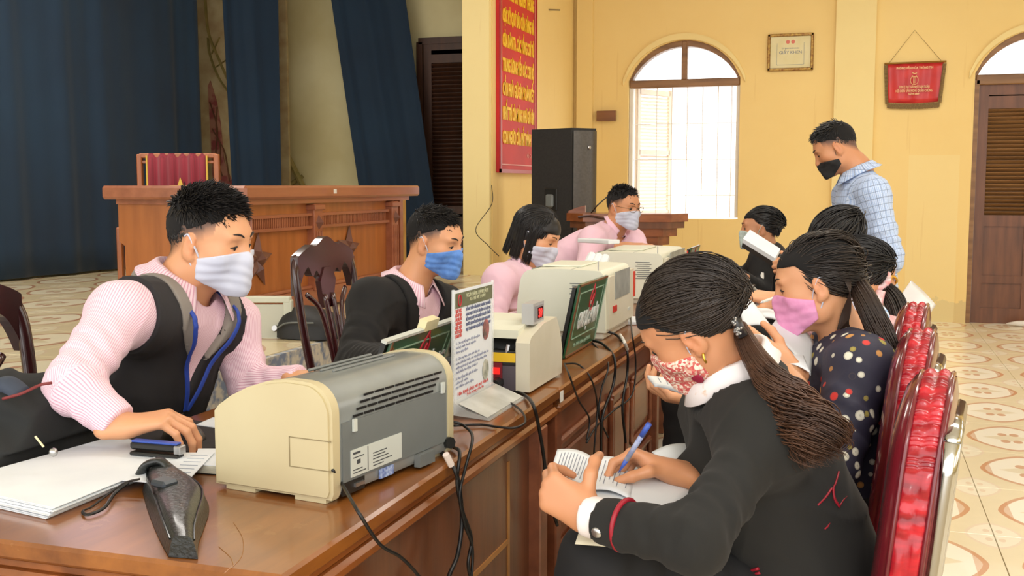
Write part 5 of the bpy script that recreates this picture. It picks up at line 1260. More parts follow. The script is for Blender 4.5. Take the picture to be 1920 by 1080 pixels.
def stripe_mat(name, a, bcol, per, duty=.4, rough=.75, axis=0, check=None, per2=None):
    m, nt, b = base(name); at_ = nd(nt, 'ShaderNodeAttribute'); at_.attribute_name = 'limb'
    s = nd(nt, 'ShaderNodeSeparateXYZ'); nt.links.new(at_.outputs['Vector'], s.inputs[0])
    def band(o, p, d): 
        f = mth(nt, 'FRACT', mth(nt, 'DIVIDE', o, p)); return mth(nt, 'LESS_THAN', f, d)
    f = band(s.outputs[axis], per, duty)
    c = mixc(nt, f, lin(a), lin(bcol))
    if check: c = mixc(nt, mth(nt, 'MULTIPLY', band(s.outputs[0], per2, .12), .65), c, lin(check)); c = mixc(nt, mth(nt, 'MULTIPLY', band(s.outputs[1], per2, .12), .65), c, lin(check)); c = mixc(nt, mth(nt, 'MULTIPLY', band(s.outputs[1], per, duty), .35), c, lin(bcol))
    nt.links.new(c, b.inputs['Base Color']); b.inputs['Roughness'].default_value = rough; b.inputs['Sheen Weight'].default_value = .15
    return m
M_pink = stripe_mat('pink_striped_shirt', (240, 212, 222), (214, 162, 182), .0056, .38)
M_pinkp = mat('plain_pink_shirt', (236, 198, 212), .75, c2=(228, 186, 204), scale=5, sheen=.15)
M_plaid = stripe_mat('blue_check_shirt', (200, 214, 238), (160, 184, 224), .0085, .45, check=(96, 104, 132), per2=.03)
M_vest = mat('charcoal_vest', (42, 39, 41), .85, c2=(34, 32, 34), scale=3, bmp=.15)
M_vestl = mat('grey_hood_lining', (142, 134, 126), .85, c2=(128, 120, 112), scale=5)
M_suit = mat('black_suit', (17, 15, 15), .85, c2=(12, 11, 12), scale=3, bmp=.12, sheen=.02)
M_blaz = mat('black_blazer', (29, 28, 25), .9, c2=(22, 21, 19), scale=3, bmp=.2, sheen=.03)
M_pant = mat('black_trousers', (22, 21, 22), .85, c2=(16, 16, 17), scale=4)
M_navy = None
def button_cloth():
    m, nt, b = base('button_print_navy_cloth'); v = coords(nt)
    vo = nd(nt, 'ShaderNodeTexVoronoi', feature='F1'); nt.links.new(v, vo.inputs['Vector']); vo.inputs['Scale'].default_value = 34; vo.inputs['Randomness'].default_value = .75
    d = vo.outputs['Distance']; s = nd(nt, 'ShaderNodeSeparateColor'); nt.links.new(vo.outputs['Color'], s.inputs[0])
    pal = ramp(nt, s.outputs[0], [(0, lin((228, 226, 208))), (.4, lin((196, 140, 76))), (.62, lin((206, 50, 46))), (.78, lin((160, 146, 70)))])
    pal.node.color_ramp.interpolation = 'CONSTANT'
    rad = mth(nt, 'ADD', .26, mth(nt, 'MULTIPLY', s.outputs[1], .12))
    on = mth(nt, 'LESS_THAN', d, rad)
    rim = mth(nt, 'MULTIPLY', on, mth(nt, 'GREATER_THAN', d, mth(nt, 'MULTIPLY', rad, .78)))
    c = mixc(nt, mth(nt, 'MULTIPLY', on, mth(nt, 'GREATER_THAN', s.outputs[2], .12)), lin((40, 38, 58)), pal)
    c = mixc(nt, mth(nt, 'MULTIPLY', rim, .35), c, lin((90, 70, 60)))
    hole = mth(nt, 'LESS_THAN', mth(nt, 'ABSOLUTE', mth(nt, 'SUBTRACT', d, .055)), .022)
    c = mixc(nt, mth(nt, 'MULTIPLY', hole, .35), c, lin((60, 50, 50)))
    nt.links.new(c, b.inputs['Base Color']); b.inputs['Roughness'].default_value = .7
    return m
M_btn = button_cloth()
# ---- head
SK = dict(fair=(234, 188, 148), tan=(196, 138, 98), warm=(214, 156, 114), mid=(216, 160, 118))
def head_sdf(s, M, c, sc=1.0, fem=False, neck=None, face=True):
    """M = frame columns, c = head centre between the ears"""
    g = lambda x, y, z: c + M @ (np.array([x, y, z]) * sc)
    E = lambda x, y, z, r, k=.02, op='u', rot=None: s.ball(g(x, y, z), np.array(r) * sc, k * sc, M if rot is None else M @ rot, op)
    K = lambda a, b, ra, rb, k=.01, op='u': s.cone(g(*a), g(*b), ra * sc, rb * sc, k * sc, op=op)
    w = .95 if fem else 1
    E(0, -.018, .036, (.077 * w, .094, .084)); E(0, .03, .02, (.068 * w, .068, .082), .03)
    E(0, .034, -.035, (.055 * w, .062, .06), .035); E(0, .05, -.07, (.042 * w, .046, .04), .03)
    E(0, .078, -.096, (.02, .018, .017), .025)
    for q in (-1, 1):
        E(q * .046 * w, .056, -.016, (.024, .026, .022), .025)
        E(q * .056 * w, .015, -.062, (.016, .03, .028), .03)
    if face:
        E(0, .083, .033, (.046, .014, .013), .018)
        for q in (-1, 1):
            E(q * .031, .102, .012, (.017, .014, .012), .012, 's')
            E(q * .031, .0785, .0125, (.0135, .0128, .0115), .004)
            E(q * .0125, .101, -.029, (.0085, .011, .0075), .007)
        K((0, .09, .022), (0, .112, -.022), .0085, .0115, .012)
        E(0, .113, -.025, (.0105, .009, .008), .006)
        E(0, .094, -.054, (.024, .012, .006), .008); E(0, .092, -.065, (.02, .012, .0065), .007)
    for q in (-1, 1):
        t = math.radians(14) * q; rot = np.array([[math.cos(t), math.sin(t), 0], [-math.sin(t), math.cos(t), 0], [0, 0, 1]])
        tt = math.radians(12); r2 = np.array([[1, 0, 0], [0, math.cos(tt), math.sin(tt)], [0, -math.sin(tt), math.cos(tt)]])
        E(q * .0785 * w, -.004, -.002, (.0085, .0175, .031), .006, 'u', rot @ r2)
        E(q * .088 * w, .0, .0, (.0062, .0105, .021), .003, 's', rot @ r2)
        E(q * .0815 * w, .006, -.003, (.005, .005, .007), .004)
        E(q * .078 * w, .002, -.029, (.006, .009, .009), .006)
    return g
def paint_skin(V, M, c, sc, tone, shade=None, fem=False, stubble=None):
    base_c = np.array(lin(SK[tone])[:3]); C = np.repeat(base_c[None], len(V), 0)
    L = (V - c) @ M / sc
    def blob(x, y, z, r, col, s_=1.0, sharp=2):
        d = (((L - [x, y, z]) / r) ** 2).sum(1); w = np.clip(1.2 - d, 0, 1) ** (1 / sharp) * s_; C[:] = C * (1 - w[:, None]) + np.array(col) * w[:, None]
    near = np.linalg.norm(L, axis=1) < .2
    red = base_c * np.array([1.02, .72, .66]); dark = np.array(lin((36, 28, 26))[:3])
    for q in (-1, 1):
        blob(q * .045, .07, -.02, (.03, .03, .025), red, .25)
        blob(q * .085, 0, .005, (.012, .02, .035), red, .35)
    blob(0, .115, -.028, (.016, .014, .014), red, .3)
    blob(0, .102, -.06, (.023, .012, .0105), lin((176, 96, 84))[:3], .8)
    if stubble is not None:
        ln = men_line(L); ax_ = np.abs(L[:, 0])
        w = np.clip((L[:, 2] - (ln - .032)) / .034, 0, 1) * (L[:, 1] < .052) * near
        ear = (((L - np.c_[np.sign(L[:, 0]) * .0825, 0 * ax_ - .002, 0 * ax_ - .002]) / [.0125, .021, .034]) ** 2).sum(1) < 1.1
        w = w * ~ear * .9; C[:] = C * (1 - w[:, None]) + dark * w[:, None]
    return C
def face_parts(par, g, M, sc, look=-.3, glasses=False, fem=False, browc=None):
    """brows, lash lines and eyes as small pieces of their own"""
    G = lambda x, y, z: g(x, y, z)
    for q in (-1, 1):
        br = [G(q * x, y, z) for x, y, z in ((.013, .1, .033), (.024, .099, .0395), (.036, .0925, .041), (.05, .0775, .036))]
        MB().tube(smooth_path(br, 5), np.r_[np.linspace(.0036, .0044, 8), np.linspace(.0044, .0014, 8)] * sc * (.7 if fem else 1), 6, flat=.55).build('eyebrow', M_hair, par, True)
        ly = [G(q * x, y, z) for x, y, z in ((.0185, .0885, .009), (.025, .0925, .0105), (.032, .093, .0098), (.04, .0885, .008), (.0465, .081, .0075))]
        MB().tube(smooth_path(ly, 5), np.r_[np.linspace(.0012, .0022, 10), np.linspace(.0022, .001, 11)][:21] * sc, 6).build('eyelashes', M_hair, par, True)
        # sliver of eye under the lid
        ez = .0055
        MB().lathe([(.0001, 0), (.0042, .0008), (.0001, .0012)], G(q * .032, .0908, ez), 8, axis=tuple(M @ np.array([q * .2, .95, -.1]))).build('iris', M_blk, par, True)
    if glasses:
        M_gl = mat('gold_wire', (120, 96, 70), .3, .7)
        for q in (-1, 1):
            ring = [G(q * .034 + .024 * math.cos(t), .112 - .004 * math.cos(t) * q * 1.5, .008 + .018 * math.sin(t)) for t in np.linspace(0, 2 * math.pi, 19)]
            MB().tube(ring, .0011, 5).tube([G(q * .058, .105, .012), G(q * .078, .055, .014), G(q * .08, .0, .012)], .0011, 5).build('glasses_frame', M_gl, par)
        MB().tube([G(-.01, .114, .01), G(.01, .114, .01)], .001, 5).build('glasses_bridge', M_gl, par)
def make_mask(par, g, M, c, sc, m, strap, h=.0028, low=False, fem=False, cloth=False, strapm=None):
    s = SDF(); w = .95 if fem else 1
    # tented front: grown face + nose-to-chin ridge
    E = lambda x, y, z, r, k=.03: s.ball(g(x, y, z), np.array(r) * sc, k * sc, M)
    dz = -.022 if low else 0
    E(0, .03, .02, (.0725 * w, .0725, .0865)); E(0, .034, -.035, (.0605 * w, .0675, .066)); E(0, .05, -.07, (.05 * w, .053, .05))
    E(0, .078, -.098, (.026, .023, .024))
    for q in (-1, 1): E(q * .047 * w, .056, -.018, (.028, .03, .027)); E(q * .056 * w, .015, -.062, (.02, .036, .034))
    s.cone(g(0, .108, -.022 + dz), g(0, .094, -.092), .014 * sc, .024 * sc, .03 * sc)
    Mi = M / sc
    def reg(P):
        L = (P - c) @ M / sc; y, z, x = L[:, 1], L[:, 2], np.abs(L[:, 0])
        top = z - (.004 + dz - (.12 - y) * (.32 if not cloth else .38)) ; bot = -(z + .113 - (.075 - np.minimum(y, .075)) * .62)
        back = .018 - y
        return np.maximum(np.maximum(top, bot), back) * sc
    s.cut(reg)
    def wr(P):
        L = (P - c) @ M / sc; return .0009 * np.sin(L[:, 2] * 260 + 3 * np.sin(L[:, 0] * 40)) * np.exp(-((L[:, 2] + .06) / .04) ** 2) + .0008 * np.sin(L[:, 0] * 190 + L[:, 2] * 60)
    V, F = s.mesh(h * sc, disp=wr); o = mesh_obj('face_mask', [(V, F)], m, par)
    dz2 = dz
    for q in (-1, 1):
        for pts in ([(q * .071 * w, .022, -.026 + dz2 * .6), (q * .081 * w, .012, .0), (q * .083 * w, -.006, .025), (q * .077 * w, -.02, .018)], [(q * .06 * w, .022, -.082), (q * .071 * w, .01, -.06), (q * .078 * w, -.006, -.03), (q * .076 * w, -.02, -.008)]):
            MB().tube(smooth_path([g(*p) for p in pts], 6), strap * sc, 6, flat=.6).build('ear_loop', strapm or m, o, True)
    return o
# ---- hair strands
def strands(paths, rad, seg=4, taper=True):
    """paths (N, M, 3) -> one mesh of thin tubes"""
    P = np.asarray(paths, float); N_, M_, _ = P.shape
    T = np.gradient(P, axis=1); T /= np.linalg.norm(T, axis=2, keepdims=True) + 1e-9
    ref = nrm([.31, .52, .79]); A = np.cross(T, ref); A /= np.linalg.norm(A, axis=2, keepdims=True) + 1e-9; B = np.cross(T, A)
    r = np.asarray(rad, float); r = np.broadcast_to(r if r.ndim else r[None], (M_,)) if r.ndim < 2 else r
    if r.ndim == 1: r = np.repeat(r[None], N_, 0)
    if taper:
        t = np.linspace(0, 1, M_); r = r * (1 - .85 * t ** 4)[None]
    ring = np.stack([P + r[..., None] * (A * math.cos(2 * math.pi * k / seg) + B * math.sin(2 * math.pi * k / seg)) for k in range(seg)], 2)
    V = ring.reshape(-1, 3); i = np.arange(N_)[:, None, None] * M_ * seg; j = np.arange(M_ - 1)[None, :, None] * seg; k = np.arange(seg)[None, None, :]; k2 = (k + 1) % seg
    F = np.stack([i + j + k, i + j + k2, i + j + seg + k2, i + j + seg + k], -1).reshape(-1, 4)
    return V, F
def men_line(L, lo=0.0):
    y = L[:, 1]; x = np.abs(L[:, 0])
    front = .083 - .10 * np.maximum(x - .03, 0)
    temple = .052 + .45 * np.maximum(y - .03, 0)
    side = .032 + .5 * np.maximum(y, -.02) * (y > -.02) - .0 * y
    return np.where(y > .062, front, np.where(y > .03, np.minimum(temple, front), np.where(y > -.03, side, .02 - (-.03 - y) * 1.1)))
def short_hair(par, g, M, c, sc, length=.03, seed=1, m=None, side=.01, n=2600, fwd=.6, part=0.0, up=.2):
    rng = np.random.default_rng(seed)
    s = SDF(); s.ball(g(0, -.019, .037), np.array((.0785, .0965, .0875)) * sc, .02, M); s.ball(g(0, .03, .03), np.array((.0695, .063, .078)) * sc, .03, M)
    def reg(P):
        L = (P - c) @ M / sc
        return (men_line(L) + np.where(L[:, 1] < .04, .010, .002) - L[:, 2]) * sc
    s.cut(reg); V0, F0 = s.mesh(.0038 * sc)
    u = rng.normal(size=(n * 3, 3)); u /= np.linalg.norm(u, axis=1, keepdims=True)
    L0 = u * np.array([.0765, .0955, .0855]) + np.array([0, -.018, .036])
    keep = L0[:, 2] > men_line(L0) + np.where(L0[:, 1] > .045, rng.uniform(-.001, .006, len(L0)), rng.uniform(-.014, .006, len(L0))); L0 = L0[keep][:n]; u = u[keep][:n]
    topw = np.clip((L0[:, 2] - .055) / .045, 0, 1)
    ln = (length * topw + side * (1 - topw)) * rng.uniform(.7, 1.2, len(L0))
    frontw = np.clip((L0[:, 1] - .03) / .04, 0, 1)[:, None]
    dt = u * .45 + np.array([part, fwd, up]) + rng.normal(size=u.shape) * .22 + frontw * np.array([0, .2, .35])
    sd = (1 - topw)[:, None]; ds = u * .22 + np.array([0, .12, -.95]) + rng.normal(size=u.shape) * .1
    d = dt * (1 - sd) + ds * sd; d /= np.linalg.norm(d, axis=1, keepdims=True)
    t = np.linspace(0, 1, 5)[None, :, None]; bend = np.array([part, .3, -.55])
    P = L0[:, None] - u[:, None] * .002 + d[:, None] * t * ln[:, None, None] + bend * (t ** 2) * ln[:, None, None] * .5 * (1 - .5 * frontw[:, None])
    P = c + (P * sc) @ M.T
    V1, F1 = strands(P, .0021 * sc, 4)
    return mesh_obj('hair', [(V0, F0), (V1, F1)], [M_cap, m or M_hair], par)
def skull_path(a, b, n, R, ctr, lift=0.0, rng=None):
    """path over an ellipsoid between two local points"""
    ua = (a - ctr) / R; ub = (b - ctr) / R; la, lb = np.linalg.norm(ua, axis=-1, keepdims=True), np.linalg.norm(ub, axis=-1, keepdims=True)
    na, nb = ua / la, ub / lb; om = np.arccos(np.clip((na * nb).sum(-1, keepdims=True), -1, 1)); out = []
    for k in range(n):
        t = k / (n - 1); v = (np.sin((1 - t) * om) * na + np.sin(t * om) * nb) / (np.sin(om) + 1e-6)
        out.append(ctr + v * (la * (1 - t) + lb * t + lift * math.sin(math.pi * t)) * R)
    return np.stack(out, 1)
def tied_hair(par, g, M, c, sc, tie, tail, seed=1, m=None, mt=None, n=1500, nt_=420, curl=.0, spread=.03, hair_w=1.0, parting=.0, tr=.0016, loose=0, taper_r=None, tw=0.045, wl=.09, vol=1.0):
    """hair combed back to a tie (head-local point); tail = world polyline"""
    rng = np.random.default_rng(seed); R = np.array([.0765 * hair_w, .101, .0895]) * vol * .985; ctr = np.array([0, -.018, .036]); tie = np.array(tie, float)
    if abs(tie).max() > .2 or tie[2] > .2: tie = (tie - c) @ M / sc
    v_ = (tie - ctr) / R; tie = ctr + v_ / np.linalg.norm(v_) * 1.06 * R
    s = SDF(); s.ball(g(*ctr), R * sc * .985, .02, M); s.ball(g(0, .03, .04), np.array((.066 * hair_w, .062, .066)) * sc, .03, M); s.ball(g(*(tie * .86 + ctr * .14)), np.array([.022, .022, .022]) * sc, .04, M)
    def reg(P):
        L = (P - c) @ M / sc
        line = np.where(L[:, 1] > .045, .066, np.where(L[:, 1] > .005, .066 - (.045 - L[:, 1]) * 1.1, np.where(L[:, 1] > -.02, .022 - (.005 - L[:, 1]) * 1.4, -.012 - (-.02 - L[:, 1]) * 1.2)))
        return (np.maximum(line, -.075) - L[:, 2]) * sc
    s.cut(reg); V0, F0 = s.mesh(.0042 * sc)
    # hairline starts
    th = rng.uniform(-1, 1, n); kind = rng.uniform(0, 1, n)
    st = np.zeros((n, 3))
    for i in range(n):
        q = math.copysign(1, th[i]); e = abs(th[i])
        if e < .35: st[i] = (q * e / .35 * .045, .083 - e * .02, .078 + .0 * e)
        elif e < .7: t = (e - .35) / .35; st[i] = (q * (.045 + .030 * t), .072 - .062 * t, .080 - .05 * t)
        else: t = (e - .7) / .3; st[i] = (q * (.073 - .03 * t), .008 - .07 * t, .022 - .085 * t)
    st += rng.normal(size=st.shape) * .004
    vv = (st - ctr) / R; st = ctr + vv / np.linalg.norm(vv, axis=1, keepdims=True) * R
    top_ = kind > .5; yy_ = rng.uniform(-.075, .07, n)
    mid = np.c_[rng.normal(size=n) * .016 + parting, yy_, .036 + .0885 * np.sqrt(np.clip(1 - ((yy_ + .018) / .1) ** 2, 0, 1))]
    st = np.where(top_[:, None], mid, st)
    P = skull_path(st, np.repeat(tie[None], n, 0) + rng.normal(size=(n, 3)) * .010, 14, R * 1.01, ctr, .025)
    P += (rng.normal(size=(n, 1, 1)) * .0012)
    P = c + (P * sc) @ M.T
    V1, F1 = strands(P, tr * sc, 3, False)
    pieces = [(V0, F0), (V1, F1)]
    o = mesh_obj('hair', pieces, [M_cap, m or M_hairs], par)
    # tail
    tp_ = smooth_path(tail, 7); Mn = len(tp_); T = np.gradient(tp_, axis=0); T /= np.linalg.norm(T, axis=1, keepdims=True)
    A = np.cross(T, nrm([.2, .9, .3])); A /= np.linalg.norm(A, axis=1, keepdims=True); B = np.cross(T, A)
    t = np.linspace(0, 1, Mn); L = np.r_[0, np.cumsum(np.linalg.norm(np.diff(tp_, axis=0), axis=1))]
    ang = rng.uniform(0, 2 * math.pi, nt_); rr = np.sqrt(rng.uniform(.02, 1, nt_))
    prof = (.25 + .75 * np.clip(t / .3, 0, 1)) if taper_r is None else np.interp(t, np.linspace(0, 1, len(taper_r)), taper_r)
    endc = rng.uniform(.75, 1.0, nt_)
    lock = rng.integers(0, 14, nt_); lph = rng.uniform(0, 6.28, 14); lam = rng.uniform(.6, 1.2, 14)
    P = np.zeros((nt_, Mn, 3))
    for i in range(nt_):
        tt = t * endc[i]; base_p = np.stack([np.interp(tt, t, tp_[:, a]) for a in range(3)], 1)
        a0 = ang[i]; r_ = rr[i] * spread * np.interp(tt, t, prof)
        cph = lph[lock[i]]; ca = curl * lam[lock[i]] * np.clip((tt - .25) / .5, 0, 1)
        off = A * (r_ * math.cos(a0) + ca * np.sin(2 * math.pi * L * endc[i] / wl + cph))[:, None] + B * (r_ * math.sin(a0) + ca * np.cos(2 * math.pi * L * endc[i] / wl + cph))[:, None]
        P[i] = base_p + off
    V2, F2 = strands(P, np.linspace(.0021, .0016, Mn), 3)
    core = MB()
    mesh_obj('ponytail', [(V2, F2)], mt or m or M_hairs, par)
    return o
# ---- hands
def hand_sdf(s, w, fdir, back, side, pose='curl', sc=1.0, curls=None, spread=.08, thumb=None, k=.004):
    """w wrist, fdir towards the knuckles, back = normal of the back of the hand, side=+1 if the thumb lies along cross(fdir, back)"""
    f = nrm(fdir); b = nrm(np.array(back, float) - f * (np.dot(back, f))); t = np.cross(f, b) * side
    g = lambda x, y, z: w + (t * x + f * y + b * z) * sc
    s.cone(g(0, -.03, 0), g(0, .01, 0), .026 * sc, .027 * sc, .01, (b, .72))
    for x, ye in ((.024, .083), (.008, .087), (-.009, .083), (-.024, .074)):
        s.cone(g(x * .55, .012, 0), g(x, ye - .004, .003), .0165 * sc, .0118 * sc, .012 * sc, (b, .85))
    s.ball(g(.018, .035, -.008), np.array([.018, .026, .014]) * sc, .012, np.stack([t, f, b], 1))
    cu = curls or {'curl': (28, 38, 24), 'mouse': (12, 30, 22), 'grip': (62, 70, 42), 'flat': (6, 10, 8), 'pen': (50, 58, 30)}[pose]
    for i, (x, ye, ln) in enumerate(((.025, .082, (.041, .025, .02)), (.0085, .087, (.045, .028, .021)), (-.0085, .083, (.042, .026, .02)), (-.0245, .074, (.033, .02, .018)))):
        c_ = cu[i] if isinstance(cu[0], tuple) else cu
        p = g(x, ye, .002); a = 0; sp_ = spread * (1.5 - i) / 1.5
        rr = (.0093, .0082, .0074, .0064) if i != 3 else (.0082, .0072, .0064, .0056)
        for j in range(3):
            a += math.radians(c_[j]); d = (f * math.cos(a) * math.cos(sp_) + t * math.sin(sp_) * math.cos(a) - b * math.sin(a))
            q = p + d * ln[j] * sc; s.cone(p, q, rr[j] * sc, rr[j + 1] * sc, k); p = q
    th = thumb or ((.55, .75, -.25), (.35, .9, -.25), (.1, 1, -.2))
    p = g(.02, .018, -.006); s.cone(g(.005, .0, -.004), p, .015 * sc, .0145 * sc, .01)
    for d, ln, r0, r1 in zip(th, (.042, .032, .026), (.0135, .0108, .0096), (.0108, .0096, .0078)):
        d = nrm(t * d[0] + f * d[1] + b * d[2]); q = p + d * ln * sc; s.cone(p, q, r0 * sc, r1 * sc, .006); p = q
    return g
# ---- limb coordinates for stripes
def limb_uv(V, segs):
    """segs: list of (a, b, ref) ; nearest segment gives (angle * r, length)"""
    best = np.full(len(V), 9.0); uv = np.zeros((len(V), 3))
    for a, b, ref in segs:
        a, b = np.array(a, float), np.array(b, float); ab = b - a; t = np.clip((V - a) @ ab / (ab @ ab), 0, 1)
        rel = V - a - t[:, None] * ab; d = np.linalg.norm(rel, axis=1); u = nrm(ab); e1 = nrm(np.array(ref) - u * np.dot(ref, u)); e2 = np.cross(u, e1)
        an = np.arctan2(rel @ e2, rel @ e1); sc = d if len(segs) > 4 else d
        k = d < best; best[k] = d[k]; t = (V - a) @ ab / (ab @ ab); r0 = np.median(d[k]) if k.any() else .05
        uv[k, 0] = an[k] * r0; uv[k, 1] = (t * np.linalg.norm(ab))[k]
    return uv
def flat_uv(V, ax, up): return np.c_[V @ np.array(ax, float), V @ np.array(up, float), np.zeros(len(V))]
def collar(par, N_, up, fwd, r, m, h=.032, wing=.045, gap=28, drop=.03, sc=1.0, flare=1.0, name='shirt_collar'):
    """folded shirt collar round the neck: axis up, opening towards fwd"""
    up = nrm(up); f = nrm(np.array(fwd) - up * np.dot(fwd, up)); l = np.cross(up, f)
    rows = []; th = np.radians(np.linspace(gap, 360 - gap, 49))
    for a in th:
        d = f * math.cos(a) + l * math.sin(a); c = (math.cos(a) + 1) / 2          # 1 at front
        fr = max(0, c - .45) / .55; low = drop * (.2 + .8 * fr); rr = r * (1 + .12 * abs(math.sin(a)))
        top = h * (1 - .35 * fr)
        w_ = wing * fr ** 1.6
        rows.append([N_ + d * (rr * .93) + up * (-.012 - .02 * fr), N_ + d * rr * .95 + up * top * .5, N_ + d * rr * 1.0 + up * top, N_ + d * (rr * 1.07 + .003) + up * (top * .9), N_ + d * (rr * (1 + .28 * flare) + .004 + w_ * .2) + up * (top * .3 - low * .2), N_ + d * (rr * (1 + .5 * flare) + .006 + w_ * .6) + up * (-low * .8 - w_ * .4)])
    mb = MB(); mb.grid(rows); o = mb.build(name, m, par, True, fix=False); o.modifiers.new('t', 'SOLIDIFY').thickness = .0022
    n = len(o.data.vertices); a = np.empty(n * 3, np.float32); o.data.vertices.foreach_get('co', a); a = a.reshape(-1, 3)
    at_ = o.data.attributes.new('limb', 'FLOAT_VECTOR', 'POINT'); uu = np.repeat(th * r, 6); at_.data.foreach_set('vector', np.c_[uu, a[:, 2], 0 * uu].astype(np.float32).ravel())
    return o
# ---- figure assembly
class Fig:
    def __init__(s, label, head, neck, sr, sl, er, el, wr, wl, pel, fwd, knees=None, ankles=None, tone='warm', fem=False, sc=1.0, az=0, pitch=0, roll=0, cw=.15, arm=1.0, seat=True, group=None, ear=None):
        s.__dict__.update(locals()); A_ = lambda q: np.array(q, float)
        s.H, s.N, s.SR, s.SL, s.ER, s.EL, s.WR, s.WL, s.P = map(A_, (head, neck, sr, sl, er, el, wr, wl, pel))
        s.M = frame(az, pitch, roll); s.root = thing('person', label, 'person', (s.P[0], s.P[1], 0))
        s.u = nrm(s.N - s.P); s.f = nrm(A_(fwd) - s.u * np.dot(fwd, s.u)); s.l = np.cross(s.u, s.f)
        if np.dot(s.SL - s.SR, s.l) < 0: print('WARN shoulders swapped', label)
        s.C = s.P * .42 + s.N * .58
        if ear is not None: s.H = A_(ear[0]) - s.M[:, 0] * ear[1] * .077 * sc * (.95 if fem else 1)

    def torso(s, o=0.0, arms=True, k=.05, folds=True, belly=0.0):
        q = SDF(); w = s.cw; fl = (s.f, .7)
        q.cone(s.P - s.u * .02, s.P + s.u * .12, w * 1.03 + o, w * .98 + o, k, fl); q.cone(s.P + s.u * .1, s.C, w * .97 + o + belly, w * 1.02 + o, k, fl)
        q.cone(s.C, s.N - s.u * .155, w * 1.02 + o, w * .84 + o, k, fl)
        if s.fem:
            for t in (-1, 1): q.ball(s.C + s.u * .02 + s.f * (w * .55) + s.l * t * w * .46, (.052 + o * .8,) * 3, .05)
        si = lambda S, t=.12: S * (1 - t) + s.N * t
        q.cone(si(s.SR) - s.u * .015, si(s.SL) - s.u * .015, .054 + o, .054 + o, k, (s.f, .92))
        for S in (s.SR, s.SL): q.cone(s.N - s.u * .035, S, .043 + o, .046 + o, .05)
        if arms: s.arm_prims(q, o, folds)
        return q
    def arm_prims(s, q, o, folds=True, to=1.0, a=None):
        a = s.arm
        for k_, (S, E, W) in enumerate(((s.SR, s.ER, s.WR), (s.SL, s.EL, s.WL))):
            f1 = (.0022, .052, 1.3 + k_, .8, .45) if folds else None; f2 = (.0024, .045, .4 + k_, .15, .5) if folds else None
            q.cone(S, E, .052 * a + o, .042 * a + o, .03, fold=f1); q.cone(E, E * (1 - to) + W * to, .041 * a + o, .03 * a + o * .9, .025, fold=f2)
        return q
    def cuffs(s, q, back=.012):
        for E, W in ((s.ER, s.WR), (s.EL, s.WL)):
            d = nrm(W - E)
            def fn(P, W=W, d=d):
                r = P - W; h = r @ d; rad = np.linalg.norm(r - h[:, None] * d, axis=1)
                return np.where((rad < .09) & (h > -.05) & (h < .13), h + back, -1.0)
            q.cut(fn)
        return q
    def body(s, handspec=(), face=True, hh=.0038, stub=None, look=-.3, glasses=False, eyes=True, hb=.0028, neck_r=.055):
        sc = s.sc; H = SDF(); g = head_sdf(H, s.M, s.H, sc, s.fem, face=face); s.g = g
        nr = neck_r * sc * (.84 if s.fem else 1)
        H.cone(g(0, -.022, -.04), s.N + s.u * .0, nr, nr * 1.06, .04); H.cone(s.N, s.N - s.u * .07, nr * 1.1, nr * 1.5, .05, (s.f, .8))
        H.cone(s.N - s.u * .03, s.SR * .5 + s.N * .5 - s.u * .03, .035, .03, .04).cone(s.N - s.u * .03, s.SL * .5 + s.N * .5 - s.u * .03, .035, .03, .04)
        pcs = [H.mesh(hh)]
        B = SDF(); B.cone(s.N - s.u * .05, s.P, .06, .09, .03, (s.f, .7)); B.cone(s.SR, s.SL, .035, .035, .03)
        for S, E, W in ((s.SR, s.ER, s.WR), (s.SL, s.EL, s.WL)): B.cone(S, E, .036, .032, .02); B.cone(E, W, .031, .024, .02)
        for K in s.leg_pts(): B.cone(K[0], K[1], .05, .035, .02); B.cone(K[1], K[2], .034, .025, .02)
        pcs.append(B.mesh(.011))
        s.hg = []
        for (side, W, E, spec) in handspec:
            hd = SDF(); d = nrm(W - E); hd.cone(W - d * .09, W, .0285, .0245, .012, (nrm(spec['back']), .82)); s.hg.append(hand_sdf(hd, W, spec.get('dir', d), spec['back'], side, **{k: v for k, v in spec.items() if k in ('pose', 'curls', 'spread', 'thumb', 'sc')}))
            pcs.append(hd.mesh(spec.get('h', hb)))
        V = np.vstack([p[0] for p in pcs]); Fs = []; n = 0
        for p in pcs: Fs.append(np.asarray(p[1]) + n); n += len(p[0])
        C = paint_skin(V, s.M, s.H, sc, s.tone, fem=s.fem, stubble=stub)
        o = mesh_obj('body', [(V, np.vstack(Fs))], M_skin, s.root, cols=C)
        if eyes: face_parts(s.root, g, s.M, sc, look, glasses, s.fem)
        return g
    def leg_pts(s):
        if s.knees is None:
            out = []
            for t in (-1, 1):
                h = s.P + s.l * t * .085; k_ = h + s.f * np.array([1, 1, 0]) * .42 + np.array([0, 0, -.02]) + s.l * t * .03; out.append((h, k_, np.array([k_[0], k_[1], .08]) + s.f * np.array([.03, .03, 0])))
            return out
        return [(s.P + s.l * t * .085, np.array(k_, float), np.array(a, float)) for t, k_, a in zip((-1, 1), s.knees, s.ankles)]
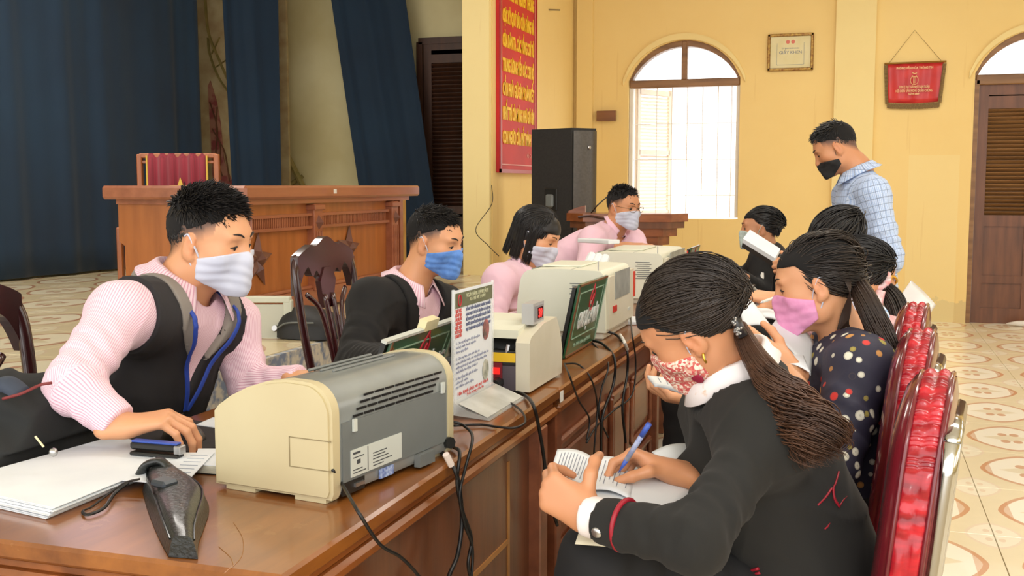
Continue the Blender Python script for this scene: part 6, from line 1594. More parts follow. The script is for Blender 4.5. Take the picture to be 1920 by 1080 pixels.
    def legs(s, m=None, h=.009, o=.012, shoes=True):
        q = SDF()
        for a, b, c in s.leg_pts(): q.cone(a, b, .078 + o, .056 + o, .05, fold=(.004, .06, 1, .8, .4)); q.cone(b, c, .052 + o, .038 + o, .04, fold=(.003, .06, 1, .2, .4))
        q.cone(s.P + s.l * .07, s.P - s.l * .07, .1, .1, .05)
        mesh_obj('trousers', [q.mesh(h)], m or M_pant, s.root)
        if shoes:
            for a, b, c in s.leg_pts():
                f = nrm((b - a) * [1, 1, 0]) if s.seat else nrm(s.f * [1, 1, 0]); z = SDF(); p = np.array([c[0], c[1], .04]); z.cone(p - f * .04, p + f * .14, .042, .036, .02, (np.array([0, 0, 1.0]), .85)); z.cut(lambda P: .004 - P[:, 2])
                mesh_obj('shoe', [z.mesh(.007)], M_blk, s.root)
    def L(s, P): 
        r = P - s.N; return r @ s.l, r @ s.f, r @ s.u
    def garment(s, q, name, m, h=.006, uv=None, disp=True, seed=0, amp=.0025):
        dp = None
        if disp:
            def dp(P, a=amp):
                x, y, z = P[:, 0], P[:, 1], P[:, 2]
                w1_ = x * 19 + 2.3 * np.sin(z * 9 + seed) + 1.7 * np.sin(y * 13 + seed * 2); w2_ = z * 24 + 1.9 * np.sin(x * 14 + y * 11 + seed)
                r1 = 1 - np.abs(np.sin(w1_ + w2_ * .6)) ; r2 = 1 - np.abs(np.sin(w1_ * .7 - w2_ + 1.3 * np.sin(y * 21)))
                msk = .5 + .5 * np.sin(x * 8 + seed * 3 + 2 * np.sin(z * 7 + y * 5))
                return a * (.45 - 1.6 * r1 ** 4 * msk - 1.3 * r2 ** 5 * (1 - msk)) + a * .4 * np.sin(z * 55 + 3 * np.sin(x * 25 + y * 19))
        V, F = q.mesh(h, disp=dp)
        u = uv(V) if uv else None
        return mesh_obj(name, [(V, F)], m, s.root, uvs=u)
    def arm_uv(s, V):
        return limb_uv(V, [(s.P, s.N, s.f), (s.SR, s.ER, s.u), (s.ER, s.WR, s.u), (s.SL, s.EL, s.u), (s.EL, s.WL, s.u)])
def neck_cut(fg, r=.07, front=.0, lift=.0, tilt=.25):
    """opening round the neck: removes everything above a tilted plane near the neck"""
    def fn(P):
        x, y, z = fg.L(P); rad = np.sqrt(x * x + (y + .01) ** 2)
        return np.where(rad < r * 1.6, np.minimum(r - rad + .02, z - lift + y * tilt + .0), -1.0)
    return fn
def vee(fg, z0, w0, slope, top=.03, shift=0.0, ymin=.0):
    """front V opening: half width grows from w0 at height z0 upwards"""
    def fn(P):
        x, y, z = fg.L(P); x = x - shift
        half = w0 + np.maximum(z - z0, 0) * slope
        d = np.where((y > ymin) & (y < .19), np.minimum(half - np.abs(x), (z - z0) * 1.0), -1.0)
        return d
    return fn
def hard_lower(fg, zl):
    def fn(P): x, y, z = fg.L(P); return zl - z
    return fn
def lanyard(fg, m, pts, card=True):
    MB().tube(smooth_path(pts, 8), .0065, 6, flat=.3).build('lanyard', m, fg.root, True)

M_mw = mat('white_mask_cloth', (204, 207, 222), .8, c2=(196, 200, 218), scale=12, sheen=.1)
M_mb = mat('blue_mask_cloth', (104, 152, 224), .75, c2=(84, 132, 208), scale=60, sheen=.1)
M_mp = mat('pink_mask_cloth', (232, 158, 200), .7, c2=(224, 146, 190), scale=60)
M_mk = mat('black_mask_cloth', (34, 33, 34), .8)
M_mg = mat('pale_green_mask', (196, 212, 204), .7, c2=(178, 196, 190), scale=90)
def floral_mask():
    m, nt, b = base('floral_mask_cloth'); v = coords(nt)
    vo = nd(nt, 'ShaderNodeTexVoronoi'); nt.links.new(v, vo.inputs['Vector']); vo.inputs['Scale'].default_value = 240
    s = nd(nt, 'ShaderNodeSeparateColor'); nt.links.new(vo.outputs['Color'], s.inputs[0])
    c = ramp(nt, s.outputs[0], [(.0, lin((206, 110, 98))), (.3, lin((236, 214, 196))), (.62, lin((196, 84, 84))), (.85, lin((214, 170, 150)))]); c.node.color_ramp.interpolation = 'CONSTANT'
    nt.links.new(c, b.inputs['Base Color']); b.inputs['Roughness'].default_value = .75
    return m
M_mf = floral_mask()
M_lany = mat('blue_lanyard', (34, 66, 158), .6)
CHAIRZ = .47
# ============================ man in the vest (nearest, left)
m1 = Fig('man in charcoal vest over pink striped shirt, white mask, using a mouse', (0, 0, 0), at(338, 546, 2.42), at(224, 588, 2.17), at(436, 605, 2.58), at(136, 722, 1.97), at(468, 725, 2.55), onz(232, 800, .812), onz(572, 712, .80),
         (-1.67, 2.03, .56), (1, -.12, 0), tone='warm', sc=.92, az=0, pitch=11, roll=3, cw=.15, arm=.92, ear=(at(358, 460, 2.33), -1))
g = m1.body([(-1, m1.WR, m1.ER, dict(back=(-.2, -.3, 1), dir=(.82, .42, .12), curls=((38, 36, 22), (40, 34, 22), (42, 34, 22), (44, 36, 22)), spread=.2, sc=.95, thumb=((.7, .6, -.3), (.3, .95, -.3), (.1, 1, -.3)))),
             (1, m1.WL, m1.EL, dict(back=(0, 0, 1), dir=(.9, .35, -.1), pose='curl'))], stub=.02, hh=.0036, neck_r=.058)
s_ = m1.torso(.010, folds=True); s_.cut(neck_cut(m1, .066, lift=-.01)); m1.cuffs(s_)
m1.garment(s_, 'striped_shirt', M_pink, .0056, m1.arm_uv, seed=1)
collar(m1.root, m1.N + m1.u * .02, m1.u, m1.f, .064, M_pink, h=.036, wing=.055, drop=.02)
v_ = m1.torso(.021, arms=False); v_.cut(neck_cut(m1, .085, lift=-.018)); v_.cut(vee(m1, -.17, .004, .4))
def armholes(fg, r):
    def fn(P):
        out = np.full(len(P), -1.0)
        for S, sg in ((fg.SR, -1), (fg.SL, 1)):
            x, y, z = fg.L(P); xs = (S - fg.N) @ fg.l
            d = (x * sg) - (abs(xs) - .03) - np.clip((-(z) - .12) * .4, -.012, .05)
            out = np.maximum(out, d)
        return out
    return fn
v_.cut(armholes(m1, .08)); m1.garment(v_, 'vest', M_vest, .0056, seed=2, amp=.0028)
ln = m1.torso(.0255, arms=False)
def lap_band(fg, z0, w0, slope, width, zl, zt=.08, slope2=None):
    def fn(P):
        x, y, z = fg.L(P); half = w0 + np.maximum(z - z0, 0) * slope; a = np.abs(x)
        wd = width * np.clip((z - zl) / (.0 - zl) * 1.3, 0, 1)
        return np.maximum.reduce([half - a, a - half - wd, zl - z, -y - .03 + 0 * x])
    return fn
ln.cut(lap_band(m1, -.17, .004, .4, .045, -.12)); ln.cut(neck_cut(m1, .085, lift=-.012)); m1.garment(ln, 'grey_lapel', M_vestl, .0046, disp=False)
hd_ = SDF(); 
for t in np.linspace(-2.0, 1.6, 9):
    q_ = lambda a: m1.N + m1.l * math.sin(a) * .1 - m1.f * (math.cos(a) * .088) + m1.u * (-.01 + .012 * math.cos(a))
    hd_.cone(q_(t), q_(t + .45), .014, .014, .02)
m1.garment(hd_, 'hood_collar', M_vestl, .005, disp=False)
def outward(fg, q, p, clr):
    """slide a point along the chest's forward direction until it clears a garment by clr"""
    p = np.array(p, float)
    val = lambda v: min(float(q.one(e, v[None])[0]) for e in q.p)
    for _ in range(90):
        if val(p) > clr: break
        p = p + fg.f * .003
    for _ in range(40):
        if val(p - fg.f * .003) < clr: break
        p = p - fg.f * .003
    return p
def drape(fg, q, pts, clr):
    a = np.array([pts[0]] + [outward(fg, q, p, clr) for p in smooth_path(pts[1:], 4)])
    for _ in range(3): a[1:-1] = (a[:-2] + 2 * a[1:-1] + a[2:]) / 4
    return a[::2] if len(a) % 2 else np.vstack([a[::2], a[-1:]])
def surf(fg, x, z, o=.0, w=None):
    """point on the front of the chest at lateral x, height z below the neck, lifted by o"""
    w = (w or fg.cw) * .70; return fg.N + fg.l * x + fg.u * z + fg.f * ((w + o) * math.sqrt(max(.05, 1 - (x / (fg.cw * 1.05)) ** 2)))
MB().tube(smooth_path([outward(m1, v_, surf(m1, .0, z, .024), .0) for z in (-.17, -.27, -.37, -.47)], 6), .0022, 6).build('zip', M_metal, m1.root)
for sg in (-1, 1):
    pts = [m1.N + m1.l * sg * .07 - m1.f * .05 + m1.u * .03, m1.N + m1.l * sg * .09 + m1.f * .02 + m1.u * .02, m1.N + m1.l * sg * .085 + m1.f * .085 - m1.u * .02] + [surf(m1, sg * x, z, .044) for x, z in ((.07, -.05), (.045, -.11), (.022, -.17), (.003, -.23))]
    lanyard(m1, M_lany, drape(m1, ln, pts, .016))
def badge(fg, c, m_case):
    MB().tube([c + fg.u * .06, c + fg.u * .035], .004, 6).build('badge_clip', M_metal, fg.root)
    fr_ = lambda w, h, t0, t1, nm, mm: MB().prism([(-w, -h), (w, -h), (w, h), (-w, h)], c + fg.f * t0, fg.l, fg.u, fg.f, t1 - t0).build(nm, mm, fg.root)
    fr_(.03, .045, 0, .004, 'badge_holder', m_case); fr_(.021, .033, .004, .005, 'badge_card', mat('badge_card', (120, 160, 214), .5, c2=(226, 232, 240), scale=60))
badge(m1, outward(m1, ln, surf(m1, .004, -.30, .035), .008), mat('maroon_badge_case', (104, 42, 38), .4))
make_mask(m1.root, g, m1.M, m1.H, m1.sc, M_mw, .0035)
short_hair(m1.root, g, m1.M, m1.H, m1.sc, .044, 3, M_hair, n=5200, fwd=.5, up=.45)
m1.legs()
# ============================ man in the black suit
m2 = Fig('man in black suit jacket with blue mask and blue lanyard', (0, 0, 0), at(768, 540, 3.52), at(697, 568, 3.36), at(836, 578, 3.68), at(672, 680, 3.22), at(862, 680, 3.62), onz(795, 682, .80), onz(850, 655, .80),
         (-1.56, 3.24, .56), (1, -.15, 0), tone='warm', sc=.9, az=-8, pitch=14, roll=4, cw=.15, arm=1.0, ear=(at(794, 458, 3.44), -1))
g = m2.body([(-1, m2.WR, m2.ER, dict(back=(0, -.2, 1), dir=(1, .2, -.1), pose='curl')), (1, m2.WL, m2.EL, dict(back=(0, 0, 1), dir=(.9, -.3, -.1), pose='curl'))], stub=.03, hh=.004)
s_ = m2.torso(.008, folds=False, arms=False); s_.cut(neck_cut(m2, .06, lift=-.01)); m2.garment(s_, 'striped_shirt', M_pink, .006, m2.arm_uv)
collar(m2.root, m2.N + m2.u * .018, m2.u, m2.f, .062, M_pink, h=.034, wing=.05, drop=.02)
j_ = m2.torso(.021); j_.cut(neck_cut(m2, .08, lift=-.014)); j_.cut(vee(m2, -.30, .004, .24)); m2.cuffs(j_); m2.garment(j_, 'suit_jacket', M_suit, .0062, seed=4, amp=.003)
l_ = m2.torso(.029, arms=False); l_.cut(lap_band(m2, -.30, .004, .24, .05, -.28)); l_.cut(neck_cut(m2, .075, lift=-.002)); m2.garment(l_, 'lapel', M_suit, .005, disp=False)
for sg in (-1, 1):
    lanyard(m2, M_lany, drape(m2, s_, [m2.N + m2.l * sg * .066 - m2.f * .03 + m2.u * .02, m2.N + m2.l * sg * .075 + m2.f * .05] + [surf(m2, sg * x, z, .02) for x, z in ((.055, -.08), (.035, -.17), (.012, -.3))], .012))
make_mask(m2.root, g, m2.M, m2.H, m2.sc, M_mb, .003, strapm=M_mw)
short_hair(m2.root, g, m2.M, m2.H, m2.sc, .034, 5, M_hair, n=4200, fwd=.8, up=.2); m2.legs()
# ============================ woman in pink blouse, bob haircut
m3 = Fig('woman with black bob haircut, white mask and plain pink blouse', (0, 0, 0), at(986, 498, 4.42), at(936, 527, 4.27), at(1012, 527, 4.6), at(922, 620, 4.2), at(1030, 610, 4.6), onz(985, 600, .79), onz(1060, 592, .79),
         (-1.56, 4.26, .55), (1, -.1, 0), tone='warm', fem=True, sc=.95, az=-6, pitch=24, roll=0, cw=.13, arm=.95, ear=(at(991, 445, 4.32), -1))
g = m3.body([(-1, m3.WR, m3.ER, dict(back=(0, -.2, 1), pose='curl', h=.004)), (1, m3.WL, m3.EL, dict(back=(0, 0, 1), pose='curl', h=.004))], hh=.005)
s_ = m3.torso(.012); s_.cut(neck_cut(m3, .06, lift=-.01)); s_.cut(vee(m3, -.12, .0, .35)); m3.cuffs(s_); m3.garment(s_, 'pink_blouse', M_pinkp, .0075)
collar(m3.root, m3.N + m3.u * .015, m3.u, m3.f, .06, M_pinkp, h=.018, wing=.03, flare=.4)
make_mask(m3.root, g, m3.M, m3.H, m3.sc, M_mw, .003, h=.0035)
def bob_hair(par, g, M, c, sc, m, seed=1, n=2800, drop=.13, fringe=True):
    rng = np.random.default_rng(seed); R = np.array([.079, .1, .09]); ctr = np.array([0, -.018, .036])
    s = SDF(); s.ball(g(*ctr), R * sc * 1.01, .02, M); s.ball(g(0, .03, .045), np.array((.072, .066, .066)) * sc, .03, M); s.ball(g(0, -.035, -.03), np.array((.078, .07, .075)) * sc, .04, M)
    def reg(P):
        L = (P - c) @ M / sc
        line = np.where(L[:, 1] > .03, .05, np.where(L[:, 1] > -.0, -.02, -.085)); return (line - L[:, 2]) * sc
    s.cut(reg); V0, F0 = s.mesh(.0045 * sc)
    P = []
    for i in range(n):
        q = rng.choice([-1, 1]); a = np.array([q * .012 * rng.uniform(0, 1), -.05 + .09 * rng.uniform(0, 1), .124])
        th = rng.uniform(-2.9, 1.25)
        end = np.array([q * .085 * math.cos(min(th, 1.2) if th > 0 else th * .52), (.082 * math.sin(th)) if th > 0 else -.018 - .095 * math.sin(-th * .54), .0])
        if th > .55: end[2] = rng.uniform(.02, .04)
        elif th > .45: end[2] = rng.uniform(-.03, .03)
        sp = skull_path(a[None], (end * [1, 1, 0] + np.array([0, 0, max(end[2], .02)]))[None], 9, R * 1.03, ctr, .02)[0]
        if th <= .45:
            dz = -drop * rng.uniform(.85, 1.05); tail_ = np.array([sp[-1] + np.array([-end[0] * .12 * t, .012 * t * (1 if th > -1 else .3), (dz) * t]) for t in np.linspace(.15, 1, 7)])
        else: tail_ = np.array([sp[-1] + np.array([0, .003 * t, -.006 * t]) for t in np.linspace(.15, 1, 7)])
        P.append(np.vstack([sp, tail_]))
    P = np.array(P) + rng.normal(size=(len(P), 1, 3)) * .0015
    V1, F1 = strands(c + (P * sc) @ M.T, .0021 * sc, 3)
    return mesh_obj('hair', [(V0, F0), (V1, F1)], m, par)
bob_hair(m3.root, g, m3.M, m3.H, m3.sc, M_hair, 4); m3.legs(h=.012)
# ============================ man with glasses at the far end
m4 = Fig('man with glasses, white mask and pink shirt in front of the lectern', (0, 0, 0), at(1150, 430, 5.5), at(1112, 450, 5.36), at(1186, 452, 5.62), at(1098, 515, 5.2), at(1215, 500, 5.45), at(1172, 462, 5.15), onz(1240, 540, .79),
         (-1.62, 5.35, .64), (1, -.35, 0), tone='tan', sc=.88, az=-32, pitch=8, roll=0, cw=.14, ear=(at(1151, 390, 5.42), -1))
g = m4.body([(-1, m4.WR, m4.ER, dict(back=(0, -.2, 1), dir=(1, 0, 0), pose='flat', h=.004)), (1, m4.WL, m4.EL, dict(back=(0, 0, 1), pose='curl', h=.004))], stub=.03, hh=.005, glasses=True)
s_ = m4.torso(.012, arms=False)
for S, E in ((m4.SR, m4.ER), (m4.SL, m4.EL)): s_.cone(S, E * .85 + S * .15, .062, .06, .03)
s_.cut(neck_cut(m4, .06, lift=-.01)); s_.cut(vee(m4, -.12, .0, .3)); m4.garment(s_, 'pink_polo_shirt', M_pinkp, .008)
collar(m4.root, m4.N + m4.u * .015, m4.u, m4.f, .06, M_pinkp, h=.018, wing=.02, flare=.35)
make_mask(m4.root, g, m4.M, m4.H, m4.sc, M_mw, .003, h=.0035); short_hair(m4.root, g, m4.M, m4.H, m4.sc, .034, 8, M_hair, n=1500, fwd=.3); m4.legs(h=.012)
# ============================ clients
def tube_part(fg, pts, r, name, m, flat=1.0, n=6): return MB().tube(smooth_path(pts, n), r, 8, flat=flat).build(name, m, fg.root, True)
# --- nearest woman, black blazer
w1 = Fig('woman in black blazer with long curled ponytail, writing on her lap', (0, 0, 0), at(1372, 690, 1.80), at(1348, 775, 2.00), at(1432, 818, 1.67), at(1400, 925, 1.86), at(1302, 1016, 1.51), at(1264, 886, 1.76), at(1104, 968, 1.62),
         at(1535, 1120, 1.88), (-1, .05, -.25), tone='tan', fem=True, sc=.82, az=170, pitch=36, roll=-24, cw=.135, arm=.6, ear=(at(1296, 640, 1.71), 1),
         knees=[at(1190, 1010, 2.02), at(1130, 1060, 1.72)], ankles=[(-.5, 2.0, .1), (-.5, 1.62, .1)])
pen_t, pen_e = at(1160, 886, 1.66), at(1217, 795, 1.60)
g = w1.body([(-1, w1.WR, w1.ER, dict(back=(0, .42, .9), dir=(-.88, -.1, .3), curls=((48, 42, 18), (62, 52, 30), (74, 58, 32), (80, 60, 32)), spread=.05, sc=.9, thumb=((.7, .7, -.45), (.1, .9, -.75), (-.15, .95, -.7)))),
             (1, w1.WL, w1.EL, dict(back=(-.35, -.85, .25), dir=(-.75, .1, .38), curls=((62, 60, 30), (66, 62, 30), (70, 62, 30), (72, 62, 30)), spread=.03, sc=.92, thumb=((.85, .4, -.3), (.5, .3, -.75), (.2, .1, -.9))))], hh=.0034, hb=.0026, neck_r=.052)
s_ = w1.torso(-.004, folds=False, arms=False); s_.cut(neck_cut(w1, .055, lift=-.012)); w1.garment(s_, 'white_blouse', mat('white_print_blouse', (232, 224, 222), .7, c2=(214, 170, 120), scale=26, lo=.62, hi=.68), .007, disp=False)
M_wcol = mat('white_print_blouse', (232, 224, 222))
collar(w1.root, w1.N + w1.u * .0, w1.u, w1.f, .063, M_wcol, h=.03, wing=.02, gap=20, drop=.03, flare=.45, name='print_collar')
for S, E, W_ in ((0, w1.EL, w1.WL),):
    q = SDF(); d = nrm(W_ - E); q.cone(W_ - d * .05, W_ - d * .004, .031, .032, .01); q.cut(lambda P, W_=W_, d=d: (P - W_) @ d - .004); mesh_obj('blouse_cuff', [q.mesh(.005)], M_wcol, w1.root)
j_ = w1.torso(.019, folds=True); j_.cone(w1.P - w1.u * .12, w1.P + w1.u * .1, .17, .15, .05, (w1.f, .75)); j_.cut(neck_cut(w1, .082, lift=-.018)); w1.cuffs(j_, .022); w1.garment(j_, 'black_blazer', M_blaz, .0056, seed=6, amp=.0028)
M_crim = mat('crimson_braid', (150, 20, 40), .5)
d = nrm(w1.WL - w1.EL); e1 = nrm(np.cross(d, [0, 0, 1])); e2 = np.cross(d, e1); rc = .0375
ring = lambda off, rr, t0=0, t1=2 * math.pi, n=25: [w1.WL - d * off + rr * (e1 * math.cos(t) + e2 * math.sin(t)) for t in np.linspace(t0, t1, n)]
MB().tube(ring(.065, rc), .0042, 8, flat=.8).build('red_cuff_band', M_crim, w1.root, True)
cb_ = w1.WL - d * .038; vcam = nrm(C_ - cb_); vcam = nrm(vcam - d * (vcam @ d)); vb = nrm(vcam * .8 - np.array([0, 0, .45]))
MB().lathe([(.001, .004), (.006, .0045), (.0085, .002), (.009, 0)], cb_ + vb * .0365, 14, axis=tuple(vb)).build('cuff_button', M_metal, w1.root, True)
# braid trims on the blazer back
def onback(px, py, D): return at(px, py, D)
make_mask(w1.root, g, w1.M, w1.H, w1.sc, M_mf, .0016, fem=True, strapm=M_mw)
M_rose = mat('dark_rose_embroidery', (150, 20, 56), .7)
mg = lambda x, y, z: g(x, y, z)
for (y, z, r) in ((.058, -.058, .011), (.045, -.074, .012), (.07, -.078, .011), (.052, -.07, .006)):
    x_ = .066 - .9 * max(0, y - .045)
    MB().lathe([(.0005, .002), (r * .7, .0016), (r, 0)], mg(x_ + .001, y, z), 10, axis=tuple(w1.M @ np.array([1, .55, -.12]))).build('embroidered_petal', M_rose if r > .007 else mat('green_embroidery', (92, 120, 80), .7), w1.root, True)
tied_hair(w1.root, g, w1.M, w1.H, w1.sc, (.02, -.115, .02), [at(1385, 612, 1.74), at(1412, 665, 1.70), at(1455, 725, 1.65), at(1498, 775, 1.62), at(1532, 820, 1.60), at(1548, 868, 1.60)],
          seed=11, m=M_hairs, mt=M_hairc, n=5200, nt_=1000, curl=.021, spread=.034, tr=.0012, taper_r=[.35, .55, .75, 1.0, 1.12, .7], wl=.08)
cl_c = at(1386, 612, 1.71)
mb = MB(); rngc = np.random.default_rng(2)
MB().tube([cl_c + np.array([-.012, 0, .024]), cl_c + np.array([.006, 0, -.016])], .013, 10, flat=.7).build('hair_clip', mat('dark_clip', (40, 38, 40), .3), w1.root, True)
for k in range(26):
    p = cl_c + np.array([-.012 + .018 * (k % 9) / 8 * .9 + rngc.normal() * .004, -.012 - .002 * rngc.random(), .024 - .04 * (k % 9) / 8 + rngc.normal() * .004]); mb.lathe([(.0002, .003), (.0022, .002), (.0028, 0)], p, 6, axis=(0, -1, .1))
o = mb.build('clip_gems', M_metal, w1.root); o['kind'] = 'stuff'
MB().tube(smooth_path([g(.079, -.004, -.032), g(.085, .0, -.042), g(.083, .002, -.05)], 5), .0024, 6).build('gold_earring', mat('gold', (220, 170, 70), .25, .8), w1.root, True)
w1.legs(h=.009)
def on_cloth(q, px, py, lift=.002, D0=1.25):
    """first point of the garment on the sight line, lifted a little"""
    for D in np.arange(D0, 2.4, .003):
        p = at(px, py, D)
        if min(float(q.one(e, p[None])[0]) for e in q.p) < lift + .002: return p
    return at(px, py, 1.7)
for pts, r in (([(1573, 884), (1567, 905), (1561, 917)], .0016), ([(1560, 915), (1548, 932), (1533, 947)], .0022), ([(1562, 914), (1565, 935), (1574, 950)], .0032), ([(1574, 948), (1580, 938), (1587, 930)], .002), ([(1558, 972), (1552, 986), (1546, 992)], .002), ([(1384, 1077), (1402, 1072), (1422, 1066)], .0038), ([(1388, 1084), (1405, 1079), (1425, 1074)], .0034)):
    MB().tube(smooth_path([on_cloth(j_, *p, lift=r + .010) for p in pts], 5), r, 6, flat=.7).build('red_braid_trim', M_crim, w1.root, True)
pen = thing('ballpoint_pen', 'blue and white ballpoint pen in the hand of the woman in the black blazer', 'pen', pen_t)
pd = nrm(pen_e - pen_t); MB().tube([pen_t, pen_t + pd * .012, pen_t + pd * .03], [.0006, .0024, .0042], 8).build('pen_tip', M_blue, pen, True)
pl = np.linalg.norm(pen_e - pen_t); MB().tube([pen_t + pd * .03, pen_t + pd * (pl - .026)], .0042, 8).build('barrel', mat('translucent_blue_barrel', (120, 130, 170), .3, c2=(196, 200, 214), scale=40), pen, True)
MB().tube([pen_t + pd * (pl - .026), pen_e], .0044, 8).build('end_cap', M_blue, pen, True)
M_print = mat('grey_print_lines', (140, 146, 160), .7)
def leaf(name, label, c4, lines=0, th=.0012, curl=.0, cat='paper', m=None, parent=None, vert=True, margin=.1, bow=.006):
    """a bent sheet through four corners a b c d (a-b along the top)"""
    a, b, c, d = [np.array(q, float) for q in c4]; n = nrm(np.cross(b - a, d - a)); n = n if n[2] > 0 else -n
    t = thing(name, label, cat, (a + b + c + d) / 4) if parent is None else parent
    f = lambda u, v: (a * (1 - u) + b * u) * (1 - v) + (d * (1 - u) + c * u) * v + n * bow * (math.sin(math.pi * u) + curl * u * u)
    G = [[f(u, v) for v in np.linspace(0, 1, 9)] for u in np.linspace(0, 1, 13)]
    mb = MB(); mb.grid(G); o = mb.build('page', m or M_paper, t, True, fix=False); mo_ = o.modifiers.new('t', 'SOLIDIFY'); mo_.thickness = th; mo_.offset = 0
    for k in range(lines):
        u = margin + (1 - 2 * margin) * (k + .5) / lines
        mb = MB(); mb.tube([f(u, v) + n * (th / 2 + .0004) for v in np.linspace(.16, .72 + .2 * ((k * 7) % 3) / 3, 5)], .0007, 4); mb.build('text_line', M_print, t)
    return t
Q = lambda *p: [at(x, y, D) for x, y, D in p]
leaf('open_booklet', 'open printed booklet at the left on the lap of the nearest woman', Q((1045, 843, 1.86), (1118, 862, 1.84), (1098, 918, 1.70), (1030, 893, 1.72)), 10, bow=.008)
leaf('open_booklet', 'printed booklet page under the tip of the blue pen', Q((1118, 856, 1.84), (1196, 878, 1.82), (1180, 935, 1.66), (1098, 920, 1.69)), 8, bow=.008)
leaf('paper_sheet', 'large white sheet lying below the open booklets on the woman’s lap', Q((1150, 888, 1.80), (1300, 915, 1.76), (1235, 985, 1.62), (1090, 935, 1.66)), 0, bow=.01)
leaf('paper_sheet', 'cream sheet hanging down beneath the red banded cuff', Q((1100, 955, 1.72), (1320, 980, 1.74), (1310, 1048, 1.66), (1078, 1020, 1.66)), 0, bow=.004, m=mat('cream_paper', (232, 224, 196), .7))
leaf('paper_sheet', 'white sheet with creased corner right of the writing hand', Q((1222, 848, 1.95), (1290, 832, 1.98), (1310, 885, 1.86), (1262, 880, 1.84)), 0, bow=.006)
# --- woman in button print blouse
w2 = Fig('woman in navy button print blouse with pink mask and long hair', (0, 0, 0), at(1580, 628, 2.46), at(1548, 676, 2.66), at(1614, 690, 2.29), at(1480, 790, 2.6), at(1560, 868, 2.2), at(1318, 752, 2.32), at(1480, 700, 2.30),
         at(1625, 940, 2.46), (-1, .1, 0), tone='warm', fem=True, sc=.88, az=184, pitch=15, roll=0, cw=.14, arm=.95, ear=(at(1535, 539, 2.37), 1))
w2.WL = at(1476, 690, 2.34)
g = w2.body([(-1, w2.WR, w2.ER, dict(back=(-.2, -.3, -.9), dir=(-.9, -.1, .1), curls=((20, 40, 20), (25, 45, 20), (30, 50, 20), (35, 50, 20)), sc=.92)), (1, w2.WL, w2.EL, dict(back=(-.2, -.9, .3), dir=(-.8, 0, .5), pose='curl', sc=.92))], hh=.0038, neck_r=.052)
s_ = w2.torso(.015, folds=False, arms=False)
for S, E in ((w2.SR, w2.ER), (w2.SL, w2.EL)): s_.cone(S, E, .064, .06, .03, fold=(.003, .06, .5, .7, .5))
s_.cone(w2.P - w2.u * .06, w2.P + w2.u * .1, .148, .145, .05, (w2.f, .78)); s_.cut(neck_cut(w2, .07, lift=-.012, tilt=.1)); w2.garment(s_, 'button_print_blouse', M_btn, .006, seed=9, amp=.003)
make_mask(w2.root, g, w2.M, w2.H, w2.sc, M_mp, .0022, fem=True, strapm=M_mw, h=.0032)
tied_hair(w2.root, g, w2.M, w2.H, w2.sc, at(1592, 510, 2.45), [at(1600, 512, 2.42), at(1622, 560, 2.36), at(1648, 615, 2.33), at(1668, 665, 2.31), at(1690, 720, 2.32), at(1698, 760, 2.33)],
          seed=21, m=M_hairs, mt=M_hairb, n=4200, nt_=600, curl=.004, spread=.028, tr=.0013, taper_r=[.5, .9, 1.0, .85, .6, .35])
st_ = []
rngw = np.random.default_rng(5)
for k in range(90):
    a0 = rngw.uniform(0, 1); st_.append(smooth_path([g(.06, -.06 - .02 * a0, .02 - .02 * a0), g(.078, -.07, -.03), g(.062 - .01 * a0, -.062 + .02 * a0, -.075), g(.05, -.05 + .035 * a0, -.11 - .02 * a0), g(.045, -.06 + .03 * a0, -.145)], 4))
V_, F__ = strands(np.array(st_), .0014, 3); mesh_obj('loose_strands', [(V_, F__)], M_hairb, w2.root)
MB().lathe([(.001, .006), (.009, .005), (.011, 0)], at(1601, 512, 2.385), 12, axis=(0.2, -1, .2)).build('hair_clip', mat('pearl_white', (226, 230, 240), .2), w2.root, True)
w2.legs(h=.012)
leaf('small_booklet', 'small white booklet held up just below the floral mask', Q((1214, 706, 2.16), (1306, 728, 2.16), (1300, 748, 2.02), (1228, 722, 2.02)), 5, th=.006, bow=.004)
leaf('paper_sheet', 'crumpled white sheet in front of the pink masked woman', Q((1462, 590, 2.5), (1525, 640, 2.45), (1520, 705, 2.34), (1438, 622, 2.4)), 0, bow=.010)
leaf('paper_sheet', 'white folded paper under the chin of the pink masked woman', Q((1440, 620, 2.46), (1500, 650, 2.42), (1520, 700, 2.3), (1465, 680, 2.33)), 0, bow=.006)
# --- woman with pink hair tie
w3 = Fig('woman with black ponytail and pink hair tie behind the button print blouse', at(1597, 528, 3.18), at(1640, 610, 3.22), at(1610, 640, 3.4), at(1668, 640, 3.08), at(1560, 740, 3.3), at(1630, 750, 3.0), at(1500, 700, 3.2), at(1530, 720, 3.0),
         (-.08, 3.14, .56), (-1, .1, 0), tone='warm', fem=True, sc=.96, az=182, pitch=25, cw=.13)
w3.WR = at(1462, 562, 3.15); w3.ER = at(1520, 640, 3.3)
g = w3.body([(-1, w3.WR, w3.ER, dict(back=(-.2, -.3, .9), dir=(-1, 0, .1), pose='grip', sc=.92, h=.004)), (1, w3.WL, w3.EL, dict(back=(0, -1, .3), pose='curl', sc=.92, h=.004))], hh=.0055)
s_ = w3.torso(.012, folds=False); s_.cut(neck_cut(w3, .06, lift=-.01)); w3.cuffs(s_); w3.garment(s_, 'blush_blouse', mat('blush_cloth', (226, 190, 190), .7, c2=(206, 150, 150), scale=18), .008)
tied_hair(w3.root, g, w3.M, w3.H, w3.sc, (.02, -.115, .02), [at(1655, 530, 3.16), at(1676, 560, 3.12), at(1690, 610, 3.1), at(1693, 660, 3.08), at(1690, 705, 3.08)], seed=31, m=M_hair, mt=M_hairs, n=1800, nt_=240, spread=.033, tr=.0022, taper_r=[.4, .9, 1, .8, .4], curl=.002)
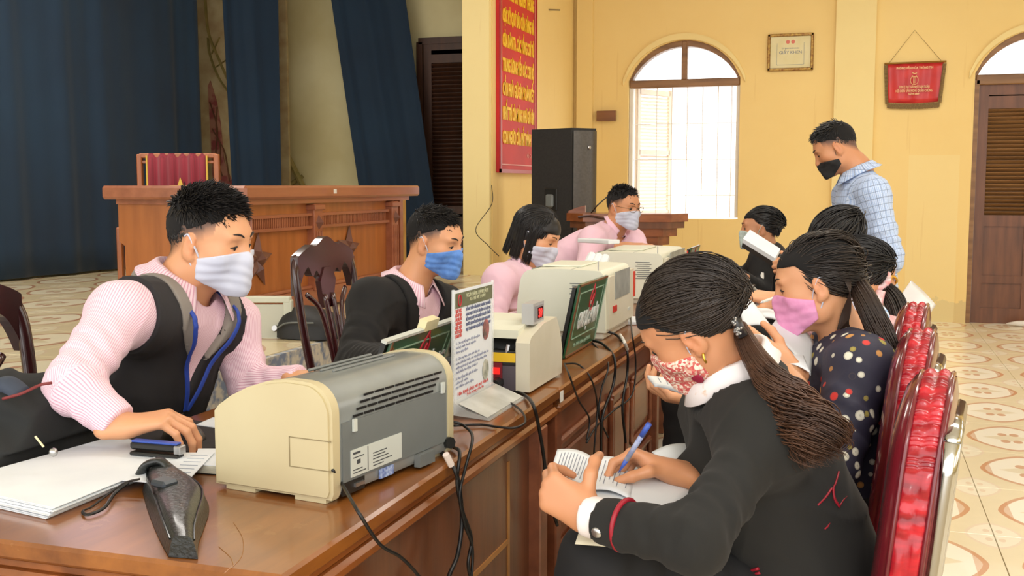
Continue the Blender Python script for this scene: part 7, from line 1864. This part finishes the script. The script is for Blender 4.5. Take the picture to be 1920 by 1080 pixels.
make_mask(w3.root, g, w3.M, w3.H, w3.sc, M_mw, .0025, fem=True, h=.005)
MB().tube([at(1650, 520, 3.15) + .03 * np.array([math.cos(t) * .7, -.5, math.sin(t)]) for t in np.linspace(0, 2 * math.pi, 17)], .011, 8).build('pink_hair_tie', mat('pink_white_scrunchie', (236, 150, 150), .6, c2=(240, 214, 214), scale=60), w3.root, True)
MB().tube([at(1652, 545, 3.12), at(1645, 575, 3.12), at(1652, 600, 3.12)], .014, 8).build('ribbon', mat('pink_white_scrunchie', (236, 150, 150)), w3.root, True)
M_scarf = mat('blue_white_scarf', (120, 160, 206), .7, c2=(224, 230, 238), scale=90)
MB().tube(smooth_path([at(1638, 572, 3.08), at(1652, 582, 3.05), at(1660, 600, 3.05), at(1650, 612, 3.05)], 5), .018, 8, flat=.6).build('checked_scarf', M_scarf, w3.root, True)
w3.legs(h=.014)
leaf('open_booklet', 'open white booklet nearest the pink masked woman’s face', Q((1380, 562, 3.1), (1412, 568, 3.1), (1450, 618, 2.95), (1395, 612, 2.95)), 0, th=.004, bow=.01)
leaf('open_booklet', 'second white booklet tucked behind the open one', Q((1408, 566, 3.2), (1455, 575, 3.2), (1462, 602, 3.05), (1420, 596, 3.05)), 0, th=.006, bow=.006)
pp2 = thing('ballpoint_pen', 'white pen between the fingers beside the open booklets', 'pen', at(1440, 560, 3.1)); MB().tube([at(1430, 566, 3.08), at(1470, 552, 3.1)], .0042, 8).build('barrel', M_white, pp2)
MB().tube([at(1426, 568, 3.08), at(1430, 566, 3.08)], [.001, .004], 8).build('pen_tip', M_metal, pp2)
# --- woman with a small bun
w4 = Fig('woman seen from behind with black hair and small bun, beyond the ponytail', at(1568, 462, 3.85), at(1590, 520, 3.88), at(1565, 545, 4.05), at(1612, 548, 3.75), at(1530, 620, 4.0), at(1590, 640, 3.7), at(1490, 560, 3.95), at(1500, 600, 3.7),
         (-.08, 3.8, .56), (-1, .1, 0), tone='warm', fem=True, sc=.96, az=185, pitch=28, cw=.13)
w4.WL = at(1500, 515, 3.8); w4.EL = at(1530, 580, 3.7)
g = w4.body([(1, w4.WL, w4.EL, dict(back=(.3, -.9, .3), dir=(-.8, 0, .4), pose='grip', sc=.92, h=.005))], hh=.0065, eyes=False)
s_ = w4.torso(.012, folds=False); s_.cut(neck_cut(w4, .06, lift=-.01)); w4.cuffs(s_); w4.garment(s_, 'dark_blouse', mat('dark_plum_cloth', (60, 46, 60), .8), .009)
tied_hair(w4.root, g, w4.M, w4.H, w4.sc, (.0, -.1, .07), [at(1600, 432, 3.85), at(1612, 428, 3.83), at(1616, 440, 3.82)], seed=41, m=M_hair, n=700, nt_=80, spread=.022, tr=.0032, taper_r=[.8, 1, .6])
MB().ball if False else None
w4.legs(h=.014)
ubk = thing('tilted_booklet', 'white booklet with black underside held up before the far woman', 'booklet', at(1425, 465, 4.3))
qa = Q((1405, 438, 4.35), (1462, 474, 4.2), (1452, 492, 4.12), (1392, 455, 4.27)); nn = nrm(np.cross(qa[1] - qa[0], qa[3] - qa[0])); nn = nn if nn[2] > 0 else -nn
for (o0, o1, nm, mm) in ((0, .018, 'page_block', M_paper), (-.02, -.001, 'black_case', M_blk)):
    V8 = [p + nn * o0 for p in qa] + [p + nn * o1 for p in qa]; MB().add(V8, [(0, 3, 2, 1), (4, 5, 6, 7), (0, 1, 5, 4), (1, 2, 6, 5), (2, 3, 7, 6), (3, 0, 4, 7)]).build(nm, mm, ubk)
# --- far woman at the end, black sports jacket with white stripe
w5 = Fig('smiling woman in black jacket with white sleeve stripe at the far table end', (0, 0, 0), at(1437, 462, 5.62), at(1448, 480, 5.8), at(1430, 488, 5.46), at(1400, 530, 5.75), at(1425, 548, 5.36), at(1350, 492, 5.62), at(1385, 518, 5.22),
         at(1448, 592, 5.62), (-1, -.1, 0), tone='tan', fem=True, sc=.9, az=192, pitch=4, cw=.13, arm=.95, ear=(at(1428, 430, 5.56), 1))
g = w5.body([(-1, w5.WR, w5.ER, dict(back=(0, -.2, 1), dir=(-1, 0, 0), pose='flat', h=.005)), (1, w5.WL, w5.EL, dict(back=(0, -.2, 1), dir=(-1, 0, .1), pose='grip', h=.005))], hh=.0055)
s_ = w5.torso(.016, folds=False); s_.cut(neck_cut(w5, .06, lift=.0)); w5.cuffs(s_); w5.garment(s_, 'sports_jacket', M_suit, .009)
dU = nrm(w5.EL - w5.SL); dF = nrm(w5.WL - w5.EL); cv_ = lambda p: p + nrm(C_ - p) * .062
tube_part(w5, [cv_(w5.SL * .75 + w5.EL * .25), cv_(w5.EL), ], .016, 'white_sleeve_stripe', M_white, .5); tube_part(w5, [cv_(w5.EL) + np.array([0, 0, -.015]), cv_(w5.EL * .45 + w5.WL * .55)], .016, 'white_sleeve_stripe', M_white, .5)
make_mask(w5.root, g, w5.M, w5.H, w5.sc, M_mg, .0028, fem=True, h=.0045, low=False)
tied_hair(w5.root, g, w5.M, w5.H, w5.sc, (.01, -.115, .02), [at(1447, 425, 5.6), at(1455, 432, 5.58), at(1452, 446, 5.58)], seed=51, m=M_hair, n=700, nt_=90, spread=.026, tr=.0034, taper_r=[.8, 1, .7])
w5.legs(h=.014)
leaf('passbook', 'small white passbook between the hands of the far woman', Q((1352, 496, 5.4), (1382, 500, 5.4), (1378, 512, 5.3), (1350, 508, 5.3)), 0, th=.006, bow=.002)
# --- woman half hidden by the standing man
w6 = Fig('woman whose forehead shows left of the standing man', at(1566, 436, 5.05), at(1572, 480, 5.1), at(1550, 500, 5.25), at(1592, 500, 4.95), at(1545, 590, 5.2), at(1580, 600, 4.9), at(1500, 600, 5.1), at(1530, 610, 4.85),
         (-.2, 5.0, .5), (-1, -.3, 0), tone='tan', fem=True, sc=.95, az=215, pitch=12, cw=.13)
g = w6.body([], hh=.0065)
s_ = w6.torso(.014, folds=False); s_.cut(neck_cut(w6, .06, lift=0)); w6.garment(s_, 'dark_jacket', M_suit, .011)
tied_hair(w6.root, g, w6.M, w6.H, w6.sc, (.0, -.11, -.03), [g(0, -.12, -.03), g(0, -.14, -.07), g(0, -.14, -.12)], seed=61, m=M_hair, n=600, nt_=80, spread=.025, tr=.0036)
make_mask(w6.root, g, w6.M, w6.H, w6.sc, M_mg, .0028, fem=True, h=.006); w6.legs(h=.016)
# --- standing man
m5 = Fig('man standing in blue checked shirt with black mask below his nose', (0, 0, 0), at(1610, 322, 5.03), at(1590, 368, 5.2), at(1640, 362, 4.86), at(1585, 470, 5.25), at(1668, 478, 4.84), at(1590, 540, 5.1), at(1666, 532, 4.74),
         at(1625, 530, 5.08), (-1, -.05, 0), tone='tan', sc=.96, az=184, pitch=31, cw=.155, arm=1.05, ear=(at(1569, 277, 4.96), 1), seat=False, knees=[(.02, 5.5, .5), (.08, 5.2, .5)], ankles=[(.05, 5.5, .09), (.12, 5.2, .09)])
g = m5.body([(1, m5.WL, m5.EL, dict(back=(.6, -.6, .2), dir=(.1, -.3, -.9), pose='grip', h=.004)), (-1, m5.WR, m5.ER, dict(back=(0, .9, 0), pose='curl', h=.005))], stub=.03, hh=.0045, neck_r=.06)
s_ = m5.torso(.014, arms=False, belly=.012)
for S, E in ((m5.SR, m5.ER), (m5.SL, m5.EL)): s_.cone(S, E, .066, .058, .035, fold=(.004, .07, 1.0, .8, .5)); s_.cone(E, E + nrm(E - S) * .03, .062, .06, .01)
s_.cone(m5.P - m5.u * .1, m5.P, .165, .16, .05, (m5.f, .8)); s_.cut(neck_cut(m5, .068, lift=-.012)); m5.garment(s_, 'checked_shirt', M_plaid, .0068, lambda V: limb_uv(V, [(m5.P, m5.N, m5.l), (m5.SR, m5.ER, m5.f), (m5.SL, m5.EL, -m5.f)]), seed=12, amp=.004)
collar(m5.root, m5.N, m5.u + m5.f * .25, m5.f, .068, M_plaid, h=.034, wing=.04, drop=.02)
make_mask(m5.root, g, m5.M, m5.H, m5.sc, M_mk, .0018, h=.0035, low=True)
short_hair(m5.root, g, m5.M, m5.H, m5.sc, .04, 15, M_hair, n=2600, fwd=.7, up=.1); m5.legs(h=.012)
wt = MB().tube([m5.WL - nrm(m5.WL - m5.EL) * .02 + .034 * (nrm(np.cross(nrm(m5.WL - m5.EL), [0, 1, 0])) * math.cos(t) + nrm(np.cross(nrm(m5.WL - m5.EL), [1, 0, 0])) * math.sin(t)) for t in np.linspace(0, 2 * math.pi, 21)], .006, 8)
wt.build('wrist_watch_band', mat('gold', (220, 170, 70), .25, .8), m5.root, True)
MB().lathe([(.001, .009), (.018, .008), (.02, 0)], at(1665, 520, 4.70), 16, axis=tuple(nrm(C_ - at(1665, 520, 4.7)))).build('watch_face', mat('gold', (220, 170, 70)), m5.root, True)
M_fold, nt, b = base('clear_plastic_folder'); b.inputs['Base Color'].default_value = (.85, .85, .88, 1); b.inputs['Roughness'].default_value = .2; b.inputs['Alpha'].default_value = .62; b.inputs['Coat Weight'].default_value = .6
leaf('plastic_folder', 'clear plastic folder of papers in the standing man’s lowered hand', Q((1708, 526, 4.7), (1754, 572, 4.72), (1722, 622, 4.62), (1676, 572, 4.6)), 0, th=.004, bow=.006, m=M_fold, cat='folder')
leaf('paper_sheet', 'white papers inside the clear plastic folder', Q((1706, 534, 4.72), (1736, 562, 4.73), (1712, 600, 4.66), (1684, 570, 4.64)), 0, th=.001, bow=.004)
# ============================ black jacket draped at the left edge
jk = thing('draped_jacket', 'black jacket with red piping heaped on a chair at the left edge', 'jacket', (-1.7, 1.55, .45))
q = SDF()
for (a, b, D0, D1, r0, r1) in (((-60, 790), (110, 770), 1.9, 1.95, .085, .07), ((-60, 850), (160, 800), 1.85, 1.95, .085, .06), ((20, 760), (190, 790), 2.0, 2.0, .05, .045), ((-60, 930), (120, 860), 1.8, 1.9, .08, .07), ((120, 850), (230, 830), 1.98, 2.02, .05, .04), ((-40, 1000), (140, 930), 1.85, 1.95, .09, .08)):
    q.cone(at(*a, D0 + .06), at(*b, D1 + .06), r0, r1, .05, fold=(.004, .07, a[1] * .1))
def jdisp(P): return .007 * np.sin(P[:, 0] * 22 + P[:, 2] * 46 + 3 * np.sin(P[:, 1] * 9)) + .003 * np.sin(P[:, 2] * 120 + 5 * np.sin(P[:, 0] * 14))
q.cut(lambda P: np.where(P[:, 2] < .78, (P[:, 0] + 1.40) , -1.0)); q.cut(lambda P: P[:, 0] + 1.385)
mesh_obj('jacket_cloth', [q.mesh(.006, disp=jdisp)], mat('black_jacket_cloth', (22, 24, 24), .85, c2=(32, 33, 33), scale=5, bmp=.4), jk)
tube = MB().tube(smooth_path([at(5, 748, 1.88), at(40, 738, 1.88), at(75, 722, 1.9), at(97, 718, 1.9)], 6), .003, 6); tube.build('red_piping', mat('dull_red_piping', (120, 44, 44), .6), jk, True)
MB().tube([at(66, 818, 1.80), at(82, 838, 1.80)], .0018, 6).build('drawstring', mat('cream_card', (226, 214, 170)), jk); MB().lathe([(.001, .006), (.006, .004), (.008, 0)], at(100, 848, 1.80), 10, axis=(.3, -1, .2)).build('toggle', M_metal, jk, True)
MB().tube(smooth_path([at(-20, 740, 1.93), at(12, 722, 1.93), at(40, 740, 1.93)], 6), .028, 10, flat=.6).build('blue_lining', mat('slate_blue_lining', (60, 68, 82), .8), jk, True)
